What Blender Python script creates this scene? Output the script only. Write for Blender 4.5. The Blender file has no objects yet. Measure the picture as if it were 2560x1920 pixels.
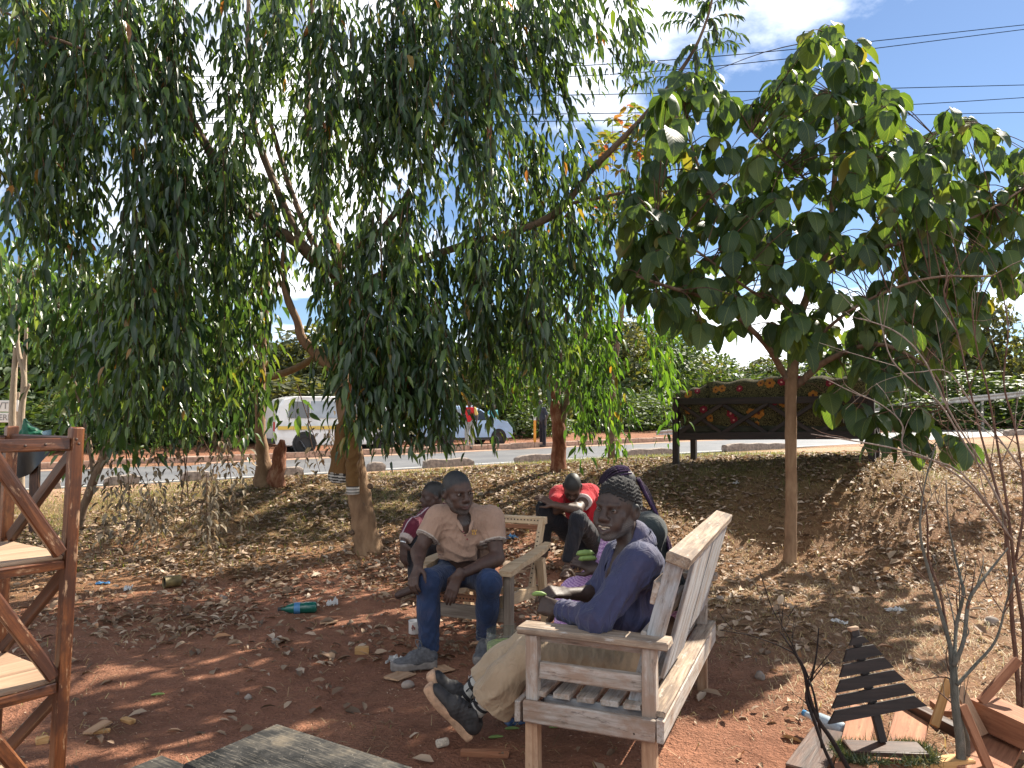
import bpy, math, random
import numpy as np
from mathutils import Vector, Matrix, Quaternion

scene = bpy.context.scene
COL = scene.collection
R = math.radians
# ------------------------------------------------------------------ camera
FPX = 1923.0            # focal length in pixels of the 2560 px wide frame
CAM_H = 1.5
HORIZON = 1035.0
PITCH = math.atan((HORIZON - 960.0) / FPX)
cam_data = bpy.data.cameras.new('camera')
cam_data.sensor_width = 36.0
cam_data.lens = 36.0 * FPX / 2560.0
cam_data.clip_start = 0.05
cam_data.clip_end = 3000.0
cam = bpy.data.objects.new('camera', cam_data)
COL.objects.link(cam)
cam.location = (0, 0, CAM_H)
cam.rotation_euler = (math.pi / 2 + PITCH, 0, 0)
scene.camera = cam

# ------------------------------------------------------------------ sky and sun
SUN_EL = R(41)
SUN_AZ = R(46)          # clockwise from +Y (to the right of the view axis)
world = bpy.data.worlds.new('World')
scene.world = world
world.use_nodes = True
wn = world.node_tree.nodes
wl = world.node_tree.links
wn.clear()
w_out = wn.new('ShaderNodeOutputWorld')
w_bg = wn.new('ShaderNodeBackground')
w_sky = wn.new('ShaderNodeTexSky')
w_sky.sky_type = 'NISHITA'
w_sky.sun_disc = False
w_sky.sun_elevation = SUN_EL
w_sky.sun_rotation = SUN_AZ
w_sky.altitude = 1600
w_sky.air_density = 1.0
w_sky.dust_density = 0.25
w_sky.ozone_density = 3.0
w_bg.inputs['Strength'].default_value = 0.055
# clouds: noise on the view direction projected to a cloud layer
w_co = wn.new('ShaderNodeTexCoord')
w_sep = wn.new('ShaderNodeSeparateXYZ')
wl.new(w_co.outputs['Generated'], w_sep.inputs[0])
w_add = wn.new('ShaderNodeMath'); w_add.operation = 'ADD'; w_add.inputs[1].default_value = 0.16
w_abs = wn.new('ShaderNodeMath'); w_abs.operation = 'ABSOLUTE'
wl.new(w_sep.outputs['Z'], w_abs.inputs[0]); wl.new(w_abs.outputs[0], w_add.inputs[0])
w_dx = wn.new('ShaderNodeMath'); w_dx.operation = 'DIVIDE'
w_dy = wn.new('ShaderNodeMath'); w_dy.operation = 'DIVIDE'
wl.new(w_sep.outputs['X'], w_dx.inputs[0]); wl.new(w_add.outputs[0], w_dx.inputs[1])
wl.new(w_sep.outputs['Y'], w_dy.inputs[0]); wl.new(w_add.outputs[0], w_dy.inputs[1])
w_com = wn.new('ShaderNodeCombineXYZ')
wl.new(w_dx.outputs[0], w_com.inputs['X']); wl.new(w_dy.outputs[0], w_com.inputs['Y'])
w_map = wn.new('ShaderNodeMapping')
w_map.inputs['Location'].default_value = (0.74, 0.28, 0)
wl.new(w_com.outputs[0], w_map.inputs['Vector'])
w_noi = wn.new('ShaderNodeTexNoise')
w_noi.inputs['Scale'].default_value = 0.62
w_noi.inputs['Detail'].default_value = 9
w_noi.inputs['Roughness'].default_value = 0.58
w_noi.inputs['Distortion'].default_value = 0.25
wl.new(w_map.outputs[0], w_noi.inputs['Vector'])
w_ramp = wn.new('ShaderNodeValToRGB')
w_ramp.color_ramp.elements[0].position = 0.475
w_ramp.color_ramp.elements[1].position = 0.565
wl.new(w_noi.outputs['Fac'], w_ramp.inputs['Fac'])
w_mix = wn.new('ShaderNodeMixRGB')
w_mix.inputs['Color2'].default_value = (16.5, 16.7, 17.0, 1)
wl.new(w_ramp.outputs['Color'], w_mix.inputs['Fac'])
wl.new(w_sky.outputs[0], w_mix.inputs['Color1'])
wl.new(w_mix.outputs[0], w_bg.inputs['Color'])
wl.new(w_bg.outputs[0], w_out.inputs['Surface'])

sun_data = bpy.data.lights.new('sun', 'SUN')
sun_data.energy = 5.0
sun_data.angle = R(0.53)
sun_data.color = (1.0, 0.92, 0.79)
sun = bpy.data.objects.new('sun', sun_data)
COL.objects.link(sun)
SUN_DIR = Vector((math.sin(SUN_AZ) * math.cos(SUN_EL), math.cos(SUN_AZ) * math.cos(SUN_EL), math.sin(SUN_EL)))
sun.rotation_euler = SUN_DIR.to_track_quat('Z', 'Y').to_euler()
sun.location = (30, 30, 40)

scene.view_settings.view_transform = 'Standard'
scene.view_settings.look = 'None'
scene.view_settings.gamma = 1.0
scene.view_settings.use_curve_mapping = False
scene.view_settings.exposure = 1.45
scene.cycles.max_bounces = 5
scene.cycles.diffuse_bounces = 2
scene.cycles.glossy_bounces = 2
scene.cycles.transmission_bounces = 5
scene.cycles.transparent_max_bounces = 8
scene.cycles.use_denoising = True
scene.cycles.sample_clamp_indirect = 6.0

# ------------------------------------------------------------------ helpers
CP, SP = math.cos(PITCH), math.sin(PITCH)

def P(px, py, Y):
    """World point seen at photo pixel (px, py) at world depth Y."""
    dx = (px - 1280.0) / FPX
    dv = (960.0 - py) / FPX
    d = np.array((dx, CP - SP * dv, SP + CP * dv))
    return np.array((0, 0, CAM_H)) + d * (Y / d[1])

def V(a):
    return Vector((float(a[0]), float(a[1]), float(a[2])))

def unit(a):
    a = np.asarray(a, float)
    return a / (np.linalg.norm(a) + 1e-12)

def setp(o, label=None, cat=None, group=None, kind=None):
    if label: o['label'] = label
    if cat: o['category'] = cat
    if group: o['group'] = group
    if kind: o['kind'] = kind
    return o

def thing(name, label, cat, loc, group=None):
    o = bpy.data.objects.new(name, None)
    o.empty_display_size = 0.1
    COL.objects.link(o)
    o.location = V(loc)
    return setp(o, label, cat, group)

def wloc(o):
    l = Vector(o.location)
    while o.parent:
        o = o.parent
        l = l + Vector(o.location)
    return l

def link(name, me, mat=None, parent=None, world_at=None, rot=None, smooth=None):
    """Link a mesh whose vertices are relative to world_at (default: world origin)."""
    o = bpy.data.objects.new(name, me)
    COL.objects.link(o)
    if mat is not None and not me.materials:
        for m in (mat if isinstance(mat, (list, tuple)) else [mat]):
            me.materials.append(m)
    base = Vector((0, 0, 0)) if world_at is None else V(world_at)
    if parent is not None:
        o.parent = parent
        base = base - wloc(parent)
    o.location = base
    if rot is not None:
        o.rotation_euler = Matrix(rot).to_euler() if not isinstance(rot, (tuple, Matrix)) else (rot.to_euler() if isinstance(rot, Matrix) else rot)
    if smooth is not None:
        me.polygons.foreach_set('use_smooth', [smooth] * len(me.polygons))
    return o

def mesh_from(name, verts, faces, smooth=True):
    me = bpy.data.meshes.new(name)
    verts = np.asarray(verts, float)
    me.from_pydata([tuple(v) for v in verts], [], [tuple(int(i) for i in f) for f in faces])
    me.polygons.foreach_set('use_smooth', [smooth] * len(me.polygons))
    me.update()
    return me

def mesh_fast(name, verts, quads=None, tris=None, smooth=True, col=None, uv=None):
    """Fast mesh creation from numpy arrays; col = per vertex rgb, uv = per vertex uv."""
    me = bpy.data.meshes.new(name)
    verts = np.ascontiguousarray(verts, np.float32)
    nq = 0 if quads is None else len(quads)
    nt = 0 if tris is None else len(tris)
    loops = []
    if nq: loops.append(np.asarray(quads, np.int32).ravel())
    if nt: loops.append(np.asarray(tris, np.int32).ravel())
    loops = np.concatenate(loops)
    starts = np.concatenate([np.arange(nq, dtype=np.int32) * 4, nq * 4 + np.arange(nt, dtype=np.int32) * 3]).astype(np.int32)
    totals = np.concatenate([np.full(nq, 4, np.int32), np.full(nt, 3, np.int32)])
    me.vertices.add(len(verts)); me.vertices.foreach_set('co', verts.ravel())
    me.loops.add(len(loops)); me.loops.foreach_set('vertex_index', loops)
    me.polygons.add(nq + nt)
    me.polygons.foreach_set('loop_start', starts)
    me.polygons.foreach_set('loop_total', totals)
    me.polygons.foreach_set('use_smooth', np.full(nq + nt, smooth, bool))
    if col is not None:
        at = me.color_attributes.new('tint', 'FLOAT_COLOR', 'POINT')
        c4 = np.ones((len(verts), 4), np.float32); c4[:, :3] = col
        at.data.foreach_set('color', c4.ravel())
    if uv is not None:
        lay = me.uv_layers.new(name='uv')
        lay.data.foreach_set('uv', np.ascontiguousarray(np.asarray(uv, np.float32)[loops]).ravel())
    me.update(calc_edges=True)
    me.validate()
    return me

# unit bevelled box, corners at +-0.5, bevel given in metres when scaled
def box_mesh(name, sx, sy, sz, bev=0.004, wob=0.0, seed=0):
    b = min(bev, 0.3 * min(sx, sy, sz))
    hx, hy, hz = sx / 2, sy / 2, sz / 2
    vs, idx = [], {}
    for i in (-1, 1):
        for j in (-1, 1):
            for k in (-1, 1):
                for a in range(3):
                    p = [i * hx, j * hy, k * hz]
                    for c in range(3):
                        if c != a:
                            p[c] -= (i, j, k)[c] * b
                    idx[(i, j, k, a)] = len(vs)
                    vs.append(p)
    f = []
    def g(i, j, k, a): return idx[(i, j, k, a)]
    for s in (-1, 1):
        q = [g(s, -1, -1, 0), g(s, 1, -1, 0), g(s, 1, 1, 0), g(s, -1, 1, 0)]; f.append(q if s > 0 else q[::-1])
        q = [g(-1, s, -1, 1), g(-1, s, 1, 1), g(1, s, 1, 1), g(1, s, -1, 1)]; f.append(q if s > 0 else q[::-1])
        q = [g(-1, -1, s, 2), g(1, -1, s, 2), g(1, 1, s, 2), g(-1, 1, s, 2)]; f.append(q if s > 0 else q[::-1])
    for i in (-1, 1):
        for j in (-1, 1):
            q = [g(i, j, -1, 0), g(i, j, -1, 1), g(i, j, 1, 1), g(i, j, 1, 0)]; f.append(q if i * j < 0 else q[::-1])
            q = [g(i, -1, j, 0), g(i, 1, j, 0), g(i, 1, j, 2), g(i, -1, j, 2)]; f.append(q if i * j < 0 else q[::-1])
            q = [g(-1, i, j, 1), g(-1, i, j, 2), g(1, i, j, 2), g(1, i, j, 1)]; f.append(q if i * j < 0 else q[::-1])
            for k in (-1, 1):
                t = [g(i, j, k, 0), g(i, j, k, 1), g(i, j, k, 2)]; f.append(t if i * j * k > 0 else t[::-1])
    vs = np.array(vs)
    if wob:
        rng = np.random.default_rng(seed)
        vs += rng.normal(0, wob, vs.shape)
    return mesh_from(name, vs, f, smooth=False)

def frame(xdir, updir):
    x = unit(xdir); z = np.asarray(updir, float); z = unit(z - x * z.dot(x)); y = np.cross(z, x)
    return np.stack([x, y, z], axis=1)

_seed = [0]
def board(name, a, b, w, t, mat, parent, up=(0, 0, 1), bev=0.004, wob=0.0015, ext=0.0):
    """A plank from a to b (centre line); w = size across, t = size along 'up'. Local X runs along it."""
    a = np.asarray(a, float); b = np.asarray(b, float)
    L = np.linalg.norm(b - a) + 2 * ext
    _seed[0] += 1
    me = box_mesh(name, L, w, t, bev, wob, _seed[0])
    return link(name, me, mat, parent, (a + b) / 2, Matrix(frame(b - a, up).tolist()))

def tube_arrays(pts, rad, seg=8, cap=True):
    pts = np.asarray(pts, float); n = len(pts)
    rad = np.broadcast_to(np.asarray(rad, float), (n,))
    tan = np.gradient(pts, axis=0); tan /= np.linalg.norm(tan, axis=1, keepdims=True) + 1e-12
    ref = np.array((0.31, 0.17, 0.93))
    if abs(tan[0].dot(ref)) > 0.9: ref = np.array((0.93, 0.3, 0.1))
    u = unit(np.cross(tan[0], ref)); us = []
    for i in range(n):
        u = unit(u - tan[i] * u.dot(tan[i])); us.append(u)
    us = np.array(us); vs = np.cross(tan, us)
    ang = np.linspace(0, 2 * math.pi, seg, endpoint=False)
    ring = (np.cos(ang)[None, :, None] * us[:, None, :] + np.sin(ang)[None, :, None] * vs[:, None, :])
    V_ = (pts[:, None, :] + ring * rad[:, None, None]).reshape(-1, 3)
    i = np.arange(n - 1)[:, None] * seg; j = np.arange(seg)[None, :]; j2 = (j + 1) % seg
    q = np.stack([i + j, i + j2, i + seg + j2, i + seg + j], -1).reshape(-1, 4)
    t = np.zeros((0, 3), int)
    if cap:
        c0, c1 = len(V_), len(V_) + 1
        V_ = np.vstack([V_, pts[0], pts[-1]])
        js = np.arange(seg)
        t = np.vstack([np.stack([np.full(seg, c0), (js + 1) % seg, js], -1),
                       np.stack([np.full(seg, c1), (n - 1) * seg + js, (n - 1) * seg + (js + 1) % seg], -1)])
    return V_, q, t

def merge(parts):
    Vs, Q, T, o = [], [], [], 0
    for v, q, t in parts:
        Vs.append(v); Q.append(np.asarray(q, int).reshape(-1, 4) + o); T.append(np.asarray(t, int).reshape(-1, 3) + o); o += len(v)
    return np.vstack(Vs), np.vstack(Q), np.vstack(T)

def spline(ctrl, n):
    """Catmull-Rom through control rows."""
    c = np.asarray(ctrl, float)
    c = np.vstack([2 * c[0] - c[1], c, 2 * c[-1] - c[-2]])
    m = len(c) - 3
    out = []
    for s in np.linspace(0, m, n):
        i = min(int(s), m - 1); t = s - i
        p0, p1, p2, p3 = c[i], c[i + 1], c[i + 2], c[i + 3]
        out.append(0.5 * ((2 * p1) + (-p0 + p2) * t + (2 * p0 - 5 * p1 + 4 * p2 - p3) * t * t + (-p0 + 3 * p1 - 3 * p2 + p3) * t ** 3))
    return np.array(out)

def tube(name, pts, rad, mat, parent=None, seg=8, n=None, base=None):
    pts = np.asarray(pts, float)
    rad = np.broadcast_to(np.asarray(rad, float), (len(pts),))
    if n:
        s = spline(np.hstack([pts, rad[:, None]]), n); pts, rad = s[:, :3], np.maximum(s[:, 3], 0.0005)
    v, q, t = tube_arrays(pts, rad, seg)
    b = np.zeros(3) if base is None else np.asarray(base, float)
    return link(name, mesh_fast(name, v - b, q, t), mat, parent, b)

def lathe(name, prof, mat, parent=None, at=(0, 0, 0), axis=(0, 0, 1), seg=24, smooth=True, closed=False):
    """Revolve (r, z) profile about axis through at."""
    prof = np.asarray(prof, float)
    ang = np.linspace(0, 2 * math.pi, seg, endpoint=False)
    v = np.stack([prof[:, None, 0] * np.cos(ang), prof[:, None, 0] * np.sin(ang), np.repeat(prof[:, None, 1], seg, 1)], -1).reshape(-1, 3)
    n = len(prof)
    i = np.arange(n - 1)[:, None] * seg; j = np.arange(seg)[None, :]; j2 = (j + 1) % seg
    q = np.stack([i + j, i + j2, i + seg + j2, i + seg + j], -1).reshape(-1, 4)
    ref = (1, 0, 0) if abs(unit(axis)[0]) < 0.9 else (0, 1, 0)
    z = unit(axis); x = unit(np.cross(ref, z)); y = np.cross(z, x)
    return link(name, mesh_fast(name, v, q, None, smooth), mat, parent, at, Matrix(np.stack([x, y, z], 1).tolist()))

# ------------------------------------------------------------------ materials
def new_mat(name):
    m = bpy.data.materials.new(name); m.use_nodes = True
    nt = m.node_tree; nt.nodes.clear()
    out = nt.nodes.new('ShaderNodeOutputMaterial')
    return m, nt, out

def ramp(nt, fac, stops):
    r = nt.nodes.new('ShaderNodeValToRGB')
    e = r.color_ramp.elements
    while len(e) < len(stops): e.new(0.5)
    for el, (p, c) in zip(e, stops):
        el.position = p; el.color = (c[0], c[1], c[2], 1)
    nt.links.new(fac, r.inputs['Fac'])
    return r.outputs['Color']

def noise(nt, vec, scale, detail=4, rough=0.55, dist=0.0):
    n = nt.nodes.new('ShaderNodeTexNoise')
    n.inputs['Scale'].default_value = scale; n.inputs['Detail'].default_value = detail
    n.inputs['Roughness'].default_value = rough; n.inputs['Distortion'].default_value = dist
    if vec is not None: nt.links.new(vec, n.inputs['Vector'])
    return n.outputs['Fac']

def mapping(nt, vec, scale=(1, 1, 1), loc=(0, 0, 0), rot=(0, 0, 0)):
    m = nt.nodes.new('ShaderNodeMapping')
    m.inputs['Scale'].default_value = scale; m.inputs['Location'].default_value = loc; m.inputs['Rotation'].default_value = rot
    nt.links.new(vec, m.inputs['Vector'])
    return m.outputs[0]

def coords(nt, kind='Object'):
    return nt.nodes.new('ShaderNodeTexCoord').outputs[kind]

def mixc(nt, fac, a, b, mode='MIX'):
    m = nt.nodes.new('ShaderNodeMixRGB'); m.blend_type = mode
    for s, x in (('Fac', fac), ('Color1', a), ('Color2', b)):
        if hasattr(x, 'links') or hasattr(x, 'is_linked'): nt.links.new(x, m.inputs[s])
        elif s == 'Fac': m.inputs[s].default_value = x
        else: m.inputs[s].default_value = (x[0], x[1], x[2], 1)
    return m.outputs[0]

def mathn(nt, op, a, b=None, clamp=False):
    m = nt.nodes.new('ShaderNodeMath'); m.operation = op; m.use_clamp = clamp
    for i, x in enumerate((a, b)):
        if x is None: continue
        if hasattr(x, 'is_linked'): nt.links.new(x, m.inputs[i])
        else: m.inputs[i].default_value = x
    return m.outputs[0]

def bump(nt, h, strength=0.3, dist=0.01):
    b = nt.nodes.new('ShaderNodeBump')
    b.inputs['Strength'].default_value = strength; b.inputs['Distance'].default_value = dist
    nt.links.new(h, b.inputs['Height'])
    return b.outputs[0]

def principled(nt, out, col, rough=0.7, normal=None, metal=0.0, spec=0.5):
    b = nt.nodes.new('ShaderNodeBsdfPrincipled')
    if hasattr(col, 'is_linked'): nt.links.new(col, b.inputs['Base Color'])
    else: b.inputs['Base Color'].default_value = (col[0], col[1], col[2], 1)
    if hasattr(rough, 'is_linked'): nt.links.new(rough, b.inputs['Roughness'])
    else: b.inputs['Roughness'].default_value = rough
    b.inputs['Metallic'].default_value = metal
    b.inputs['Specular IOR Level'].default_value = spec
    if normal is not None: nt.links.new(normal, b.inputs['Normal'])
    nt.links.new(b.outputs[0], out.inputs['Surface'])
    return b

def objrand(nt):
    return nt.nodes.new('ShaderNodeObjectInfo').outputs['Random']

def simple(name, col, rough=0.7, var=0.25, scale=18, bmp=0.15, metal=0.0, spec=0.5, coord='Object'):
    m, nt, out = new_mat(name)
    c = coords(nt, coord)
    n = noise(nt, c, scale, 5)
    lo = [x * (1 - var) for x in col]; hi = [min(1, x * (1 + var)) for x in col]
    cc = ramp(nt, n, [(0.3, lo), (0.7, hi)])
    principled(nt, out, cc, rough, bump(nt, noise(nt, c, scale * 4, 3), bmp, 0.004) if bmp else None, metal, spec)
    return m

def wood(name, stops, rough=0.7, grain=26, dirt=None, dirt_amt=0.5, spec=0.4, bmp=0.35, stretch=0.06, objvar=0.25, wear=None):
    """Plank wood: grain runs along the object's local X; dirt and wear come in streaks of their own."""
    m, nt, out = new_mat(name)
    c = coords(nt)
    rnd = objrand(nt)
    off = nt.nodes.new('ShaderNodeVectorMath'); off.operation = 'ADD'
    cmb = nt.nodes.new('ShaderNodeCombineXYZ')
    nt.links.new(mathn(nt, 'MULTIPLY', rnd, 37.0), cmb.inputs[0]); nt.links.new(mathn(nt, 'MULTIPLY', rnd, 11.0), cmb.inputs[1])
    nt.links.new(c, off.inputs[0]); nt.links.new(cmb.outputs[0], off.inputs[1])
    v = off.outputs[0]
    g = noise(nt, mapping(nt, v, (stretch, 1, 1)), grain * 3, 6, 0.65, 0.4)
    g2 = noise(nt, mapping(nt, v, (stretch * 2, 1, 1)), grain * 0.6, 3)
    gm = mathn(nt, 'ADD', mathn(nt, 'MULTIPLY', g, 0.65), mathn(nt, 'MULTIPLY', g2, 0.35))
    gm = mathn(nt, 'ADD', mathn(nt, 'MULTIPLY', mathn(nt, 'SUBTRACT', gm, 0.5), 1.7), 0.5, True)
    cc = ramp(nt, gm, stops)
    if dirt is not None:
        d = noise(nt, mapping(nt, v, (.45, 1, 1)), 11, 7, 0.7)
        f = ramp(nt, d, [(0.46, (0, 0, 0)), (0.60, (dirt_amt,) * 3)])
        cc = mixc(nt, f, cc, dirt)
    if wear is not None:
        d = noise(nt, mapping(nt, v, (.25, 1, 1), (3, 5, 7)), 38, 6, 0.7)
        f = ramp(nt, d, [(0.59, (0, 0, 0)), (0.66, (0.7,) * 3)])
        cc = mixc(nt, f, cc, wear)
    val = mathn(nt, 'ADD', mathn(nt, 'MULTIPLY', rnd, objvar), 1 - objvar / 2)
    cc = mixc(nt, 1.0, cc, val, 'MULTIPLY')
    principled(nt, out, cc, rough, bump(nt, gm, bmp, 0.004), 0, spec)
    return m

def leaf_mat(name, stops, trans=0.45, rough=0.42, veins=False, island=True, tcol=None, spec=0.5):
    """Thin leaf: diffuse + translucent + a soft sheen; colour varies leaf by leaf."""
    m, nt, out = new_mat(name)
    if island:
        rnd = nt.nodes.new('ShaderNodeNewGeometry').outputs['Random Per Island']
        rnd = mathn(nt, 'FRACT', mathn(nt, 'ADD', rnd, objrand(nt)))
    else:
        rnd = objrand(nt)
    cc = ramp(nt, rnd, stops)
    nrm = None
    if veins:
        uvn = nt.nodes.new('ShaderNodeTexCoord').outputs['UV']
        s = nt.nodes.new('ShaderNodeSeparateXYZ'); nt.links.new(uvn, s.inputs[0])
        au = mathn(nt, 'ABSOLUTE', mathn(nt, 'SUBTRACT', s.outputs[0], 0.5))
        ph = mathn(nt, 'SUBTRACT', mathn(nt, 'MULTIPLY', s.outputs[1], 9.0), mathn(nt, 'MULTIPLY', au, 7.0))
        w = mathn(nt, 'ABSOLUTE', mathn(nt, 'SUBTRACT', mathn(nt, 'FRACT', ph), 0.5))
        sec = mathn(nt, 'GREATER_THAN', w, 0.44)
        mid = mathn(nt, 'LESS_THAN', au, 0.018)
        ve = mathn(nt, 'MAXIMUM', mathn(nt, 'MULTIPLY', sec, 0.45), mid)
        cc = mixc(nt, mathn(nt, 'MULTIPLY', ve, 0.5), cc, (0.17, 0.21, 0.07))
        bl = noise(nt, uvn, 5, 4)
        cc = mixc(nt, ramp(nt, bl, [(0.6, (0, 0, 0)), (0.75, (0.45,) * 3)]), cc, (0.11, 0.10, 0.02))
        nrm = bump(nt, mathn(nt, 'MULTIPLY', w, 1.0), 0.22, 0.008)
    d = nt.nodes.new('ShaderNodeBsdfPrincipled')
    nt.links.new(cc, d.inputs['Base Color'])
    d.inputs['Roughness'].default_value = rough
    d.inputs['Specular IOR Level'].default_value = spec
    if nrm is not None: nt.links.new(nrm, d.inputs['Normal'])
    t = nt.nodes.new('ShaderNodeBsdfTranslucent')
    tc = mixc(nt, 1.0, cc, tcol or (2.6, 2.3, 0.9), 'MULTIPLY')
    nt.links.new(tc, t.inputs['Color'])
    mx = nt.nodes.new('ShaderNodeMixShader'); mx.inputs[0].default_value = trans
    nt.links.new(d.outputs[0], mx.inputs[1]); nt.links.new(t.outputs[0], mx.inputs[2])
    nt.links.new(mx.outputs[0], out.inputs['Surface'])
    return m

def skin_mat(name, rough=0.5):
    """Vertex-tinted skin with fine pores."""
    m, nt, out = new_mat(name)
    at = nt.nodes.new('ShaderNodeAttribute'); at.attribute_name = 'tint'
    c = coords(nt)
    n = noise(nt, c, 45, 5)
    cc = mixc(nt, 1.0, at.outputs['Color'], ramp(nt, n, [(0.3, (0.8, 0.8, 0.8)), (0.7, (1.2, 1.15, 1.1))]), 'MULTIPLY')
    b = principled(nt, out, cc, rough, bump(nt, noise(nt, c, 180, 4), 0.3, 0.003), 0, 0.42)
    return m

def cloth_mat(name, col=None, rough=0.9, weave=900, var=0.12, tint=False, sheen=0.1):
    m, nt, out = new_mat(name)
    c = coords(nt)
    if tint:
        at = nt.nodes.new('ShaderNodeAttribute'); at.attribute_name = 'tint'
        base = at.outputs['Color']
    else:
        base = None
    n = noise(nt, c, 9, 5)
    lo = 1 - var; hi = 1 + var
    k = ramp(nt, n, [(0.3, (lo,) * 3), (0.7, (hi,) * 3)])
    cc = mixc(nt, 1.0, base if base is not None else col, k, 'MULTIPLY')
    cr = noise(nt, mapping(nt, c, (1, 1, .45)), 13, 3, .5, 1.6)
    cr = mathn(nt, 'ABSOLUTE', mathn(nt, 'SUBTRACT', cr, .5))
    hgt = mathn(nt, 'ADD', mathn(nt, 'MULTIPLY', cr, 1.0), mathn(nt, 'MULTIPLY', noise(nt, c, weave * 0.4, 2), .05))
    dust = noise(nt, c, 5, 6, .7)
    cc = mixc(nt, ramp(nt, dust, [(0.5, (0, 0, 0)), (0.75, (.16,) * 3)]), cc, (0.22, 0.12, 0.075))
    b = principled(nt, out, cc, rough, bump(nt, hgt, .55, .035), 0, 0.25)
    b.inputs['Sheen Weight'].default_value = sheen
    return m

# ================================================================== ground, road, path
rng = np.random.default_rng(7)
ROAD_O = np.array((-4.7, 18.4)); ROAD_D = np.array((.86, .51)); ROAD_D = ROAD_D / np.linalg.norm(ROAD_D)
ROAD_N = np.array((-ROAD_D[1], ROAD_D[0])); ROAD_W = 6.5

def tv(X, Y):
    dx, dy = X - ROAD_O[0], Y - ROAD_O[1]
    return dx * ROAD_D[0] + dy * ROAD_D[1], dx * ROAD_N[0] + dy * ROAD_N[1]

def road_xy(t, v):
    return ROAD_O[0] + ROAD_D[0] * t + ROAD_N[0] * v, ROAD_O[1] + ROAD_D[1] * t + ROAD_N[1] * v

def road_z(t):
    return 0.065 + 0.0155 * np.clip(t, -30, 60)

def t_of_px(px, v=0.0):
    k = (px - 1280) / FPX
    ox, oy = ROAD_O + ROAD_N * v
    return (oy * k - ox) / (ROAD_D[0] - ROAD_D[1] * k)

_pix = [(915, 1378, 8.0), (1975, 1400, 7.6), (1690, 1163, 10.2), (2168, 1150, 9.0), (1395, 1174, 11.0), (1115, 1181, 12.0),
        (650, 1206, 10.5), (300, 1226, 12.0), (300, 1300, 9.5), (190, 1322, 9.0), (2300, 1250, 8.0), (2520, 1250, 8.2),
        (2300, 1180, 9.2), (2480, 1150, 10.6), (2300, 1141, 13.5), (1415, 1447, 7.0), (700, 1330, 8.6), (1250, 1300, 8.8),
        (1500, 1290, 8.6), (1900, 1300, 8.3), (1100, 1230, 10.2), (1900, 1150, 11.0), (2000, 1135, 13.5), (800, 1196, 12.2),
        (1500, 1160, 12.0), (1700, 1140, 13.5), (2520, 1330, 7.6), (2250, 1400, 7.2)]
_ctl = [tuple(P(*a)) for a in _pix]
for X in (-8, -5, -2.5, 0, 2, 4, 7):
    for Y in (-3, 0, 2.5, 4.6):
        _ctl.append((X, Y, 0.0))
for X in (-4, -2, 0, 1.5, 3):
    _ctl.append((X, 6.3, 0.0))
_ctl += [(-8, 7.5, 0.05), (6, 6.3, 0.1), (-9, 11, 0.2), (8, 9, 0.6), (10, 12, 0.85), (9, 5.5, 0.1), (-14, 11, 0.1)]
for t in (-14, -9, -6.3, -1.7, 3.45, 7, 11, 15, 19, 26, 33, 42):
    x, y = road_xy(t, 0.0); _ctl.append((x, y, float(road_z(t))))
    x, y = road_xy(t, -3.0); 
    if t > 14: _ctl.append((x, y, float(road_z(t)) + 0.12))
_ctl = np.array(_ctl)
def _phi(r2): return 0.5 * r2 * np.log(r2 + 1e-9)
_n = len(_ctl)
_A = np.zeros((_n + 3, _n + 3))
_d2 = ((_ctl[:, None, :2] - _ctl[None, :, :2]) ** 2).sum(-1)
_A[:_n, :_n] = _phi(_d2) + np.eye(_n) * 0.02
_A[:_n, _n] = 1; _A[:_n, _n + 1:] = _ctl[:, :2]
_A[_n, :_n] = 1; _A[_n + 1:, :_n] = _ctl[:, :2].T
_w = np.linalg.solve(_A, np.concatenate([_ctl[:, 2], np.zeros(3)]))

def gz(X, Y):
    X = np.asarray(X, float); Y = np.asarray(Y, float)
    shp = np.broadcast(X, Y).shape
    x = np.broadcast_to(X, shp).ravel(); y = np.broadcast_to(Y, shp).ravel()
    xc = np.clip(x, -16, 40); yc = np.clip(y, -4, 45)
    z = np.full(len(x), _w[_n]) + _w[_n + 1] * xc + _w[_n + 2] * yc
    for i in range(_n):
        z += _w[i] * _phi((xc - _ctl[i, 0]) ** 2 + (yc - _ctl[i, 1]) ** 2)
    t, v = tv(x, y)
    zr = road_z(t)
    s = np.clip((v + 2.0) / 2.0, 0, 1); s = s * s * (3 - 2 * s)
    z = np.clip(z, -0.1, 1.2) * (1 - s) + zr * s
    z = z + np.where(v > ROAD_W, 0.08 * np.clip((v - ROAD_W) / 0.2, 0, 1), 0)
    far = np.clip((v - 20) / 60, 0, 1)
    z = z * (1 - far) + 0.2 * far
    # small hummocks on the near ground
    hum = 0.012 * np.sin(x * 2.3 + 1.7 * np.sin(y * 1.1)) * np.sin(y * 2.9 + x * 0.7) + 0.006 * np.sin(x * 7.1 + y * 3.3) * np.sin(y * 8.3 - x * 2.2)
    z = z + hum * np.clip(1 - (v + 6) / 4, 0, 1)
    return z.reshape(shp)

def gp(X, Y, dz=0.0):
    return np.array((X, Y, float(gz(X, Y)) + dz))

def ghit(px, py):
    """Where the ray of a photo pixel meets the ground."""
    Ys = np.concatenate([np.arange(1.5, 14, 0.02), np.arange(14, 60, 0.1)])
    d = P(px, py, 1.0) - np.array((0, 0, CAM_H))
    pts = np.array((0, 0, CAM_H)) + d[None] * Ys[:, None]
    below = pts[:, 2] < gz(pts[:, 0], pts[:, 1])
    i = int(np.argmax(below)) if below.any() else len(Ys) - 1
    return np.array((pts[i, 0], pts[i, 1], float(gz(pts[i, 0], pts[i, 1]))))

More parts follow.
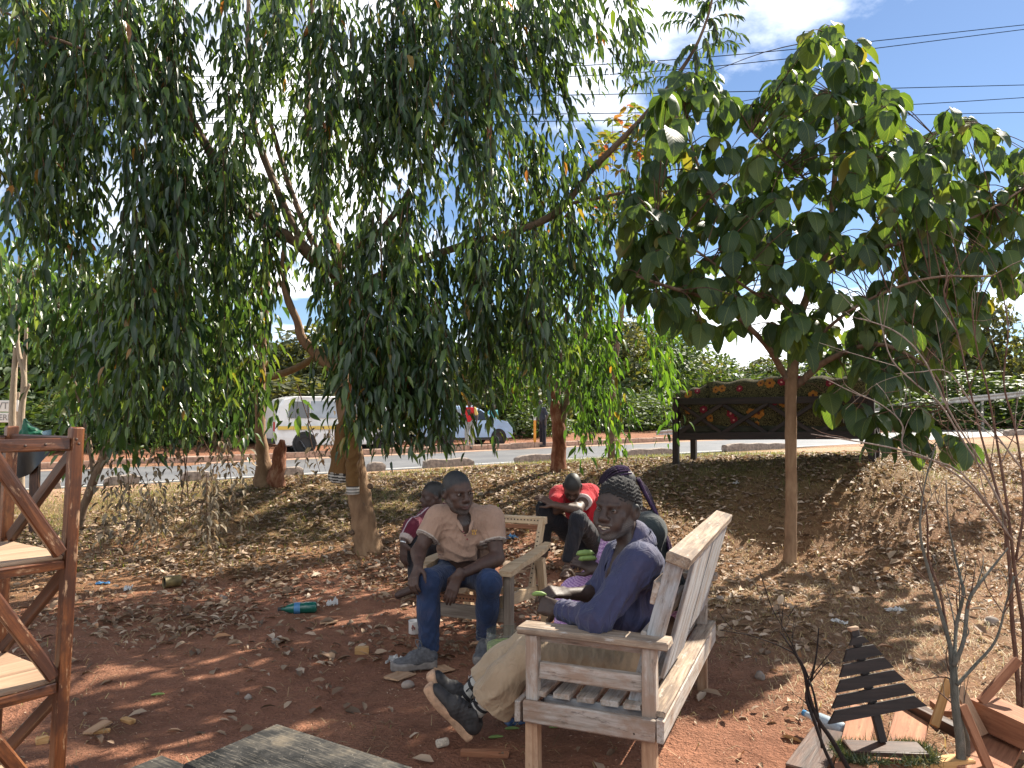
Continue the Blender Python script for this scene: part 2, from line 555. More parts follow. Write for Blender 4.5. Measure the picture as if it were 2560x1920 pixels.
def sgrid(a, b, c, d, n1, n2, n3):
    return np.unique(np.concatenate([np.linspace(a, b, n1), np.linspace(b, c, n2), np.linspace(c, d, n3)]))

def soft(x, a, b):
    s = np.clip((x - a) / (b - a), 0, 1); return s * s * (3 - 2 * s)

def vnoise(x, y, s, seed=0):
    """Cheap smooth pseudo-noise in 0..1."""
    a = np.sin(x * s * 1.7 + seed + 1.3 * np.sin(y * s * 1.1 + seed * 2.1)) + np.sin(y * s * 1.9 - seed + 1.7 * np.sin(x * s * 0.9 - seed)) + \
        0.6 * np.sin(x * s * 4.1 + y * s * 3.3 + seed) + 0.5 * np.sin(x * s * 3.1 - y * s * 4.7 + 2 * seed)
    return np.clip(0.5 + a / 5.0, 0, 1)

def straw_amount(X, Y):
    """How far the ground is covered with dry grass instead of bare red soil."""
    right = soft(X + 0.22 * (Y - 4), 0.9, 2.2)
    crest = soft(Y, 7.6, 9.6) * 0.75
    return np.clip(np.maximum(right, crest) + 0.35 * (vnoise(X, Y, 1.4, 2) - 0.5), 0, 1)

def green_amount(X, Y):
    t, v = tv(X, Y)
    strip = soft(v, -11.5, -9.5) * (1 - soft(v, -6.5, -5.0))
    left = soft(-X, 2.5, 5) * soft(Y, 8.2, 9.6) * (1 - soft(v, -5.0, -3.5))
    sofa = np.exp(-((X - 3.0) / 2.2) ** 2 - ((Y - 9.3) / 1.0) ** 2)
    kerb = np.exp(-((v + 0.6) / 0.5) ** 2)
    return np.clip(np.maximum.reduce([strip * 0.8, left, sofa, kerb * 0.7]) * (0.35 + 0.9 * vnoise(X, Y, 1.1, 5)), 0, 1)

def path_amount(X, Y):
    t, v = tv(X, Y)
    return soft(v, -6.2, -5.0) * (1 - soft(v, -1.1, -0.6))

def build_ground():
    gx = sgrid(-160, -8, 10, 260, 40, 300, 60)
    gy = np.unique(np.concatenate([np.linspace(-4, 2, 20), np.linspace(2, 13, 230), np.linspace(13, 40, 110), np.linspace(40, 600, 45)]))
    X, Y = np.meshgrid(gx, gy, indexing='ij')
    t, v = tv(X, Y)
    Z = gz(X, Y)
    Z = Z - 0.03 * soft(v, -0.3, 0.2) * (1 - soft(v, ROAD_W - 0.2, ROAD_W + 0.3))
    red = np.array((0.315, 0.142, 0.083)); red2 = np.array((0.225, 0.098, 0.057))
    straw = np.array((0.225, 0.135, 0.072)); grass = np.array((0.125, 0.135, 0.035)); path = np.array((0.43, 0.265, 0.165))
    verge = np.array((0.27, 0.12, 0.066)); wood_floor = np.array((0.06, 0.07, 0.03))
    n1 = vnoise(X, Y, 2.2, 1)[..., None]
    c = red * n1 + red2 * (1 - n1)
    s = straw_amount(X, Y)[..., None] * 0.75; c = c * (1 - s) + straw * s
    g = green_amount(X, Y)[..., None] * 0.6; c = c * (1 - g) + grass * g
    p = path_amount(X, Y)[..., None]; c = c * (1 - p) + path * p
    b = soft(v, ROAD_W, ROAD_W + 0.5)[..., None]; c = c * (1 - b) + verge * b
    w = soft(v, 14, 22)[..., None]; c = c * (1 - w) + wood_floor * w
    ni, nj = X.shape
    idx = np.arange(ni * nj).reshape(ni, nj)
    q = np.stack([idx[:-1, :-1], idx[1:, :-1], idx[1:, 1:], idx[:-1, 1:]], -1).reshape(-1, 4)
    me = mesh_fast('ground', np.stack([X, Y, Z], -1).reshape(-1, 3), q, None, True, col=c.reshape(-1, 3))
    m, nt, out = new_mat('soil')
    at = nt.nodes.new('ShaderNodeAttribute'); at.attribute_name = 'tint'
    co = coords(nt)
    n1 = noise(nt, co, 9, 8, 0.65); n2 = noise(nt, co, 60, 4, 0.6); n3 = noise(nt, co, 2.3, 4)
    k = mathn(nt, 'ADD', mathn(nt, 'MULTIPLY', n1, 0.6), mathn(nt, 'MULTIPLY', n2, 0.4))
    cc = mixc(nt, 1.0, at.outputs['Color'], ramp(nt, k, [(0.3, (0.6, 0.55, 0.5)), (0.5, (1, 1, 1)), (0.72, (1.4, 1.4, 1.4))]), 'MULTIPLY')
    cc = mixc(nt, ramp(nt, n3, [(0.5, (0, 0, 0)), (0.7, (0.35,) * 3)]), cc, (0.16, 0.085, 0.05))
    h = mathn(nt, 'ADD', mathn(nt, 'MULTIPLY', n1, 0.7), mathn(nt, 'MULTIPLY', n2, 0.5))
    principled(nt, out, cc, 0.95, bump(nt, h, 1.0, 0.07), 0, 0.2)
    o = link('ground', me, m); setp(o, kind='structure')
    return o
GROUND = build_ground()

def strip(name, v0, v1, t0, t1, nt_, nv, dz, mat):
    T, Vv = np.meshgrid(np.linspace(t0, t1, nt_), np.linspace(v0, v1, nv), indexing='ij')
    X, Y = road_xy(T, Vv)
    Z = road_z(T) + dz
    idx = np.arange(nt_ * nv).reshape(nt_, nv)
    q = np.stack([idx[:-1, :-1], idx[1:, :-1], idx[1:, 1:], idx[:-1, 1:]], -1).reshape(-1, 4)
    return link(name, mesh_fast(name, np.stack([X, Y, Z], -1).reshape(-1, 3), q, None), mat)

def asphalt():
    m, nt, out = new_mat('asphalt')
    co = coords(nt)
    n1 = noise(nt, co, 0.8, 5); n2 = noise(nt, co, 90, 3)
    c = ramp(nt, n1, [(0.3, (0.085, 0.085, 0.088)), (0.7, (0.14, 0.138, 0.135))])
    c = mixc(nt, 1.0, c, ramp(nt, n2, [(0.3, (0.75,) * 3), (0.7, (1.25,) * 3)]), 'MULTIPLY')
    principled(nt, out, c, 0.55, bump(nt, n2, 0.4, 0.006), 0, 0.5)
    return m
ROAD = setp(strip('road', 0.02, ROAD_W - 0.02, -40, 120, 80, 4, 0.0, asphalt()), kind='structure')
edge_mat = simple('dusty_shoulder', (0.34, 0.20, 0.13), 0.95, 0.3, 6, 0.3)
setp(strip('road_shoulder', ROAD_W - 0.75, ROAD_W - 0.05, -40, 60, 60, 3, 0.005, edge_mat), kind='structure')
paint_mat = simple('worn_road_paint', (0.62, 0.60, 0.55), 0.7, 0.3, 9, 0.1)
setp(strip('road_edge_line', 0.30, 0.42, -8, 60, 60, 2, 0.004, paint_mat), kind='structure')

# ---- kerbs
concrete = simple('weathered_concrete', (0.235, 0.19, 0.155), 0.92, 0.4, 14, 0.6)
concrete_far = simple('pale_kerb_concrete', (0.33, 0.22, 0.16), 0.92, 0.35, 10, 0.5)
def rough_block(name, L, w, h, seed):
    """A worn kerb block: a box cut into a grid and knocked about."""
    r = np.random.default_rng(seed)
    nx = max(6, int(L / 0.12)); ny = nz = 4
    pts, q = [], []
    def face(f):
        o = len(pts); a, b = f[0], f[1]
        for p in f[2]: pts.append(p)
        for i in range(a - 1):
            for j in range(b - 1):
                q.append([o + i * b + j, o + (i + 1) * b + j, o + (i + 1) * b + j + 1, o + i * b + j + 1])
    xs = np.linspace(-L / 2, L / 2, nx); ys = np.linspace(-w / 2, w / 2, ny); zs = np.linspace(0, h, nz)
    face((nx, nz, [(x, -w / 2, z) for x in xs for z in zs])); face((nx, nz, [(x, w / 2, z) for x in xs for z in zs]))
    face((nx, ny, [(x, y, h) for x in xs for y in ys]))
    face((ny, nz, [(-L / 2, y, z) for y in ys for z in zs])); face((ny, nz, [(L / 2, y, z) for y in ys for z in zs]))
    p = np.array(pts)
    e = 0.012
    d = np.stack([np.sin(p[:, 0] * 9 + seed) + np.sin(p[:, 2] * 31 + seed * 2), np.sin(p[:, 0] * 11 + 2 * seed) * np.cos(p[:, 2] * 23), np.sin(p[:, 0] * 7.3 + seed * 3) + np.cos(p[:, 1] * 29)], -1)
    p = p + d * e
    top = p[:, 2] > h * 0.8
    p[top, 1] *= 0.8
    endc = np.abs(p[:, 0]) > L / 2 * 0.93
    p[endc & top, 2] -= h * 0.22
    return mesh_from(name, p, q, True)

kb = [(122, 158), (262, 350), (451, 535), (702, 752), (918, 956), (1056, 1174), (1286, 1378), (1556, 1670), (1804, 1962), (2505, 2700)]
wh = ['half hidden behind the rack post', 'behind the hanging withered leaves', 'behind the left-hand dry twigs', 'beside the ragged stump',
      'just past the trunk with the jacket', 'above the seated man in the polo shirt', 'beside the red-barked trunk', 'left of the floral sofa',
      'under the floral sofa', 'at the far right edge of the verge']
for i, (a, b) in enumerate(kb):
    t0, t1 = t_of_px(a), t_of_px(b)
    L = min(t1 - t0, 3.2); tm = (t0 + t1) / 2 if i < 9 else t0 + L / 2
    x, y = road_xy(tm, -0.12)
    me = rough_block('kerb_block', L, 0.26, 0.25, i + 3)
    o = link('kerb_block', me, concrete, None, (x, y, float(gz(x, y)) - 0.03), (0.02 * math.sin(i * 3), 0.02 * math.sin(i * 5), math.atan2(ROAD_D[1], ROAD_D[0]) + 0.02 * math.sin(i * 7)))
    setp(o, 'broken concrete kerb block ' + wh[i], 'kerb block', 'kerb blocks along the near road edge')

x0, y0 = road_xy(-12, ROAD_W + 0.1)
fk = thing('far_kerb', 'long low concrete kerb along the far side of the road', 'kerb', (x0, y0, float(road_z(-12))))
t = -12.0; i = 0
tend = t_of_px(1640, ROAD_W)
while t < tend:
    L = 0.95 + 0.06 * math.sin(i * 12.9)
    x, y = road_xy(t + L / 2, ROAD_W + 0.1)
    me = box_mesh('kerb_stone', L, 0.24, 0.26, 0.02, 0.006, i)
    link('kerb_stone', me, concrete_far, fk, (x, y, float(road_z(t)) + 0.07), (0, 0, math.atan2(ROAD_D[1], ROAD_D[0])))
    t += L + 0.015; i += 1

# ---- overhead wires
wire_mat = simple('wire_black', (0.012, 0.013, 0.016), 1.0, 0.1, 5, 0, 0, 0.0)
wires = [((-100, 205), (1560, 158), (2700, 48), 'topmost thin power line crossing the sky', 21),
         ((-100, 216), (1560, 184), (2700, 57), 'second power line down, sagging close under the topmost', 21.3),
         ((-100, 268), (1900, 228), (2700, 209), 'third power line down, nearly level behind the round-leaved tree', 22),
         ((-100, 300), (1900, 276), (2700, 236), 'fourth power line down, rising slightly to the right', 22.5),
         ((-100, 312), (1560, 301), (2700, 278), 'lowest power line of the five across the sky', 23)]
for a, b, c, lab, Y in wires:
    p = spline([P(a[0], a[1], Y - 4), P(b[0], b[1], Y), P(c[0], c[1], Y + 5)], 24)
    o = tube('power_line', p, 0.0125, wire_mat, None, 5, None, P(*b, Y))
    setp(o, lab, 'power line', 'power lines over the road')

# ================================================================== foliage tools
def leaf_template(kind):
    if kind == 'lance':
        st = [(0.24, 0.46, -0.02), (0.58, 0.44, -0.09)]; fold = 0.18; tipz = -0.26
    elif kind == 'round':
        st = [(0.10, 0.27, 0.02), (0.32, 0.49, 0.02), (0.58, 0.50, -0.05), (0.82, 0.34, -0.17), (0.94, 0.16, -0.26)]; fold = 0.16; tipz = -0.31
    elif kind == 'cupped':
        st = [(0.10, 0.25, 0.05), (0.30, 0.48, 0.07), (0.56, 0.49, 0.01), (0.80, 0.36, -0.18), (0.92, 0.18, -0.36)]; fold = -0.30; tipz = -0.47
    elif kind == 'curl':
        st = [(0.25, 0.5, 0.06), (0.62, 0.45, 0.09)]; fold = 0.28; tipz = 0.02
    v = [(0, 0, 0)]; uv = [(0.5, 0)]
    for s, w, z in st:
        v += [(s, -w, z + fold * w), (s, 0, z), (s, w, z + fold * w)]
        uv += [(0.5 - w, s), (0.5, s), (0.5 + w, s)]
    v.append((1, 0, tipz)); uv.append((0.5, 1))
    n = len(st); q = []; t = [(0, 2, 1), (0, 3, 2)]
    for i in range(n - 1):
        a = 1 + 3 * i; b = a + 3
        q += [(a, a + 1, b + 1, b), (a + 1, a + 2, b + 2, b + 1)]
    a = 1 + 3 * (n - 1); e = len(v) - 1
    t += [(a, a + 1, e), (a + 1, a + 2, e)]
    return np.array(v, float), np.array(q, int).reshape(-1, 4), np.array(t, int), np.array(uv, float)

TEMPL = {k: leaf_template(k) for k in ('lance', 'round', 'cupped', 'curl')}
_leaf_meshes = {}

def norm_rows(a):
    return a / (np.linalg.norm(a, axis=1, keepdims=True) + 1e-9)

def leaf_frames(xd, nd):
    x = norm_rows(xd); n = norm_rows(nd - x * (nd * x).sum(1, keepdims=True)); y = np.cross(n, x)
    return np.stack([x, y, n], axis=2)

def foliage(parent, pos, xd, nd, L, W, kind, mat, singles=0, crown='crown', single_name='leaf', label=None, min_depth=0.0):
    """Leaves as one 'stuff' part plus the largest-looking ones as single parts sharing one mesh."""
    tv_, tq, tt, tu = TEMPL[kind]
    F = leaf_frames(xd, nd)
    N = len(pos)
    sc = np.stack([L, W, L], 1)
    M = F * sc[:, None, :]
    order = np.argsort(-(L * W) / np.maximum(pos[:, 1], 1) ** 2)
    k = (pos[:, 0] / pos[:, 1]) * FPX + 1280
    kz = 1035 - (pos[:, 2] - CAM_H) / pos[:, 1] * FPX
    inside = (k > 20) & (k < 2540) & (kz > 20) & (kz < 1900)
    order = [i for i in order if inside[i]][:singles]
    rest = np.ones(N, bool); rest[order] = False
    base = np.array(wloc(parent)) if parent else np.zeros(3)
    if rest.any():
        vv = np.einsum('nij,vj->nvi', M[rest], tv_) + pos[rest][:, None, :] - base
        n = rest.sum(); off = (np.arange(n) * len(tv_))[:, None, None]
        me = mesh_fast(crown, vv.reshape(-1, 3), (tq[None] + off).reshape(-1, 4) if len(tq) else None, (tt[None] + off).reshape(-1, 3), True,
                       uv=np.tile(tu, (n, 1)))
        o = link(crown, me, mat, parent, base)
        setp(o, kind='stuff')
    key = (kind, mat.name)
    if key not in _leaf_meshes:
        me = mesh_fast('leaf', tv_, tq, tt, True, uv=tu); me.materials.append(mat); _leaf_meshes[key] = me
    for i in order:
        o = bpy.data.objects.new(single_name, _leaf_meshes[key])
        COL.objects.link(o)
        o.parent = parent
        m4 = Matrix.Identity(4)
        for a in range(3):
            for b in range(3): m4[a][b] = M[i, a, b]
            m4[a][3] = pos[i, a] - base[a]
        o.matrix_basis = m4

class Twigs:
    def __init__(s): s.parts = []
    def add(s, pts, r0, r1, seg=4):
        pts = np.asarray(pts, float)
        s.parts.append(tube_arrays(pts, np.linspace(r0, r1, len(pts)), seg, False))
    def build(s, name, mat, parent, kind=None):
        if not s.parts: return
        v, q, t = merge(s.parts); b = np.array(wloc(parent))
        o = link(name, mesh_fast(name, v - b, q, None), mat, parent, b)
        if kind: setp(o, kind=kind)
        return o

class LeafBag:
    def __init__(s): s.p, s.x, s.n, s.L, s.W = [], [], [], [], []
    def add(s, p, x, n, L, W): s.p.append(p); s.x.append(x); s.n.append(n); s.L.append(L); s.W.append(W)
    def arrays(s): return [np.array(a, float) for a in (s.p, s.x, s.n, s.L, s.W)]

def bark(name, stops, scale=14, bmp=0.7):
    m, nt, out = new_mat(name)
    c = coords(nt)
    n = noise(nt, mapping(nt, c, (1, 1, 0.35)), scale, 7, 0.65, 0.6)
    n2 = noise(nt, c, 3.1, 4)
    cc = ramp(nt, mathn(nt, 'ADD', mathn(nt, 'MULTIPLY', n, 0.65), mathn(nt, 'MULTIPLY', n2, 0.35)), stops)
    principled(nt, out, cc, 0.9, bump(nt, n, bmp, 0.03), 0, 0.25)
    return m

def limb(name, ctrl, mat, parent, n=28, seg=12, wob=0.05, seed=0):
    """ctrl rows: px, py, depth, radius; a knobbly tapering tube."""
    c = np.array([np.append(P(a, b, d), r) for a, b, d, r in ctrl])
    s = spline(c, n)
    v, q, t = tube_arrays(s[:, :3], np.maximum(s[:, 3], 0.002), seg)
    r_ = np.repeat(np.maximum(s[:, 3], 0.002), seg)
    ax = np.repeat(s[:, :3], seg, 0)
    k = len(r_)
    d = v[:k] - ax
    f = 1 + wob * (np.sin(v[:k, 2] * 21 + seed + d[:, 0] / r_ * 2) + np.sin(v[:k, 2] * 9.7 + seed * 2 + d[:, 1] / r_ * 2.6) + 0.6 * np.sin(v[:k, 2] * 47 + 3 * d[:, 0] / r_))
    v[:k] = ax + d * f[:, None]
    b = np.array(wloc(parent)) if parent else np.zeros(3)
    return link(name, mesh_fast(name, v - b, q, t), mat, parent, b), s

# ---- leaf and bark materials
M_lance = leaf_mat('lance_leaf', [(0.0, (0.018, 0.036, 0.018)), (0.35, (0.028, 0.056, 0.023)), (0.65, (0.042, 0.083, 0.025)), (0.88, (0.070, 0.12, 0.028)), (0.985, (0.12, 0.165, 0.035)), (0.996, (0.22, 0.12, 0.03)), (1.0, (0.22, 0.07, 0.03))], 0.36, 0.33)
M_young = leaf_mat('young_leaf', [(0.0, (0.032, 0.065, 0.02)), (0.4, (0.052, 0.10, 0.025)), (0.8, (0.085, 0.15, 0.03)), (0.985, (0.13, 0.19, 0.035)), (1.0, (0.28, 0.12, 0.04))], 0.42, 0.38, tcol=(2.0, 2.2, .7))
M_left = leaf_mat('glossy_leaf', [(0.0, (0.020, 0.045, 0.020)), (0.5, (0.036, 0.080, 0.030)), (0.85, (0.062, 0.12, 0.036)), (1.0, (0.13, 0.19, 0.05))], 0.38, 0.33)
M_round = leaf_mat('broad_leaf', [(0.0, (0.028, 0.050, 0.028)), (0.4, (0.038, 0.070, 0.032)), (0.75, (0.055, 0.092, 0.034)), (0.96, (0.085, 0.112, 0.036)), (1.0, (0.14, 0.115, 0.036))], 0.42, 0.52, veins=True, tcol=(2.7, 2.6, 0.7), spec=.33)
M_autumn = leaf_mat('tinged_leaf', [(0.0, (0.09, 0.14, 0.03)), (0.5, (0.15, 0.19, 0.035)), (0.75, (0.20, 0.17, 0.05)), (0.92, (0.27, 0.12, 0.05)), (1.0, (0.30, 0.07, 0.05))], 0.4, 0.45, tcol=(1.7, 1.6, .8))
M_dead = leaf_mat('withered_leaf', [(0.0, (0.085, 0.07, 0.05)), (0.4, (0.16, 0.13, 0.09)), (0.75, (0.26, 0.215, 0.15)), (1.0, (0.33, 0.22, 0.12))], 0.2, 0.75, tcol=(1.3, 1.2, 1.0))
M_bark = bark('grey_brown_bark', [(0.3, (0.055, 0.036, 0.025)), (0.5, (0.15, 0.10, 0.068)), (0.7, (0.27, 0.185, 0.125))])
M_barkred = bark('red_flaking_bark', [(0.35, (0.10, 0.035, 0.02)), (0.5, (0.20, 0.075, 0.04)), (0.62, (0.34, 0.19, 0.12)), (0.75, (0.45, 0.33, 0.24))], 22)
M_barktan = bark('tan_bark', [(0.3, (0.12, 0.07, 0.04)), (0.5, (0.23, 0.14, 0.08)), (0.7, (0.33, 0.22, 0.13))])
M_barkpale = bark('pale_bark', [(0.3, (0.22, 0.16, 0.11)), (0.6, (0.38, 0.30, 0.22)), (0.75, (0.48, 0.38, 0.28))])
M_twig = bark('twig_bark', [(0.3, (0.05, 0.03, 0.02)), (0.7, (0.16, 0.09, 0.055))], 30)

def hang_strand(bag, tw, start, out, length, reach, droop_t, rg, sp=0.034, L=0.14, W=0.036, slant=(0, 0, 0), splay=0.45, twr=0.004):
    """One hanging twig with alternate drooping leaves."""
    n = max(5, int(length / 0.09))
    s = np.linspace(0, 1, n)
    o = np.array((out[0], out[1], 0.0))
    swing = rg.normal(0, 0.06, 3); swing[2] = 0
    pts = start + (o * reach)[None] * (1 - np.exp(-3 * s))[:, None] + np.array((0, 0, -1.0))[None] * (length * (s ** droop_t))[:, None] + swing[None] * (s ** 2)[:, None] \
        + np.asarray(slant)[None] * (length * s ** 1.3)[:, None]
    tw.add(pts, twr, 0.0012, 3)
    m = max(4, int(length / sp))
    u = np.linspace(0.06, 1.0, m)
    idx = u * (n - 1); i0 = np.minimum(idx.astype(int), n - 2); f = (idx - i0)[:, None]
    pp = pts[i0] * (1 - f) + pts[i0 + 1] * f
    td = norm_rows(pts[i0 + 1] - pts[i0])
    ang = rg.uniform(0, 2 * math.pi) + np.arange(m) * 2.4 + rg.normal(0, 0.3, m)
    lat = np.stack([np.cos(ang), np.sin(ang), np.zeros(m)], 1)
    x = np.array((0, 0, -0.8))[None] + td * 0.45 + lat * splay + np.asarray(slant)[None] * 0.8 + rg.normal(0, 0.12, (m, 3))
    nn = lat * 0.9 + np.array((0, 0, 0.25))[None] + rg.normal(0, 0.35, (m, 3))
    side = rg.uniform(0, 1, m) < .65
    x = x + lat * (side * rg.uniform(0, .7, m))[:, None] + np.array((0, 0, 1))[None] * (side * rg.uniform(0, .35, m))[:, None]
    pp = pp + lat * (side * rg.uniform(.02, .19, m))[:, None] + np.array((0, 0, 1))[None] * (side * rg.normal(0, .05, m))[:, None]
    sc = rg.uniform(0.6, 1.3, m) * (1 - 0.35 * np.maximum(0, u - 0.8) / 0.2)
    for k in range(m):
        bag.add(pp[k], x[k], nn[k], L * sc[k], W * sc[k] * rg.uniform(0.85, 1.2))

def fill_strands(bag, tw, boxes, rg, scale=1.0, holes=()):
    """boxes: x0, x1, y0, y1 (photo px), depth range, leaves per (100 px)^2, options."""
    for (x0, x1, y0, y1, d0, d1, dens, opt) in boxes:
        L = opt.get('L', 0.16); W = opt.get('W', 0.041); sp = opt.get('sp', 0.027)
        target = dens * (x1 - x0) * (y1 - y0) / 1e4 * scale
        made = 0; guard = 0
        nc = max(2, int((x1 - x0) / 52)); cxs = np.linspace(x0, x1, nc) + rg.normal(0, 11, nc); cds = rg.uniform(d0, d1, nc)
        while made < target and guard < 5000:
            guard += 1
            ic = rg.integers(nc); D = np.clip(cds[ic] + rg.normal(0, .22), d0, d1) if rg.uniform() < .75 else rg.uniform(d0, d1)
            lp = rg.uniform(*opt.get('len', (110, 330)))
            px = cxs[ic] + rg.normal(0, 13) if rg.uniform() < .72 else rg.uniform(x0, x1); py = rg.uniform(y0 - 60, max(y0 - 40, y1 - lp))
            lp = min(lp, y1 - py + rg.uniform(-20, 40))
            if lp < 50: continue
            bad = False
            for (hx, hy, rx, ry) in holes:
                for q in (0.0, 0.5, 1.0):
                    if ((px - hx) / rx) ** 2 + ((py + q * lp - hy) / ry) ** 2 < 1: bad = True
            if bad: continue
            st = P(px, py, D); length = lp * D / FPX
            a = rg.uniform(0, 2 * math.pi)
            if rg.uniform() < .25: lp *= .6; length *= .6
            b0 = len(bag.p)
            hang_strand(bag, tw, st, (math.cos(a), math.sin(a)), length, opt.get('reach', 0.10) * rg.uniform(0.3, 1.3), opt.get('droop', 1.15), rg, sp, L, W, opt.get('slant', (0, 0, 0)), opt.get('splay', 0.45))
            made += len(bag.p) - b0

# ================================================================== the big weeping tree with the jacket
rg = np.random.default_rng(11)
base = ghit(915, 1380)
YB = base[1]
tree = thing('weeping_tree', 'big weeping tree with long drooping narrow leaves and several leaning limbs', 'tree', base)
trunk, _ = limb('trunk', [(925, 1395, YB, 0.158), (915, 1340, YB, 0.135), (897, 1230, YB, 0.118), (880, 1120, YB, 0.105), (862, 1000, YB + .03, 0.095), (848, 900, YB + .05, 0.085), (846, 800, YB + .1, 0.075), (850, 700, YB + .1, 0.066), (835, 610, YB + .1, 0.058)], M_barktan, tree, 44, 16, 0.035, 3)
limbs = [
 [(846, 930, YB + .05, 0.055), (800, 895, YB, 0.052), (755, 845, YB - .05, 0.048), (742, 800, YB - .1, 0.042), (718, 745, YB - .2, 0.036), (705, 680, YB - .2, 0.026), (712, 600, YB - .2, 0.02)],
 [(842, 690, YB + .1, 0.060), (790, 650, YB + .05, 0.066), (735, 600, YB - .1, 0.060), (640, 545, YB - .3, 0.055), (570, 470, YB - .5, 0.047), (520, 370, YB - .6, 0.041), (440, 250, YB - .8, 0.036), (350, 110, YB - 1.0, 0.030), (290, -30, YB - 1.1, 0.024)],
 [(770, 635, YB, 0.045), (730, 560, YB, 0.046), (690, 470, YB + .1, 0.042), (640, 330, YB + .2, 0.034), (620, 180, YB + .3, 0.028), (622, -30, YB + .4, 0.022)],
 [(835, 620, YB + .1, 0.050), (805, 520, YB + .1, 0.042), (785, 400, YB + .2, 0.036), (768, 280, YB + .2, 0.033), (775, 120, YB + .3, 0.030), (782, -30, YB + .3, 0.026)],
 [(800, 640, YB + .2, 0.036), (760, 560, YB + .3, 0.034), (715, 440, YB + .5, 0.030), (675, 300, YB + .6, 0.024)],
 [(850, 640, YB + .1, 0.045), (930, 600, YB, 0.036), (1030, 470, YB - .2, 0.03), (1100, 330, YB - .3, 0.026), (1150, 150, YB - .3, 0.02), (1190, -20, YB - .3, 0.014)],
 [(440, 250, YB - .8, 0.024), (330, 205, YB - .9, 0.022), (200, 175, YB - 1.1, 0.018), (60, 60, YB - 1.4, 0.013), (-40, 0, YB - 1.5, 0.01)],
 [(520, 360, YB - .6, 0.02), (420, 200, YB - .9, 0.02), (280, 150, YB - 1.2, 0.016), (120, 90, YB - 1.5, 0.012)],
 [(880, 1010, YB, 0.03), (960, 900, YB - .5, 0.024), (1000, 780, YB - .6, 0.02), (1010, 640, YB - .6, 0.016), (1030, 440, YB - .6, 0.010)],
]
for i, l in enumerate(limbs):
    limb('branch', l, M_bark if i not in (0,) else M_barktan, tree, 26, 10, 0.045, i)
# knots and scars on the trunk
for (px, py, s) in ((905, 1262, 0.03), (880, 1330, 0.024), (925, 1215, 0.028)):
    p = P(px, py, YB - 0.105)
    lathe('bark_knot', [(0.001, 0.0), (s * .5, .004), (s * .8, .012), (s, 0.004), (s * 1.2, -.02)], M_bark, tree, p, (0, -1, 0.1), 10)
bag, tw = LeafBag(), Twigs()
HOLES = [(275, 500, 38, 80), (848, 270, 22, 60), (505, 655, 40, 45), (770, 660, 38, 50), (700, 330, 25, 60), (730, 900, 60, 110), (640, 820, 40, 50), (1080, 560, 40, 22), (1115, 545, 35, 22), (560, 250, 30, 30), (460, 60, 30, 30), (240, 610, 22, 26)]
boxes = [
 (-60, 120, -60, 700, 6.2, 7.6, 60, {}), (100, 260, -60, 820, 6.2, 7.4, 74, {}), (180, 330, -60, 420, 6.2, 7.6, 58, {}),
 (300, 440, -60, 760, 6.3, 7.8, 62, {}), (330, 470, 380, 1080, 6.4, 7.6, 74, {}), (540, 830, 240, 560, 7.6, 9.2, 44, {}), (460, 640, 760, 1060, 7.4, 9.0, 56, {}), (560, 720, 640, 900, 8.2, 9.4, 40, {}), (420, 560, -60, 620, 6.2, 7.8, 70, {}),
 (430, 640, 420, 800, 6.6, 8.4, 62, {}), (560, 700, -60, 420, 6.6, 8.4, 62, {}), (700, 830, -60, 300, 6.8, 8.4, 58, {}), (690, 820, 500, 760, 7.2, 8.6, 44, {}),
 (830, 1010, -60, 620, 6.6, 8.2, 92, {'W': .038}), (800, 1000, 560, 1000, 6.6, 7.8, 92, {'W': .040, 'L': .155}), (895, 1090, 760, 1130, 6.5, 7.6, 84, {'W': .040, 'L': .155, 'slant': (0.08, 0, 0)}),
 (980, 1220, -60, 560, 6.4, 8.4, 84, {'slant': (0.10, -0.02, 0)}), (1180, 1400, -60, 380, 6.6, 8.4, 78, {'slant': (0.16, 0, 0)}), (1380, 1560, -60, 180, 6.8, 8.2, 50, {'slant': (0.2, 0, 0), 'len': (80, 220)}),
 (1000, 1200, 500, 1000, 6.8, 8.2, 80, {'slant': (0.08, 0, 0)}), (1190, 1420, 330, 760, 7.4, 9.0, 62, {'slant': (0.1, 0, 0)}), (1060, 1190, 900, 1120, 6.8, 7.6, 46, {'slant': (0.1, 0, 0)}),
 (870, 1085, 930, 1145, 6.6, 7.6, 70, {'len': (90, 200), 'slant': (.06, 0, 0)}), (540, 680, 820, 1010, 7.8, 9.2, 44, {}), (230, 470, 860, 1120, 7.0, 8.2, 50, {}),
 (1190, 1330, 620, 1010, 6.9, 8.0, 64, {}), (1290, 1450, 600, 980, 7.0, 8.2, 48, {}),
 (1440, 1540, 60, 260, 7.0, 8.2, 30, {'slant': (0.22, 0, 0), 'len': (80, 200)}),
]
fill_strands(bag, tw, boxes, rg, 1.8, HOLES)
# crown above and behind the frame, so that the shade falls as it does in the photo
fill_strands(bag, tw, [(0, 1500, -300, -60, 6.0, 9.5, 5, {'L': .19, 'W': .055, 'sp': .055, 'len': (200, 420)})], rg)
foliage(tree, *bag.arrays(), 'lance', M_lance, 300)
tw.build('twig', M_twig, tree, 'stuff')
# hanging dead shoots in front of the curtain
for (a, b) in (((962, 420), (958, 740)), ((345, 330), (380, 580)), ((1010, 500), (1000, 700))):
    p = spline([P(a[0], a[1], YB - .8), P((a[0] + b[0]) / 2 - 8, (a[1] + b[1]) / 2, YB - .8), P(b[0], b[1], YB - .8)], 12)
    tube('dry_shoot', p, np.linspace(.006, .012, 12), M_barktan, tree, 6, None, wloc(tree))

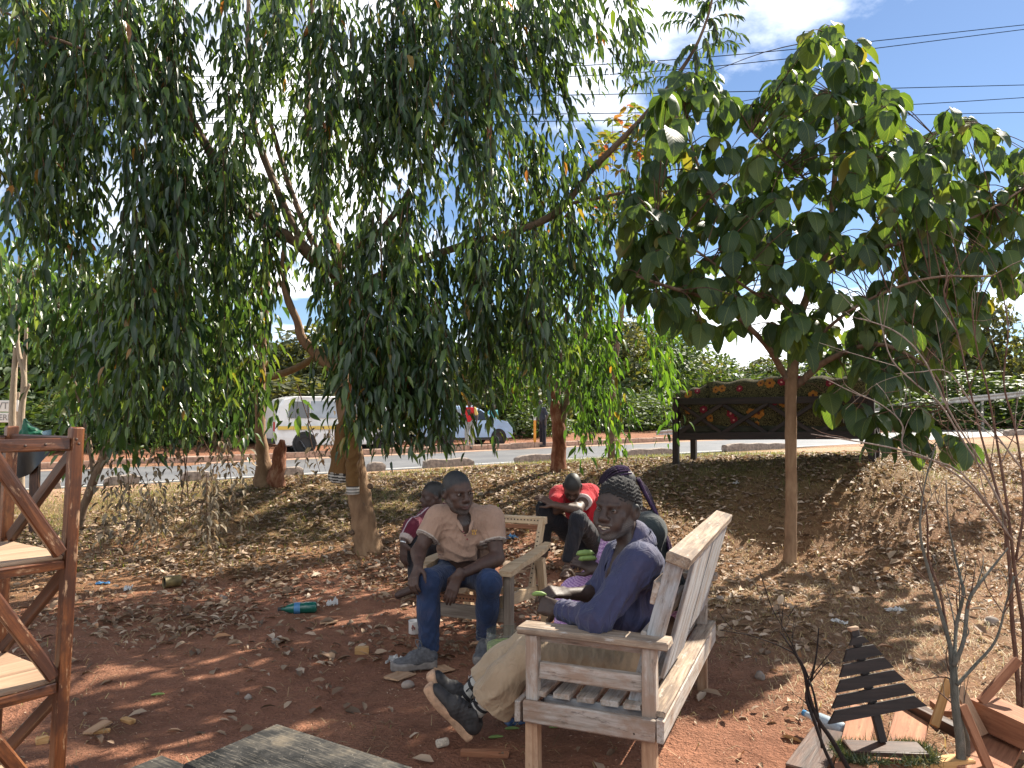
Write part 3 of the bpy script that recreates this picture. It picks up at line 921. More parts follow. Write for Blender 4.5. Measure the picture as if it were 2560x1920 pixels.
# ---- long limb of the same tree leaning right, its tip standing against the sky
tree2 = tree
Yt = YB + 2.3
limb('branch', [(846, 760, YB + .1, 0.055), (900, 715, YB + .2, 0.050), (1020, 660, YB + .3, 0.046), (1170, 610, YB + .4, 0.043), (1300, 575, YB + .4, 0.042), (1400, 525, YB + .3, 0.038), (1480, 425, YB + .1, 0.033), (1610, 290, YB - .2, 0.025), (1720, 150, YB - .4, 0.018), (1770, 40, YB - .5, 0.012), (1790, -60, YB - .6, 0.008)], M_bark, tree2, 46, 10, 0.04, 5)
limb('branch', [(1420, 510, Yt - 2.1, 0.02), (1560, 480, Yt - 2.2, 0.017), (1680, 440, Yt - 2.3, 0.012)], M_bark, tree2, 14, 8, 0.03, 6)
bag, tw = LeafBag(), Twigs()
rg = np.random.default_rng(12)
DS = Yt - 2.7
for (px, py, tx, ty) in [(1770, 60, 1660, 30), (1765, 70, 1650, 60), (1745, 110, 1690, 150), (1760, 60, 1850, 40), (1760, 80, 1860, 90), (1735, 130, 1850, 110), (1700, 170, 1560, 170), (1690, 190, 1550, 230), (1720, 150, 1800, 200), (1700, 180, 1810, 240), (1780, 20, 1700, -10), (1780, 10, 1850, 0), (1770, 40, 1800, 110), (1680, 200, 1720, 290), (1650, 240, 1600, 330), (1640, 250, 1690, 340), (1600, 300, 1560, 400), (1785, -10, 1740, 60), (1760, 90, 1780, 170), (1740, 120, 1740, 220)]:
    a = P(px, py, DS); b = P(tx, ty, DS + rg.uniform(-.4, .4)); m = (a + b) / 2 + np.array((0, 0, 0.06))
    pts = spline([a, m, b], 9); tw.add(pts, .004, .0015, 4)
    for k in range(18):
        f = (k + 2) / 20 * 8; i0 = min(int(f), 7); pp = pts[i0] * (1 - f + i0) + pts[i0 + 1] * (f - i0)
        sd = unit(pts[i0 + 1] - pts[i0]); lat = np.cross(sd, (0, 0.3, 1)) * (1 if k % 2 else -1)
        s = rg.uniform(.8, 1.2)
        bag.add(pp, sd * .5 + lat * .5 + np.array((0, 0, -.55)) + rg.normal(0, .12, 3), np.array((0, -.6, .7)) + rg.normal(0, .3, 3), .115 * s, .036 * s)
fill_strands(bag, tw, [(1420, 1640, 420, 740, 7.2, 9.0, 40, {'slant': (0.08, 0, 0)}), (1180, 1420, 520, 800, 7.4, 9.6, 44, {'slant': (.06, 0, 0)})], rg, 1.7, [(1250, 640, 30, 40)])
foliage(tree2, *bag.arrays(), 'lance', M_lance, 0, 'limb_foliage')
tw.build('twig', M_twig, tree2, 'stuff')

# ================================================================== red-barked tree by the path
base = ghit(1395, 1178); Yr = base[1]
tree3 = thing('red_barked_tree', 'small tree with flaking red bark and bright green drooping leaves beside the path', 'tree', base)
limb('trunk', [(1393, 1190, Yr, 0.135), (1396, 1165, Yr, 0.108), (1397, 1120, Yr, 0.098), (1397, 1080, Yr, 0.098), (1394, 1050, Yr, 0.09), (1384, 1000, Yr, 0.062), (1372, 940, Yr, 0.05), (1360, 800, Yr, 0.04), (1340, 650, Yr, 0.03)], M_barkred, tree3, 40, 16, 0.05, 9)
limb('branch', [(1402, 1070, Yr, 0.05), (1412, 1020, Yr, 0.05), (1425, 960, Yr, 0.04), (1460, 850, Yr - .2, 0.03), (1490, 700, Yr - .3, 0.022), (1520, 560, Yr - .3, 0.015)], M_bark, tree3, 20, 10, 0.04, 2)
limb('branch', [(1408, 1040, Yr, 0.035), (1396, 980, Yr + .1, 0.034), (1400, 900, Yr + .2, 0.028), (1420, 760, Yr + .2, 0.02)], M_bark, tree3, 16, 8, 0.04, 4)
bag, tw = LeafBag(), Twigs(); rg = np.random.default_rng(13)
B = {'L': .15, 'W': .045, 'sp': .04}
fill_strands(bag, tw, [(1440, 1640, 740, 1130, 9.0, 11.0, 62, {**B, 'slant': (.12, 0, 0)}), (1290, 1480, 620, 1010, 9.2, 10.4, 30, B), (1190, 1330, 660, 1010, 8.8, 10.0, 16, B), (1285, 1450, 860, 1050, 8.8, 9.8, 60, {**B, 'len': (90, 180)}), (1440, 1560, 1000, 1180, 9.4, 10.6, 50, {**B, 'slant': (.12, 0, 0), 'len': (90, 200)}), (1360, 1600, 560, 800, 9.0, 10.6, 22, B)], rg, 1.6)
foliage(tree3, *bag.arrays(), 'lance', M_young, 200)
tw.build('twig', M_twig, tree3, 'stuff')
# sprays of the darker glossy leaf inside it
bag, tw = LeafBag(), Twigs()
fill_strands(bag, tw, [(1210, 1290, 800, 960, 7.6, 8.4, 110, {'L': .12, 'W': .03, 'len': (70, 150)}), (1330, 1470, 880, 1010, 8.4, 9.4, 60, {'L': .12, 'W': .03, 'len': (70, 130)})], rg)
foliage(tree3, *bag.arrays(), 'lance', M_left, 0, 'inner_sprays')

# ================================================================== red-tinged young tree far centre
base = gp((1528 - 1280) / FPX * 14.0, 14.0)
tree4 = thing('tinged_tree', 'young tree with orange and yellow-green leaf tips rising behind the weeping tree', 'tree', base)
limb('trunk', [(1528, 1155, 14, 0.07), (1530, 1000, 14, 0.06), (1550, 800, 14, 0.055), (1585, 600, 14, 0.045), (1600, 380, 14, 0.02)], M_bark, tree4, 16, 8)
bag, tw = LeafBag(), Twigs(); rg = np.random.default_rng(14)
for k in range(95):
    px, py = rg.uniform(1480, 1720), rg.uniform(255, 560)
    if abs(px - 1600) > 60 + (py - 240) * 0.7: continue
    c = P(px, py, rg.uniform(13.0, 15.0)); 
    tw.add(np.array([c + (0, 0, -.3), c]), .008, .004, 3)
    for j in range(9):
        a = j * 2.4; r = np.array((math.cos(a), math.sin(a), 0))
        s = rg.uniform(.8, 1.2)
        bag.add(c + r * .02, r * .8 + np.array((0, 0, rg.uniform(-.4, .5))), np.array((0, 0, 1)) + r * -.3 + rg.normal(0, .2, 3), .19 * s, .085 * s)
foliage(tree4, *bag.arrays(), 'lance', M_autumn, 60)
tw.build('twig', M_twig, tree4, 'stuff')

# ================================================================== broad-leaved young tree on the right
base = ghit(1975, 1403); Yb = base[1]
tree5 = thing('broad_leaved_tree', 'young tree with large round drooping leaves and a straight thin trunk', 'tree', base)
limb('trunk', [(1974, 1425, Yb, 0.085), (1975, 1395, Yb, 0.066), (1977, 1320, Yb, 0.058), (1978, 1200, Yb, 0.055), (1977, 1080, Yb, 0.055), (1977, 990, Yb, 0.056), (1980, 945, Yb, 0.058), (1987, 880, Yb + .1, 0.045), (2003, 780, Yb + .2, 0.04), (2045, 680, Yb + .2, 0.037), (2072, 590, Yb + .1, 0.032), (2088, 420, Yb, 0.024), (2090, 240, Yb, 0.016), (2072, 95, Yb, 0.008)], M_barktan, tree5, 60, 14, 0.03, 1)
rl = [[(1968, 950, Yb, 0.034), (1955, 925, Yb, 0.034), (1905, 850, Yb - .3, 0.027), (1800, 760, Yb - .6, 0.022), (1680, 720, Yb - .9, 0.016), (1590, 690, Yb - 1.0, 0.010)],
      [(1990, 965, Yb, 0.036), (2030, 930, Yb - .1, 0.034), (2080, 895, Yb - .3, 0.028), (2200, 860, Yb - .6, 0.02), (2330, 930, Yb - .8, 0.012), (2370, 1020, Yb - .8, .008)],
      [(2050, 670, Yb + .2, 0.026), (2110, 640, Yb + .2, 0.025), (2200, 620, Yb + .1, 0.022), (2350, 580, Yb, 0.017), (2480, 520, Yb, 0.012), (2560, 470, Yb, 0.008)],
      [(2000, 790, Yb + .2, 0.026), (1920, 690, Yb + .1, 0.023), (1820, 560, Yb, 0.018), (1740, 400, Yb - .1, 0.013), (1705, 230, Yb - .2, 0.007)],
      [(2030, 720, Yb + .2, 0.02), (2160, 600, Yb + .5, 0.016), (2260, 440, Yb + .6, 0.011), (2330, 340, Yb + .6, 0.008), (2400, 310, Yb + .5, .006)],
      [(2010, 770, Yb + .2, .02), (1900, 740, Yb - .5, .015), (1760, 640, Yb - .8, .011), (1640, 560, Yb - .9, .008)],
      [(2080, 500, Yb, .014), (1980, 420, Yb - .3, .010), (1880, 330, Yb - .4, .007)],
      [(1990, 900, Yb + .1, .02), (2120, 780, Yb - .6, .015), (2300, 700, Yb - .9, .011), (2480, 690, Yb - 1.0, .008)]]
limb_pts = []
for i, l in enumerate(rl):
    _, s = limb('branch', l, M_bark, tree5, 22, 9, 0.03, i); limb_pts.append(s[:, :3])
limb_pts.append(np.array([P(2003, 780, Yb + .2), P(2045, 680, Yb + .2), P(2072, 590, Yb + .1), P(2088, 420, Yb), P(2090, 240, Yb), P(2072, 95, Yb)]))
limb_pts = np.vstack(limb_pts)
poly = np.array([(1545, 600), (1600, 470), (1650, 300), (1690, 200), (1760, 190), (1830, 240), (1900, 260), (1960, 200), (2010, 110), (2070, 60), (2130, 90), (2180, 190), (2235, 270), (2250, 330), (2330, 370), (2370, 300), (2450, 300), (2520, 370), (2620, 400), (2620, 700), (2540, 760), (2480, 720), (2440, 860), (2330, 960), (2240, 1000), (2160, 960), (2080, 930), (1980, 880), (1860, 860), (1760, 850), (1640, 800), (1540, 720)], float)
def in_poly(x, y, pl):
    c = False; j = len(pl) - 1
    for i in range(len(pl)):
        if (pl[i, 1] > y) != (pl[j, 1] > y) and x < (pl[j, 0] - pl[i, 0]) * (y - pl[i, 1]) / (pl[j, 1] - pl[i, 1]) + pl[i, 0]: c = not c
        j = i
    return c
bag, tw = LeafBag(), Twigs(); bag2 = LeafBag(); rg = np.random.default_rng(15)
cl = []
tries = 0
RH = [(2120, 690, 45, 40), (1790, 800, 30, 20), (2230, 660, 40, 25), (1900, 600, 20, 20)]
while tries < 16000 and len(cl) < 400:
    tries += 1
    px, py = rg.uniform(1530, 2620), rg.uniform(60, 1000)
    if not in_poly(px, py + 30, poly): continue
    if any(((px - a) / c) ** 2 + ((py - b) / d) ** 2 < 1 for a, b, c, d in RH): continue
    D = Yb + rg.normal(-.15, .62) + (.85 * min(1, max(0, (px - 2280) / 200)) if py < 960 else 0)
    if any(abs(px - a) + abs(py - b) < 46 and abs(D - c) < .45 for a, b, c in cl): continue
    cl.append((px, py, D))
cl += [(2180, 1040, Yb - .8), (2230, 1020, Yb - .7), (2260, 1080, Yb - .6), (2320, 1060, Yb - .8), (2370, 1090, Yb - .7), (2300, 1100, Yb - .5), (2140, 1010, Yb - .5), (2400, 1100, Yb - .8), (2200, 1090, Yb - .7), (2100, 960, Yb - .2), (2070, 990, Yb - .2), (2290, 1020, Yb - .8),
       (2380, 330, Yb), (2470, 320, Yb), (2230, 260, Yb - .1), (2240, 330, Yb), (2130, 120, Yb), (2060, 100, Yb)]
for (px, py, D) in cl:
    c = P(px, py, D)
    j = int(np.argmin(((limb_pts - c) ** 2).sum(1) + 0.3 * np.maximum(0, limb_pts[:, 2] - c[2])))
    a = limb_pts[j]; mid = (a + c) / 2 + np.array((0, 0, .05))
    tw.add(spline([a, mid, c], 7), .006, .0035, 5)
    n = rg.integers(5, 8); a0 = rg.uniform(0, 6.28)
    for k in range(n):
        an = a0 + k * 2 * math.pi / n + rg.normal(0, .25)
        r = np.array((math.cos(an), math.sin(an), 0))
        s = rg.uniform(.55, 1.15)
        x = r * rg.uniform(.4, 1.15) + np.array((0, 0, -rg.uniform(.55, 1.0))) + rg.normal(0, .1, 3)
        nn = r * .95 + np.array((0, 0, .5)) + rg.normal(0, .2, 3)
        pp = c + r * .035 + np.array((0, 0, rg.uniform(-.05, .03)))
        tw.add(np.array([c, pp]), .003, .002, 3)
        (bag if rg.uniform() < .6 else bag2).add(pp, x, nn, .235 * s, .165 * s * rg.uniform(.75, 1.15))
foliage(tree5, *bag.arrays(), 'round', M_round, 180)
foliage(tree5, *bag2.arrays(), 'cupped', M_round, 120)
tw.build('twig', M_twig, tree5, 'stuff')

# ================================================================== trees at the left
base = ghit(655, 1212); Yl = base[1]
tree6 = thing('stump_tree', 'thin tree with a ragged split stump at its foot left of the jacket tree', 'tree', base)
limb('trunk', [(668, 1225, Yl, 0.20), (662, 1190, Yl, 0.14), (655, 1130, Yl, 0.085), (650, 1050, Yl, 0.068), (652, 950, Yl, 0.062), (658, 820, Yl, 0.056), (668, 700, Yl, 0.045), (672, 560, Yl, 0.03)], M_barktan, tree6, 40, 14, 0.06, 2)
st, _ = limb('split_stump', [(690, 1218, Yl - .05, 0.13), (694, 1170, Yl - .1, 0.105), (700, 1130, Yl - .12, 0.08), (706, 1100, Yl - .14, 0.03)], M_barkred, tree6, 16, 12, 0.1, 8)
limb('branch', [(655, 950, Yl, 0.045), (730, 925, Yl - .3, 0.045), (790, 890, Yl - .6, 0.04), (830, 840, Yl - .8, .03)], M_barktan, tree6, 14, 10, 0.04, 3)
limb('branch', [(656, 900, Yl, 0.035), (620, 820, Yl + .2, 0.03), (580, 720, Yl + .3, 0.022), (560, 600, Yl + .3, .014)], M_bark, tree6, 14, 8, 0.04, 3)
limb('branch', [(668, 760, Yl, 0.03), (700, 700, Yl + .2, 0.024), (740, 640, Yl + .3, 0.018), (760, 560, Yl + .3, .01)], M_bark, tree6, 14, 8, 0.04, 5)
bag, tw = LeafBag(), Twigs(); rg = np.random.default_rng(16)
G = {'L': .17, 'W': .06, 'sp': .055, 'splay': .6, 'len': (90, 220)}
fill_strands(bag, tw, [(480, 640, 640, 1000, 8.6, 10.6, 40, G), (560, 760, 560, 760, 9.0, 11.0, 26, G), (680, 760, 1000, 1120, 9.2, 10.2, 16, G), (420, 600, 900, 1120, 8.4, 9.8, 40, G)], rg, 1.4, [(505, 655, 40, 45), (770, 660, 38, 50)])
foliage(tree6, *bag.arrays(), 'lance', M_left, 160)
tw.build('twig', M_twig, tree6, 'stuff')

base = ghit(205, 1325); Yf = base[1]
tree7 = thing('slanting_tree', 'leaning thin tree behind the brown rack with glossy dark leaves', 'tree', base)
limb('trunk', [(195, 1345, Yf, 0.06), (205, 1280, Yf, 0.05), (235, 1200, Yf, 0.048), (270, 1110, Yf, 0.044), (310, 1000, Yf - .2, 0.038), (350, 880, Yf - .3, 0.03), (360, 740, Yf - .4, .02)], M_bark, tree7, 30, 10, 0.05, 7)
limb('branch', [(235, 1200, Yf, 0.03), (225, 1120, Yf + .1, 0.028), (200, 1000, Yf + .2, 0.024), (150, 860, Yf + .2, 0.016)], M_bark, tree7, 14, 8, 0.04, 5)
bag, tw = LeafBag(), Twigs(); rg = np.random.default_rng(17)
fill_strands(bag, tw, [(120, 460, 720, 1100, 7.2, 9.4, 62, G), (-60, 200, 640, 980, 7.4, 9.6, 44, G), (260, 560, 640, 980, 7.0, 9.0, 50, G), (170, 420, 1000, 1180, 7.6, 9.0, 40, G), (420, 640, 960, 1160, 8.0, 9.2, 34, G)], rg, 1.5, [(60, 1010, 90, 80), (505, 655, 40, 45)])
foliage(tree7, *bag.arrays(), 'lance', M_left, 220)
tw.build('twig', M_twig, tree7, 'stuff')

# withered hanging bunches under the left crown
wb = thing('withered_branch', 'cut branch of withered grey-brown leaves hanging down to the litter', 'branch', ghit(470, 1400))
bag, tw = LeafBag(), Twigs(); rg = np.random.default_rng(18)
D_ = {'L': .085, 'W': .03, 'sp': .022, 'splay': .55, 'len': (80, 200), 'reach': .05}
fill_strands(bag, tw, [(280, 340, 1220, 1370, 7.6, 8.3, 95, D_), (380, 520, 1220, 1420, 7.4, 8.2, 80, D_), (380, 440, 1140, 1300, 7.6, 8.4, 60, D_), (540, 610, 1190, 1350, 7.7, 8.4, 80, D_), (220, 300, 1150, 1290, 8.0, 8.6, 45, D_), (520, 640, 1100, 1230, 8.2, 9.0, 45, D_), (690, 830, 1115, 1170, 8.4, 9.0, 60, {**D_, 'len': (60, 90)}), (745, 800, 1170, 1250, 8.4, 8.8, 50, {**D_, 'len': (60, 100)}), (450, 560, 1120, 1230, 7.8, 8.6, 60, D_)], rg)
for a in ((315, 1130, 310, 1350), (455, 1100, 480, 1400), (470, 1120, 420, 1380), (560, 1100, 580, 1330), (335, 1160, 395, 1300), (430, 1130, 470, 1240), (500, 1080, 500, 1290), (770, 1010, 800, 1180), (742, 960, 812, 1165)):
    p0, p1 = P(a[0], a[1], 8.0), P(a[2], a[3], 7.9)
    tw.add(spline([p0, (p0 + p1) / 2 + rg.normal(0, .04, 3), p1], 10), .006, .003, 5)
foliage(wb, *bag.arrays(), 'curl', M_dead, 120, 'withered_leaves')
tw.build('twig', M_twig, wb, 'stuff')

# pale forked saplings at the far left
for (xs, lab) in (([(30, 1110), (32, 1000), (38, 900), (45, 780), (50, 640)], 'leftmost pale straight sapling beside the white notice board'),
                  ([(52, 1110), (54, 1030), (60, 940), (46, 880), (36, 790)], 'pale forked sapling behind the brown rack')):
    b = gp(*P(xs[0][0], xs[0][1], 10.5)[:2])
    sp_ = thing('sapling', lab, 'sapling', b, 'pale saplings')
    limb('trunk', [(xs[0][0], 1260, 10.5, .05)] + [(x, y, 10.5, .048 - .006 * i) for i, (x, y) in enumerate(xs)], M_barkpale, sp_, 24, 9, .03, 1)
    if 'forked' in lab:
        limb('branch', [(60, 945, 10.5, .03), (62, 900, 10.5, .028), (66, 820, 10.4, .02)], M_barkpale, sp_, 10, 8)
        limb('branch', [(58, 1000, 10.5, .028), (64, 980, 10.5, .026), (74, 960, 10.5, .018)], M_barkpale, sp_, 10, 8)
    bag, tw = LeafBag(), Twigs()
    fill_strands(bag, tw, [(-60, 130, 480 if 'forked' in lab else 560, 900, 9.6, 11.4, 16, G)], np.random.default_rng(len(lab)))
    foliage(sp_, *bag.arrays(), 'lance', M_young, 20)

# ================================================================== woods and hedges beyond the road
M_far1 = leaf_mat('far_leaf_olive', [(0.0, (0.030, 0.038, 0.014)), (0.5, (0.060, 0.072, 0.024)), (1.0, (0.115, 0.12, 0.045))], 0.3, 0.6)
M_far2 = leaf_mat('far_leaf_green', [(0.0, (0.028, 0.05, 0.016)), (0.5, (0.05, 0.085, 0.024)), (1.0, (0.09, 0.14, 0.035))], 0.3, 0.6)

def clump_mesh(name, seed, n, mat, shape, leaf=0.22):
    """Crown of many leaf-size faces spread over uneven lobes (unit size)."""
    r = np.random.default_rng(seed)
    if shape == 'dome':
        lobes = [(r.normal(0, .33), r.normal(0, .33), .45 + r.uniform(-.28, .45), r.uniform(.16, .34)) for _ in range(16)]
    elif shape == 'hedge':
        lobes = [(r.uniform(-.5, .5), r.normal(0, .2), r.uniform(.1, .75), r.uniform(.14, .3)) for _ in range(20)]
    else:
        lobes = [(r.normal(0, .16), r.normal(0, .16), .25 + .7 * i / 18, r.uniform(.10, .22) * (1.2 - .5 * i / 18)) for i in range(18)]
    lobes = np.array(lobes)
    w = lobes[:, 3] ** 2; k = r.choice(len(lobes), n, p=w / w.sum())
    d = norm_rows(r.normal(0, 1, (n, 3)))
    rad = lobes[k, 3] * r.uniform(.55, 1.05, n) ** .5
    pos = lobes[k, :3] + d * rad[:, None]
    x = norm_rows(d * .5 + r.normal(0, .6, (n, 3)) + np.array((0, 0, -.25)))
    nd = d + r.normal(0, .5, (n, 3)) + np.array((0, 0, .4))
    L = leaf * r.uniform(.6, 1.3, n) * .25
    tv_, tq, tt, tu = TEMPL['lance']
    M = leaf_frames(x, nd) * np.stack([L, L * .55, L], 1)[:, None, :]
    vv = np.einsum('nij,vj->nvi', M, tv_) + pos[:, None, :]
    off = (np.arange(n) * len(tv_))[:, None, None]
    me = mesh_fast(name, vv.reshape(-1, 3), (tq[None] + off).reshape(-1, 4), (tt[None] + off).reshape(-1, 3), True)
    me.materials.append(mat)
    return me

BG = {'dome1': clump_mesh('crown', 1, 5200, M_far1, 'dome'), 'dome2': clump_mesh('crown', 2, 5200, M_far2, 'dome'), 'dome3': clump_mesh('crown', 5, 4200, M_far1, 'dome', .3),
      'hedge1': clump_mesh('foliage', 3, 5200, M_far1, 'hedge', .2), 'hedge2': clump_mesh('foliage', 4, 5200, M_far2, 'hedge', .2), 'tall': clump_mesh('crown', 6, 4200, M_far2, 'tall', .2)}

def bg_tree(px, Y, h, wdt, kind, label, name='background_tree', trunk=True, zoff=0.0, rot=0.0):
    X = (px - 1280) / FPX * Y
    b = gp(X, Y, zoff)
    t = thing(name, label, 'hedge' if 'hedge' in name else 'tree', b, 'trees beyond the road' if 'tree' in name else 'hedges beyond the road')
    o = bpy.data.objects.new('foliage' if 'hedge' in name else 'crown', BG[kind]); COL.objects.link(o); o.parent = t
    lift = 0.0 if not trunk else h * .12
    o.location = (0, 0, lift); o.scale = (wdt, wdt * .8, h - lift); o.rotation_euler = (0, 0, rot)
    setp(o, kind='stuff')
    if trunk:
        pts = spline([b + (0, 0, -.1), b + (.05 * wdt, 0, h * .3), b + (-.03 * wdt, 0, h * .75)], 9)
        tube('trunk', pts, np.linspace(.05 * h * .5, .012 * h, 9), M_bark, t, 8, None, b)
    return t

bl = [(-40, 37, 7.5, 9, 'dome1', 'olive tree rising behind the notice board at the far left'), (210, 36, 8.5, 8, 'dome2', 'green tree behind the leaning thin tree and the rack'),
      (420, 40, 7.0, 8, 'dome1', 'olive tree behind the withered hanging leaves'), (600, 38, 5.0, 7, 'dome3', 'dusty olive tree behind the ragged stump'),
      (760, 37, 5.2, 7.5, 'dome1', 'dusty olive tree right above the white minibus'), (930, 41, 5.4, 7, 'dome2', 'green tree behind the jacket trunk beyond the road'),
      (1080, 42, 5.6, 7, 'dome1', 'olive tree above the pale blue car'), (1230, 41, 5.2, 6.5, 'dome3', 'low olive tree behind the woman in turquoise'),
      (1330, 46, 6.5, 7, 'dome2', 'green tree behind the orange post'), (1480, 52, 7.5, 8.5, 'dome1', 'tall olive tree behind the red-barked trunk'),
      (1640, 56, 7.4, 8.5, 'dome2', 'green tree left of the floral sofa, beyond the road'), (1690, 85, 8.6, 9, 'dome3', 'distant tree just above the sofa cushion end'),
      (1770, 95, 8.0, 11, 'dome2', 'distant low tree above the middle of the sofa'), (1900, 88, 7.2, 11, 'dome1', 'distant tree behind the thin straight trunk'),
      (2060, 75, 6.6, 10, 'dome2', 'distant green tree behind the sofa end'), (2300, 56, 5.4, 10, 'dome2', 'green tree behind the bare shrub stems'),
      (2480, 50, 8.5, 7, 'dome1', 'tree at the right edge beyond the guardrail')]
for i, (px, Y, h, w, k, lab) in enumerate(bl):
    bg_tree(px, Y, h, w, k, lab, rot=i * 1.3)
hl = [(150, 31, 2.6, 9, 'hedge2', 'thick dark hedge behind the rack and the black plastic'), (480, 33, 2.9, 8, 'hedge1', 'dry hedge left of the white minibus'), (820, 35, 3.6, 9, 'hedge1', 'dusty hedge behind the white minibus'),
      (1120, 38, 3.2, 7, 'hedge1', 'dry hedge behind the pale blue car'), (1300, 37.5, 2.6, 5, 'hedge2', 'dark green bush right of the woman in turquoise'), (1560, 46, 2.9, 8, 'hedge2', 'green bush behind the tree with bright leaves'),
      (1690, 52, 2.0, 5, 'hedge2', 'bright low bush just left of the sofa'), (1880, 56, 2.6, 11, 'hedge2', 'hedge seen under the sofa back'), (2200, 45, 3.3, 9, 'hedge2', 'clipped hedge behind the guardrail beside the sofa'), (2500, 43, 3.6, 11, 'hedge2', 'clipped hedge behind the guardrail at the right edge')]
for i, (px, Y, h, w, k, lab) in enumerate(hl):
    bg_tree(px, Y, h, w, k, lab, 'roadside_hedge', False, -.1, rot=.5 + .1 * math.sin(i * 5))

# far treeline that reads as one mass
_r = np.random.default_rng(31)
n = 9000
ax = _r.uniform(-140, 260, n); ay = _r.uniform(120, 150, n)
top = 6 + 2.5 * np.sin(ax * .09) + 2 * np.sin(ax * .23 + 1) + 1.2 * np.sin(ax * .61)
az = top * _r.uniform(0, 1, n) ** .6
tv_, tq, tt, tu = TEMPL['lance']
M_ = leaf_frames(_r.normal(0, 1, (n, 3)), _r.normal(0, 1, (n, 3)) + np.array((0, -1, .6))) * (np.array((2.6, 1.8, 2.6))[None] * _r.uniform(.6, 1.3, n)[:, None])[:, None, :]
vv = np.einsum('nij,vj->nvi', M_, tv_) + np.stack([ax, ay, az], 1)[:, None, :]
off = (np.arange(n) * len(tv_))[:, None, None]
setp(link('far_wood', mesh_fast('far_wood', vv.reshape(-1, 3), (tq[None] + off).reshape(-1, 4), (tt[None] + off).reshape(-1, 3), True), M_far2), 'far-off wood along the horizon beyond the road', 'wood', kind='stuff')

# ================================================================== litter, dry grass, green grass
def scatter_ok(px_lo=-200, px_hi=2760): pass
_r = np.random.default_rng(41)
def sample_ground(n, dens, y0=2.6, y1=12.5):
    """Points over the visible wedge of ground, more per area where dens is high."""
    Y = np.sqrt(_r.uniform(y0 ** 2, y1 ** 2, n)); X = (_r.uniform(-150, 2710, n) - 1280) / FPX * Y
    keep = _r.uniform(0, 1, n) < dens(X, Y)
    X, Y = X[keep], Y[keep]
    return X, Y

def litter_density(X, Y):
    t, v = tv(X, Y)
    band = soft(Y, 4.2, 6.6) * .9 + .07
    bank = soft(Y, 6.0, 7.6)
    d = np.maximum(band * .55, bank * .95)
    right = soft(X, 1.6, 2.6)
    d = d * (1 - .25 * right)
    d = d * (.12 + 1.9 * vnoise(X, Y, 1.7, 3) ** 2 + .25 * vnoise(X, Y, 5.3, 8)) * (1 - soft(v, -8.0, -6.0))
    mound = np.exp(-((X - .3) / 1.6) ** 2 - ((Y - 9.6) / 1.6) ** 2)
    return np.clip(np.maximum(d, mound * .95), .03, 1)

M_litter = leaf_mat('fallen_leaf', [(0.0, (0.10, 0.062, 0.036)), (0.3, (0.20, 0.125, 0.075)), (0.55, (0.27, 0.18, 0.11)), (0.82, (0.36, 0.26, 0.175)), (0.96, (0.46, 0.36, 0.27)), (1.0, (0.36, 0.17, 0.07))], 0.12, 0.7, tcol=(1.4, 1.2, .9))
X, Y = sample_ground(78000, litter_density)
n = len(X); Z = gz(X, Y)
az = _r.uniform(0, 2 * math.pi, n)
xd = np.stack([np.cos(az), np.sin(az), _r.normal(0, .22, n)], 1)
nd = np.stack([_r.normal(0, .42, n), _r.normal(0, .42, n), np.ones(n)], 1)
s = _r.uniform(.6, 1.35, n)
pos = np.stack([X, Y, Z + _r.uniform(0, .024, n)], 1)
tv_, tq, tt, tu = TEMPL['curl']
s *= np.where(_r.uniform(0, 1, n) < .22, 1.25, .78)
Ls, Ws = .078 * s, .030 * s * _r.uniform(.6, 1.3, n)
fr = leaf_frames(xd, nd); M_ = fr * np.stack([Ls, Ws, Ls * .8], 1)[:, None, :]
# the nearest, largest fallen leaves are objects of their own
score = Ls / Y
big = np.argsort(-score)[:150]
me = mesh_fast('fallen_leaf', tv_, tq, tt, True, uv=tu); me.materials.append(M_litter)
for i in big:
    o = bpy.data.objects.new('fallen_leaf', me); COL.objects.link(o)
    m4 = Matrix.Identity(4)
    for a in range(3):
        for b in range(3): m4[a][b] = M_[i, a, b]
        m4[a][3] = pos[i, a]
    o.matrix_basis = m4
    setp(o, 'curled dry brown leaf lying on the bare red soil', 'leaf', 'fallen leaves on the bare soil')
rest = np.ones(n, bool); rest[big] = False
vv = np.einsum('nij,vj->nvi', M_[rest], tv_) + pos[rest][:, None, :]
k = int(rest.sum()); off = (np.arange(k) * len(tv_))[:, None, None]
setp(link('leaf_litter', mesh_fast('leaf_litter', vv.reshape(-1, 3), (tq[None] + off).reshape(-1, 4), (tt[None] + off).reshape(-1, 3), True), M_litter), 'carpet of dry brown fallen leaves on the ground', 'leaf litter', kind='stuff')

def blades(name, X, Y, L, W, tilt, mat, label, cat):
    n = len(X); Z = gz(X, Y)
    az = _r.uniform(0, 2 * math.pi, n)
    el = np.clip(_r.normal(tilt[0], tilt[1], n), .05, 1.5)
    d = np.stack([np.cos(az) * np.cos(el), np.sin(az) * np.cos(el), np.sin(el)], 1)
    sd = np.stack([-np.sin(az), np.cos(az), np.zeros(n)], 1)
    b = np.stack([X, Y, Z - .004], 1)
    m = b + d * (L * .55)[:, None] + np.array((0, 0, .012))
    e = b + d * L[:, None] - np.array((0, 0, 1)) * (L * .18)[:, None]
    v = np.stack([b - sd * W[:, None], b + sd * W[:, None], m - sd * (W * .8)[:, None], m + sd * (W * .8)[:, None], e], 1)
    o_ = (np.arange(n) * 5)[:, None]
    q = np.array([0, 1, 3, 2])[None] + o_; t = np.array([2, 3, 4])[None] + o_
    setp(link(name, mesh_fast(name, v.reshape(-1, 3), q, t, True), mat), label, cat, kind='stuff')

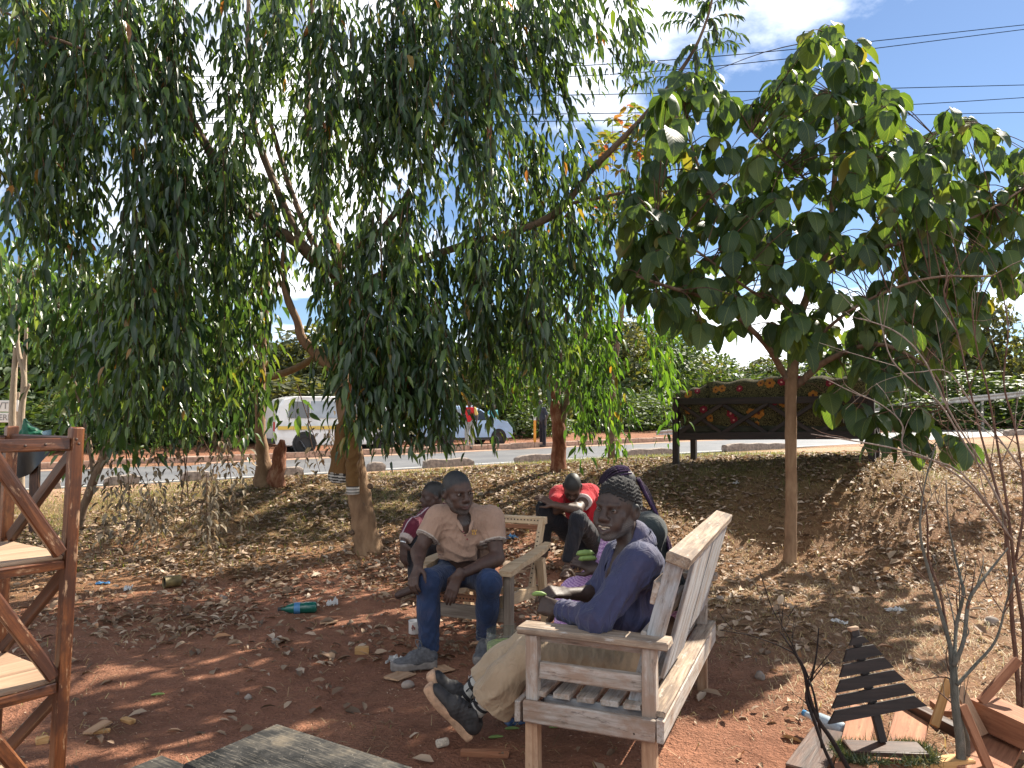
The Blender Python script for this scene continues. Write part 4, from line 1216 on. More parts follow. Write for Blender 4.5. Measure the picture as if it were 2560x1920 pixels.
M_straw = leaf_mat('dry_straw', [(0.0, (0.16, 0.10, 0.05)), (0.4, (0.32, 0.225, 0.115)), (0.8, (0.47, 0.35, 0.19)), (1.0, (0.24, 0.22, 0.08))], 0.25, 0.7, tcol=(1.3, 1.2, .8))
M_grass = leaf_mat('green_grass', [(0.0, (0.06, 0.085, 0.018)), (0.5, (0.11, 0.14, 0.03)), (0.85, (0.21, 0.21, 0.06)), (1.0, (0.33, 0.27, 0.12))], 0.35, 0.6, tcol=(1.8, 1.7, .7))
X, Y = sample_ground(130000, lambda x, y: np.clip(straw_amount(x, y) * (.3 + .9 * vnoise(x, y, 2.3, 9)) * (1 - path_amount(x, y)) + .03, 0, 1), 2.6, 11.5)
n = len(X)
blades('dry_grass', X, Y, _r.uniform(.03, .11, n), _r.uniform(.0014, .0030, n), (.30, .28), M_straw, 'trodden straw-coloured dry grass on the bank', 'dry grass')
X, Y = sample_ground(60000, lambda x, y: np.clip(green_amount(x, y) * 1.1, 0, 1), 7.0, 16)
n = len(X)
blades('green_grass', X, Y, _r.uniform(.03, .10, n), _r.uniform(.0018, .004, n), (.75, .35), M_grass, 'short green grass along the crest and the path', 'grass')
# wood shavings and small chips of bark
M_chip = leaf_mat('wood_chip', [(0.0, (0.30, 0.14, 0.07)), (0.5, (0.36, 0.20, 0.115)), (1.0, (0.46, 0.33, 0.22))], 0.0, 0.8)
X, Y = sample_ground(26000, lambda x, y: np.full_like(x, .8) * (.2 + vnoise(x, y, 2.9, 4)), 2.6, 8)
n = len(X)
az = _r.uniform(0, 6.28, n); pos = np.stack([X, Y, gz(X, Y) + .004], 1)
M_ = leaf_frames(np.stack([np.cos(az), np.sin(az), _r.normal(0, .2, n)], 1), np.stack([_r.normal(0, .4, n), _r.normal(0, .4, n), np.ones(n)], 1)) * np.stack([_r.uniform(.004, .020, n), _r.uniform(.002, .006, n), np.full(n, .01)], 1)[:, None, :]
vv = np.einsum('nij,vj->nvi', M_, tv_) + pos[:, None, :]; off = (np.arange(n) * len(tv_))[:, None, None]
setp(link('wood_chips', mesh_fast('wood_chips', vv.reshape(-1, 3), (tq[None] + off).reshape(-1, 4), (tt[None] + off).reshape(-1, 3), True), M_chip), 'tiny wood chips and crumbs strewn over the red soil', 'wood chips', kind='stuff')

# ================================================================== implicit-surface modelling (bodies, clothes, shoes)
class Field:
    def __init__(s, lo, hi, step):
        s.g = [np.arange(lo[i], hi[i] + step, step, dtype=np.float32) for i in range(3)]
        s.h = step
        s.f = np.full([len(a) for a in s.g], 0.3, np.float32)
    def _sl(s, lo, hi):
        r = []
        for i in range(3):
            a = max(0, int(np.searchsorted(s.g[i], lo[i])) - 1); b = min(len(s.g[i]), int(np.searchsorted(s.g[i], hi[i])) + 1)
            if b <= a: return None
            r.append(slice(a, b))
        return tuple(r)
    def _put(s, sl, d, k, op):
        f = s.f[sl]
        if op == 'add':
            if k <= 0: s.f[sl] = np.minimum(f, d)
            else:
                h = np.maximum(k - np.abs(f - d), 0) / k
                s.f[sl] = np.minimum(f, d) - h * h * k * .25
        elif op == 'sub':
            d = -d
            if k <= 0: s.f[sl] = np.maximum(f, d)
            else:
                h = np.maximum(k - np.abs(f - d), 0) / k
                s.f[sl] = np.maximum(f, d) + h * h * k * .25
        elif op == 'and':
            s.f[sl] = np.maximum(f, d)
    def _grid(s, sl):
        return (s.g[0][sl[0]][:, None, None], s.g[1][sl[1]][None, :, None], s.g[2][sl[2]][None, None, :])
    def cap(s, a, b, ra, rb=None, k=0.02, op='add', flat=None):
        """Tapered capsule; flat=(dir, f) squeezes it along dir by f (<1 = thinner)."""
        a = np.asarray(a, np.float32); b = np.asarray(b, np.float32); rb = ra if rb is None else rb
        m = max(ra, rb) * (1 if flat is None else max(1, 1)) + max(k, 0) + 3 * s.h
        sl = s._sl(np.minimum(a, b) - m, np.maximum(a, b) + m)
        if sl is None: return
        x, y, z = s._grid(sl)
        ab = b - a; L2 = float(ab.dot(ab)) + 1e-9
        px, py, pz = x - a[0], y - a[1], z - a[2]
        t = np.clip((px * ab[0] + py * ab[1] + pz * ab[2]) / L2, 0, 1)
        qx, qy, qz = px - t * ab[0], py - t * ab[1], pz - t * ab[2]
        d2 = qx * qx + qy * qy + qz * qz
        if flat is not None:
            u = unit(flat[0]).astype(np.float32)
            w = qx * u[0] + qy * u[1] + qz * u[2]
            d2 = d2 + w * w * (1 / flat[1] ** 2 - 1)
        s._put(sl, np.sqrt(d2) - (ra + t * (rb - ra)), k, op)
    def ell(s, c, r, Rm=None, k=0.02, op='add'):
        c = np.asarray(c, np.float32); r = np.asarray(r, np.float32)
        m = float(r.max()) + max(k, 0) + 3 * s.h
        sl = s._sl(c - m, c + m)
        if sl is None: return
        x, y, z = s._grid(sl)
        px, py, pz = x - c[0], y - c[1], z - c[2]
        if Rm is not None:
            Rm = np.asarray(Rm, np.float32)
            px, py, pz = (px * Rm[0, i] + py * Rm[1, i] + pz * Rm[2, i] for i in range(3))
        k0 = np.sqrt((px / r[0]) ** 2 + (py / r[1]) ** 2 + (pz / r[2]) ** 2)
        k1 = np.sqrt((px / r[0] ** 2) ** 2 + (py / r[1] ** 2) ** 2 + (pz / r[2] ** 2) ** 2) + 1e-6
        s._put(sl, (k0 * (k0 - 1) / k1).astype(np.float32), k, op)
    def plane(s, p, n, lo=None, hi=None, k=0.0):
        """Keep the side the normal points away from, inside an optional box."""
        p = np.asarray(p, np.float32); n = unit(n).astype(np.float32)
        sl = s._sl(lo, hi) if lo is not None else tuple(slice(0, len(a)) for a in s.g)
        if sl is None: return
        x, y, z = s._grid(sl)
        d = (x - p[0]) * n[0] + (y - p[1]) * n[1] + (z - p[2]) * n[2]
        s._put(sl, d, k, 'and')
    def ground_cut(s, z=0.0):
        s.plane((0, 0, z), (0, 0, -1))
    def mesh(s):
        f = s.f; neg = f < 0
        nx, ny, nz = f.shape
        cnt = np.zeros((nx - 1, ny - 1, nz - 1), np.int8)
        cor = [(i, j, k) for i in (0, 1) for j in (0, 1) for k in (0, 1)]
        for i, j, k in cor:
            cnt += neg[i:nx - 1 + i, j:ny - 1 + j, k:nz - 1 + k]
        act = (cnt > 0) & (cnt < 8)
        ci = np.argwhere(act)
        vid = np.full(act.shape, -1, np.int32); vid[act] = np.arange(len(ci))
        acc = np.zeros((len(ci), 3)); n = np.zeros(len(ci))
        edges = [(a, b) for ai, a in enumerate(cor) for b in cor[ai + 1:] if sum(abs(a[q] - b[q]) for q in range(3)) == 1]
        for a, b in edges:
            fa = f[ci[:, 0] + a[0], ci[:, 1] + a[1], ci[:, 2] + a[2]].astype(float); fb = f[ci[:, 0] + b[0], ci[:, 1] + b[1], ci[:, 2] + b[2]].astype(float)
            m = (fa < 0) != (fb < 0)
            t = fa[m] / (fa[m] - fb[m])
            pa = np.array(a, float); pb = np.array(b, float)
            acc[m] += pa + (pb - pa) * t[:, None]; n[m] += 1
        v = (ci + acc / n[:, None]) * s.h + np.array([a[0] for a in s.g])
        quads = []
        for ax in range(3):
            sl0 = [slice(1, -1)] * 3; sl1 = [slice(1, -1)] * 3
            sl0[ax] = slice(0, -1); sl1[ax] = slice(1, None)
            A = neg[tuple(sl0)]; B = neg[tuple(sl1)]
            e = np.argwhere(A != B)
            if not len(e): continue
            flip = A[e[:, 0], e[:, 1], e[:, 2]]
            o = e + 1; o[:, ax] -= 1
            u, w = (ax + 1) % 3, (ax + 2) % 3
            def cell(du, dw):
                c = o.copy(); c[:, u] -= du; c[:, w] -= dw
                return vid[c[:, 0], c[:, 1], c[:, 2]]
            q = np.stack([cell(0, 0), cell(1, 0), cell(1, 1), cell(0, 1)], 1)
            q[~flip] = q[~flip][:, ::-1]
            quads.append(q)
        return v, np.vstack(quads)

def vnormals(v, q):
    a = np.cross(v[q[:, 2]] - v[q[:, 0]], v[q[:, 3]] - v[q[:, 1]])
    n = np.zeros_like(v)
    for i in range(4): np.add.at(n, q[:, i], a)
    return norm_rows(n)

def relax(v, q, it=1, lam=.5):
    for _ in range(it):
        acc = np.zeros_like(v); c = np.zeros(len(v))
        for i in range(4):
            a, b = q[:, i], q[:, (i + 1) % 4]
            np.add.at(acc, a, v[b]); np.add.at(acc, b, v[a]); np.add.at(c, a, 1); np.add.at(c, b, 1)
        v = v + lam * (acc / c[:, None] - v)
    return v

def folds(v, n, specs, seed=0):
    """Displace cloth along its normals: specs = (centre, radius, direction of the crease lines, wavelength, depth)."""
    out = v.copy()
    for i, (c, rad, d, wl_, amp) in enumerate(specs):
        c = np.asarray(c, float); d = unit(d)
        p = v - c
        fall = np.exp(-(p ** 2).sum(1) / rad ** 2)
        ref = np.cross(d, (0.3, 0.5, 0.8)); ref = unit(ref); r2 = np.cross(d, ref)
        # across-crease coordinates, gently warped along the crease
        al = p @ d
        s1 = p @ ref + .35 * wl_ * np.sin(al / wl_ * 1.1 + i + seed); s2 = p @ r2 + .3 * wl_ * np.sin(al / wl_ * .8 + 2 * i)
        w1 = 1 - 2 * np.abs(np.sin(s1 / wl_ * 3.14 + i)) ** .75; w2 = 1 - 2 * np.abs(np.sin((s1 * .6 + s2 * .9) / wl_ * 3.14 + 2.1 * i + seed)) ** .75
        w = w1 * .75 + w2 * .6
        out += n * (amp * fall * w)[:, None]
    return out

def sdf_obj(name, fld, mat, parent, tint=None, spec=None, smooth_it=1, seed=0):
    v, q = fld.mesh()
    if smooth_it: v = relax(v, q, smooth_it)
    if spec:
        v = folds(v, vnormals(v, q), spec, seed); v = relax(v, q, 1, .3)
    col = tint(v) if tint is not None else None
    b = np.array(wloc(parent)) if parent else np.zeros(3)
    return link(name, mesh_fast(name, v - b, q, None, True, col=col), mat, parent, b)

# ---- anatomy
def head_frame(face, up=(0, 0, 1)):
    y = unit(face); x = unit(np.cross(y, up)); z = np.cross(x, y)
    return np.stack([x, y, z], 1)          # columns: left-to-right of the face (+x = person's right), forward, up

def head(f, C, Fm, s=1.0, smile=False, k=.012, hairpuff=0.0):
    """Head with brow, sockets, nose, lips, jaw, ears. C = between the ears at eye height."""
    def w(p): return C + Fm @ (np.array(p) * s)
    def e(p, r, kk=k, op='add', rot=None): f.ell(w(p), np.array(r) * s, Fm if rot is None else Fm @ rot, kk * s if kk else 0, op)
    def c(a, b, ra, rb, kk=k, op='add'): f.cap(w(a), w(b), ra * s, rb * s, kk * s, op)
    e((0, -.012, .038), (.073, .094, .082), 0)
    e((0, .012, .018), (.068, .080, .070), .02)
    e((0, .030, -.045), (.054, .055, .070), .03)
    for i in (-1, 1):
        c((i * .054, -.004, -.045), (i * .020, .060, -.094), .022, .020, .025)       # jaw
        e((i * .046, .060, -.022), (.022, .022, .018), .022)                          # cheekbone
        e((i * .034, .066, -.055), (.022, .022, .026), .02)                           # cheek
        e((i * .034, .097, .004), (.020, .017, .0115), .010, 'sub')                   # socket
        e((i * .034, .074, .004), (.0165, .0150, .0140), .003)                         # lids
        c((i * .012, .091, .022), (i * .046, .076, .024), .010, .008, .012)           # brow
        e((i * .0145, .100, -.033), (.0115, .0125, .0095), .008)                       # nostril wing
        e((i * .079, -.010, -.004), (.012, .022, .034), .006, 'add', np.array(Matrix.Rotation(i * .35, 3, 'Z')))
        e((i * .090, -.006, -.002), (.007, .010, .018), .004, 'sub')
    c((0, .086, .016), (0, .112, -.027), .0095, .0135, .012)
    e((0, .111, -.030), (.0135, .0125, .0115), .008)
    e((0, .072, -.102), (.022, .020, .020), .018)                                     # chin
    e((0, .085, -.062), (.034, .020, .026), .02)                                      # muzzle
    if smile:
        e((0, .101, -.0675), (.037, .018, .0125), .004, 'sub')
        for i in (-1, 1):
            c((i * .037, .080, -.056), (0, .1035, -.0540), .0060, .0075, .005)
            c((i * .037, .080, -.061), (0, .1005, -.0860), .0060, .0088, .005)
            e((i * .047, .074, -.046), (.014, .014, .022), .012)
    else:
        for i in (-1, 1):
            c((i * .026, .092, -.066), (0, .1045, -.0635), .0055, .0082, .005)
            c((i * .025, .091, -.0715), (0, .1030, -.0775), .0055, .0090, .005)
        c((-.027, .100, -.0702), (.027, .100, -.0702), .0022, .0022, .003, 'sub')

def head_tint(v, C, Fm, s, skin, hair, hairline=.062, beard=None, lips=None, hair_on=True):
    p = ((v - C) @ Fm) / s
    c = np.tile(np.array(skin, float), (len(v), 1))
    near = (p ** 2).sum(1) < .2 ** 2
    rim = np.array(skin) * .75
    ey = np.exp(-(((np.abs(p[:, 0]) - .034) / .018) ** 2 + ((p[:, 2] - .004) / .012) ** 2)) * (p[:, 1] > .05) * near
    c = c * (1 - .45 * ey[:, None])
    if lips is not None:
        l = np.exp(-((p[:, 0] / .028) ** 2 + ((p[:, 2] + .070) / .012) ** 4)) * (p[:, 1] > .085) * near
        c = c * (1 - l[:, None]) + np.array(lips) * l[:, None]
    if hair_on:
        line = hairline - .55 * np.maximum(0, .055 - p[:, 1]) - .02 * (np.abs(p[:, 0]) / .07) ** 2
        h = soft(p[:, 2] - line + .004 * np.sin(p[:, 0] * 300) * np.sin(p[:, 1] * 260), -.014, .014) * near
        nap = (p[:, 1] < .0) & (p[:, 2] > -.035) & near & (p[:, 1] < -.03)
        h = np.maximum(h, nap * 1.0)
        sp = (np.sin(v[:, 0] * 900) * np.sin(v[:, 1] * 870) * np.sin(v[:, 2] * 930) * .5 + .5)[:, None]
        c = c * (1 - h[:, None]) + np.array(hair) * (.7 + .6 * sp) * h[:, None]
    if beard is not None:
        b = soft(-p[:, 2], .062, .098) * soft(p[:, 1], -.012, .04) * near
        side = soft(-p[:, 2], .01, .06) * soft(np.abs(p[:, 0]), .040, .062) * (p[:, 1] < .055) * (p[:, 1] > -.01) * near
        must = np.exp(-((p[:, 2] + .054) / .006) ** 2) * (np.abs(p[:, 0]) < .034) * (p[:, 1] > .07) * near * .7
        lipz = np.exp(-((p[:, 0] / .026) ** 2 + ((p[:, 2] + .072) / .013) ** 4)) * (p[:, 1] > .09)
        bb = np.clip(np.maximum.reduce([b, side * .8, must]) * (1 - lipz), 0, 1)[:, None]
        sp = (np.sin(v[:, 0] * 700 + 1) * np.sin(v[:, 1] * 770) * np.sin(v[:, 2] * 830) * .5 + .5)[:, None]
        c = c * (1 - bb * .65) + (np.array(beard) * (.25 + 1.3 * sp ** 2)) * bb * .65
    return c

def hand(f, wr, d, nrm, side, curl=(.5, .5, .4), spread=.12, s=1.0, thumb=(.5, .6), k=.005):
    """Palm, four unequal bent fingers and a thumb. d = along the hand, nrm = back of the hand, side=+1 puts the thumb towards cross(d, nrm)."""
    wr = np.asarray(wr, float); d = unit(d); n = unit(np.asarray(nrm, float) - d * np.dot(nrm, d)); l = np.cross(d, n) * side
    f.cap(wr - d * .02 * s, wr + d * .02 * s, .024 * s, .026 * s, .012, flat=(n, .72))
    for o in (-.024, -.008, .009, .026):
        f.cap(wr + d * .015 * s + l * o * .7 * s, wr + d * .082 * s + l * o * s, .015 * s, .0125 * s, .012, flat=(n, .85))
    lens = ((.030, .66), (.010, .95), (-.010, 1.0), (-.029, .78))
    lens = (((.028), .90), ((.009), 1.0), ((-.010), .94), ((-.028), .74))
    for o, q in lens:
        p = wr + d * (.086 - .10 * abs(o)) * s + l * o * s
        dd = unit(d + l * o * spread * 20 * .12)
        ang = 0.0
        for j, (sl, r0, r1) in enumerate(((.044, .0098, .0090), (.027, .0090, .0082), (.022, .0082, .0068))):
            ang += curl[j] * (1 + .12 * (1 - q))
            dv = dd * math.cos(ang) - n * math.sin(ang)
            e = p + dv * sl * q * s
            f.cap(p, e, r0 * s, r1 * s, k if j == 0 else .003)
            p = e
    p = wr + d * .018 * s + l * .022 * s
    t1 = unit(d * .62 + l * .62 - n * thumb[0]); t2 = unit(d * .85 + l * .1 - n * thumb[1])
    e = p + t1 * .042 * s; f.cap(p, e, .0155 * s, .0118 * s, .010)
    g = e + t2 * .030 * s; f.cap(e, g, .0112 * s, .0100 * s, .004); f.cap(g, g + unit(t2 - n * .2) * .022 * s, .0100 * s, .0078 * s, .003)

def arm(f, sh, el, wr, s=1.0, k=.02):
    sh, el, wr = (np.asarray(a, float) for a in (sh, el, wr))
    f.cap(sh, el, .050 * s, .040 * s, k)
    f.cap(sh + (el - sh) * .35, sh + (el - sh) * .6, .048 * s, .044 * s, k)
    f.cap(el, wr, .040 * s, .026 * s, k)
    f.cap(el + (wr - el) * .12, el + (wr - el) * .4, .042 * s, .037 * s, k)

def shoe(name, parent, heel, toe, up, mats, s=1.0, step=.005, laces=True, tongue=True, chunky=False):
    """Lace-up shoe: upper, sole, laces. heel and toe are points on the sole."""
    heel, toe = np.asarray(heel, float), np.asarray(toe, float)
    d = unit(toe - heel); L = np.linalg.norm(toe - heel); u = unit(np.asarray(up, float) - d * np.dot(up, d)); l = np.cross(d, u)
    def w(a, b, c): return heel + d * a * L + u * b + l * c
    lo = np.minimum.reduce([heel, toe]) - .16; hi = np.maximum.reduce([heel, toe]) + .16
    f = Field(lo, hi, step)
    f.cap(w(.14, .055, 0), w(.5, .050, 0), .040, .042, .02, flat=(l, .95))
    f.cap(w(.5, .045, 0), w(.86, .036, .004), .042, .034, .025, flat=(u, .8))
    f.cap(w(.13, .06, 0), w(.20, .105, 0), .038, .036, .02)
    f.cap(w(.22, .10, 0), w(.55, .070, 0), .028, .030, .02)
    f.cap(w(.15, .12, 0), w(.22, .155, 0), .030, .034, .012, 'sub')
    f.plane(w(0, .018, 0), -u)
    up_ = sdf_obj('upper', f, mats[0], parent, None, [(w(.45, .08, 0), .09, l, .02, .0018)])
    f = Field(lo, hi, step)
    n = 34
    for i in range(n):
        a = .04 + .94 * i / (n - 1)
        wd = .036 + .012 * math.exp(-((a - .68) / .22) ** 2) - .004 * math.exp(-((a - .4) / .15) ** 2) - .012 * soft(a, .85, 1.0)
        hh = (.018 if not chunky else .024) + (.014 if chunky else .008) * (1 - a) + .012 * soft(a, .85, 1)
        for q in (-1, -.5, 0, .5, 1):
            f.cap(w(a, .006, q * (wd - .012)), w(a, hh, q * (wd - .010)), .012, .012, .004)
    so = sdf_obj('sole', f, mats[1], parent)
    if laces:
        for i in range(5):
            a = .34 + .07 * i
            h_ = .128 - .062 * (a - .2) / .4 - (.004 if i > 3 else 0)
            p = [w(a, h_ - .022, -.026), w(a + .02, h_, 0), w(a, h_ - .022, .026)]
            tube('lace', spline(p, 7), .0038, mats[2], up_, 5, None, wloc(up_))
        for q in (-1, 1):
            p = [w(.33, .118, 0), w(.36, .150, q * .02), w(.45, .150, q * .045), w(.42, .115, q * .035), w(.34, .116, 0)]
            tube('lace', spline(p, 14), .003, mats[2], up_, 5, None, wloc(up_))
    return up_

def eyes(parent, C, Fm, s, look, mat_w, mat_i):
    for i in (-1, 1):
        c = C + Fm @ (np.array((i * .034, .0765, .0035)) * s)
        # a narrow almond of eye white between the lids, with a dark iris
        r = .0134 * s
        prof = [(.0001, r)] + [(r * math.sin(a), r * math.cos(a)) for a in np.linspace(.2, 2.9, 10)] + [(.0001, -r)]
        ax = Fm @ unit((0.0, 1.0, 0.0))
        e = lathe('eye', prof, mat_w, parent, c, ax, 14)
        g = unit(look)
        prof = [(.0001, .0012 * s), (.004 * s, .0010 * s), (.0062 * s, 0), (.0064 * s, -.002 * s)]
        lathe('iris', prof, mat_i, parent, c + g * (r - .0008 * s), g, 12)

# ================================================================== people
M_skin = skin_mat('skin', .58)
M_hairm = simple('black_curly_hair', (0.012, 0.011, 0.011), .85, .5, 160, .9)
M_eyew = simple('eye_white', (0.17, 0.14, 0.12), .25, .05, 20, 0)
M_iris = simple('dark_iris', (0.012, 0.008, 0.006), .12, .05, 20, 0)
M_tooth = simple('teeth', (0.58, 0.50, 0.38), .3, .15, 120, 0)
M_tint = cloth_mat('printed_cloth', None, .9, 900, .08, True)
M_denim = cloth_mat('dark_denim', (0.016, 0.030, 0.072), .85, 1200, .3)
M_black_trousers = cloth_mat('black_trousers', (0.012, 0.013, 0.018), .8, 900, .25)
M_khaki = cloth_mat('khaki_trousers', (0.33, 0.245, 0.16), .9, 900, .14)
M_navy = cloth_mat('blue_violet_shirt', (0.036, 0.040, 0.088), .75, 1100, .12)
M_shoe1 = simple('grey_trainer', (0.075, 0.075, 0.08), .8, .4, 60, .4)
M_sole1 = simple('grey_sole', (0.17, 0.15, 0.135), .85, .3, 30, .4)
M_lace = simple('lace', (0.10, 0.11, 0.12), .8, .2, 50, 0)
M_shoe2 = simple('scuffed_black_leather', (0.022, 0.020, 0.020), .65, .8, 22, .4)
M_sole2 = simple('tan_worn_sole', (0.42, 0.26, 0.16), .9, .35, 30, .4)
M_laceb = simple('black_lace', (0.012, 0.012, 0.012), .7, .2, 50, 0)

SK1 = (0.064, 0.034, 0.024); SK2 = (0.043, 0.0255, 0.0195)

# -------------------------------------------------- man in the tan polo shirt
FRc = np.array((-.02, 4.8)); BK = unit((.36, .93)); LF = np.array((-BK[1], BK[0]))
person = thing('person', 'seated person in tan polo shirt and dark blue jeans, hand dangling between the knees', 'person', (-.35, 4.95, 0))
hipR, hipL = np.array((-.40, 5.10, .46)), np.array((-.22, 5.10, .46))
knR, knL = P(1070, 1432, 4.70), P(1222, 1434, 4.70)
anR, anL = np.array((-.492, 4.63, .10)), np.array((-.165, 4.86, .10))
shR, shL = P(1095, 1294, 4.97), P(1229, 1296, 4.97)
elR, wrR = P(1046, 1378, 4.86), P(1046, 1416, 4.69)
elL, wrL = P(1243, 1396, 4.86), P(1146, 1438, 4.64)
neck = P(1158, 1283, 4.98)
C = P(1143, 1229, 4.86); HS = 1.10
Fm = head_frame(unit((.56, -.83, -.10)), (-.10, 0, 1))
f = Field((-.78, 4.42, .28), (.06, 5.30, 1.20), .0048)
f.cap((-.31, 5.06, .50), (-.325, 5.0, .72), .105, .115, .05); f.cap(shR, shL, .06, .06, .05); f.cap((-.32, 4.97, .80), neck, .10, .055, .05)
f.cap(neck - (0, 0, .03), C + Fm @ np.array((0, -.02, -.05)), .060, .057, .03)
head(f, C, Fm, HS)
arm(f, shR, elR, wrR, 1.08); arm(f, shL, elL, wrL, 1.08)
hand(f, wrR, P(1036, 1440, 4.64) - wrR, (-.5, -.4, .7), -1, (.45, .55, .35), .1, 1.06)
hand(f, wrL, P(1116, 1512, 4.62) - wrL, (-.35, -.93, .1), 1, (.10, .28, .25), .16, 1.08)
def tint(v):
    return head_tint(v, C, Fm, HS, SK1, (0.018, 0.018, 0.019), .066, (0.13, 0.125, 0.12), (0.085, 0.042, 0.038))
sdf_obj('body', f, M_skin, person, tint)
eyes(person, C, Fm, HS, unit((.75, -.64, -.12)), M_eyew, M_iris)
# polo shirt
f = Field((-.70, 4.70, .50), (.02, 5.32, 1.02), .005)
f.cap((-.31, 5.08, .56), (-.32, 5.02, .70), .165, .155, .05, flat=((0, 1, 0), .80))
f.ell((-.315, 5.02, .63), (.165, .135, .12), None, .05)
f.cap(shR + (.03, 0, -.02), shL + (-.03, 0, -.02), .095, .095, .06)
f.cap((-.31, 4.99, .70), (-.31, 4.98, .82), .145, .12, .06, flat=((0, 1, 0), .85))
f.cap(neck - (0, 0, .03), neck + (0, 0, .005), .085, .068, .04)
seR = shR + (elR - shR) * .64; seL = shL + (elL - shL) * .64
for a, b in ((shR, seR), (shL, seL)):
    f.cap(a, b, .078, .074, .05)
    m = unit(b - a); f.plane(b - m * .005, m, b - .11, b + .11)
f.cap(neck + (0, .005, -.06), neck + (0, -.01, .12), .058, .064, .008, 'sub')
f.cap(neck + (.012, -.085, -.02), neck + (.035, -.165, -.16), .046, .010, .008, 'sub')
f.plane((0, 0, .565), (0, 0, -1))
TAN = np.array((0.32, 0.205, 0.145))
def tint(v):
    c = np.tile(TAN, (len(v), 1))
    for a, b in ((shR, seR), (shL, seL)):
        ax = unit(b - a); t = (v - b) @ ax; r = np.linalg.norm((v - b) - t[:, None] * ax, axis=1)
        band = (t > -.024) & (t < .02) & (r < .10)
        stripe = band & (((t + .024) % .016) < .007)
        c[band] = (.16, .12, .10); c[stripe] = (.42, .36, .30)
    # button placket
    pl = neck + np.array((.035, -.165, -.16)); d = v - pl
    pk = (np.abs(d[:, 0] - .25 * d[:, 2]) < .017) & (d[:, 2] < .01) & (d[:, 2] > -.055) & (d[:, 1] < .1)
    c[pk] *= .82
    return c
fs = [((-.32, 4.95, .62), .20, (1, 0, .15), .055, .006), (shR + (.05, -.03, -.08), .12, elR - shR, .035, .0045), (shL + (-.03, -.03, -.08), .12, (.6, 0, -.8), .035, .0045), ((-.25, 4.9, .72), .16, (.5, 0, -.8), .06, .004)]
shirt = sdf_obj('polo_shirt', f, M_tint, person, tint, fs)
M_tan = cloth_mat('tan_knit', tuple(TAN), .9, 900, .1)
# open collar wings and buttons, chest emblem
for sgn in (-1, 1):
    p = [neck + (sgn * .062, .045, .034), neck + (sgn * .075, -.01, .022), neck + (sgn * .066 + .012, -.062, -.010), neck + (sgn * .042 + .020, -.112, -.052), neck + (sgn * .016 + .030, -.150, -.105)]
    tube('collar', spline(p, 16), np.array([.012, .013, .014, .012, .006])[np.round(np.linspace(0, 4, 16)).astype(int)], M_tan, shirt, 8, None, wloc(shirt))
M_btn = simple('red_button', (0.16, 0.02, 0.02), .4, .1, 50, 0)
for k_ in range(3):
    b = neck + np.array((.010 + .013 * k_, -.168 + .002 * k_, -.092 - .024 * k_))
    lathe('button', [(.0001, .003), (.005, .003), (.006, 0)], M_btn, shirt, b, (0, -1, .3), 10)
M_gold = simple('gold_embroidery', (0.55, 0.30, 0.05), .6, .2, 80, 0)
e0 = P(1186, 1329, 4.815)
for dx0, dx1 in ((-.016, -.009), (-.003, -.009), (-.003, .006), (.013, .006)):
    for dz0, dz1 in ((.012, -.006), (-.006, -.020)):
        xa, xb = (dx0, dx1) if dz0 > 0 else (dx1, dx1 * .6 + dx0 * .5)
        tube('emblem', np.array([e0 + (xa, -.004, dz0), e0 + (xb, -.004, dz1)]), .0022, M_gold, shirt, 5, None, wloc(shirt))
# jeans
f = Field((-.66, 4.52, .08), (-.02, 5.32, .66), .0052)
f.cap((-.36, 5.12, .49), (-.25, 5.12, .49), .135, .135, .05, flat=((0, 0, 1), .9))
for hp, kn, an in ((hipR, knR, anR), (hipL, knL, anL)):
    kn2 = kn - (0, 0, .055)
    f.cap(hp + (0, -.02, -.01), kn2, .098, .074, .05)
    f.cap(kn2, kn2 + (an - kn2) * .5, .074, .066, .04)
    f.cap(kn2 + (an - kn2) * .4, an + (0, 0, .0), .067, .060, .03)
    f.plane(an + (0, 0, -.005), (0, 0, -1), an - .12, an + .12)
fs = [(knR, .11, (1, .2, 0), .04, .004), (knL, .11, (1, .2, 0), .04, .004), (anR + (0, 0, .06), .10, (1, 0, .1), .032, .005), (anL + (0, 0, .06), .10, (1, 0, .1), .032, .005), ((-.31, 4.95, .52), .14, (.3, 1, 0), .05, .004), (anR + (0, 0, .22), .12, (.4, 0, 1), .06, .003)]
sdf_obj('jeans', f, M_denim, person, None, fs)
sh1 = shoe('trainer', person, (-.445, 4.60, .012), (-.70, 4.535, .012), (0, 0, 1), (M_shoe1, M_sole1, M_lace), chunky=True)
sh2 = shoe('trainer', person, (-.155, 4.90, .012), (-.20, 4.62, .012), (0, 0, 1), (M_shoe1, M_sole1, M_lace), chunky=True)

# -------------------------------------------------- smiling man in the blue shirt
BA = np.array((.051, 3.17)); BL = unit((.38, .925)); BW = np.array((BL[1], -BL[0]))
def bp(w, l, z):
    q = BA + BW * w + BL * l
    return np.array((q[0], q[1], z))
person = thing('person', 'smiling grey-bearded person in blue shirt and khaki trousers on the whitewashed bench', 'person', bp(.34, .42, 0))
C = P(1543, 1272, 3.33); HS = 1.07
Fm = head_frame(unit((-.62, -.785, .02)), (.05, -.03, 1))
neck = P(1590, 1352, 3.36)
shL, shR = P(1604, 1408, 3.20), P(1556, 1392, 3.55)
elL, wrL = P(1492, 1548, 3.13), P(1394, 1522, 3.32)
elR, wrR = np.array((.41, 3.60, .665)), P(1420, 1484, 3.50)
hipL, hipR = bp(.31, .33, .45), bp(.31, .52, .45)
knL, knR = np.array((.085, 3.40, .475)), np.array((.10, 3.58, .475))
anL, anR = P(1180, 1788, 3.49), P(1160, 1742, 3.62)
f = Field((-.05, 2.98, .42), (.86, 3.85, 1.30), .0042)
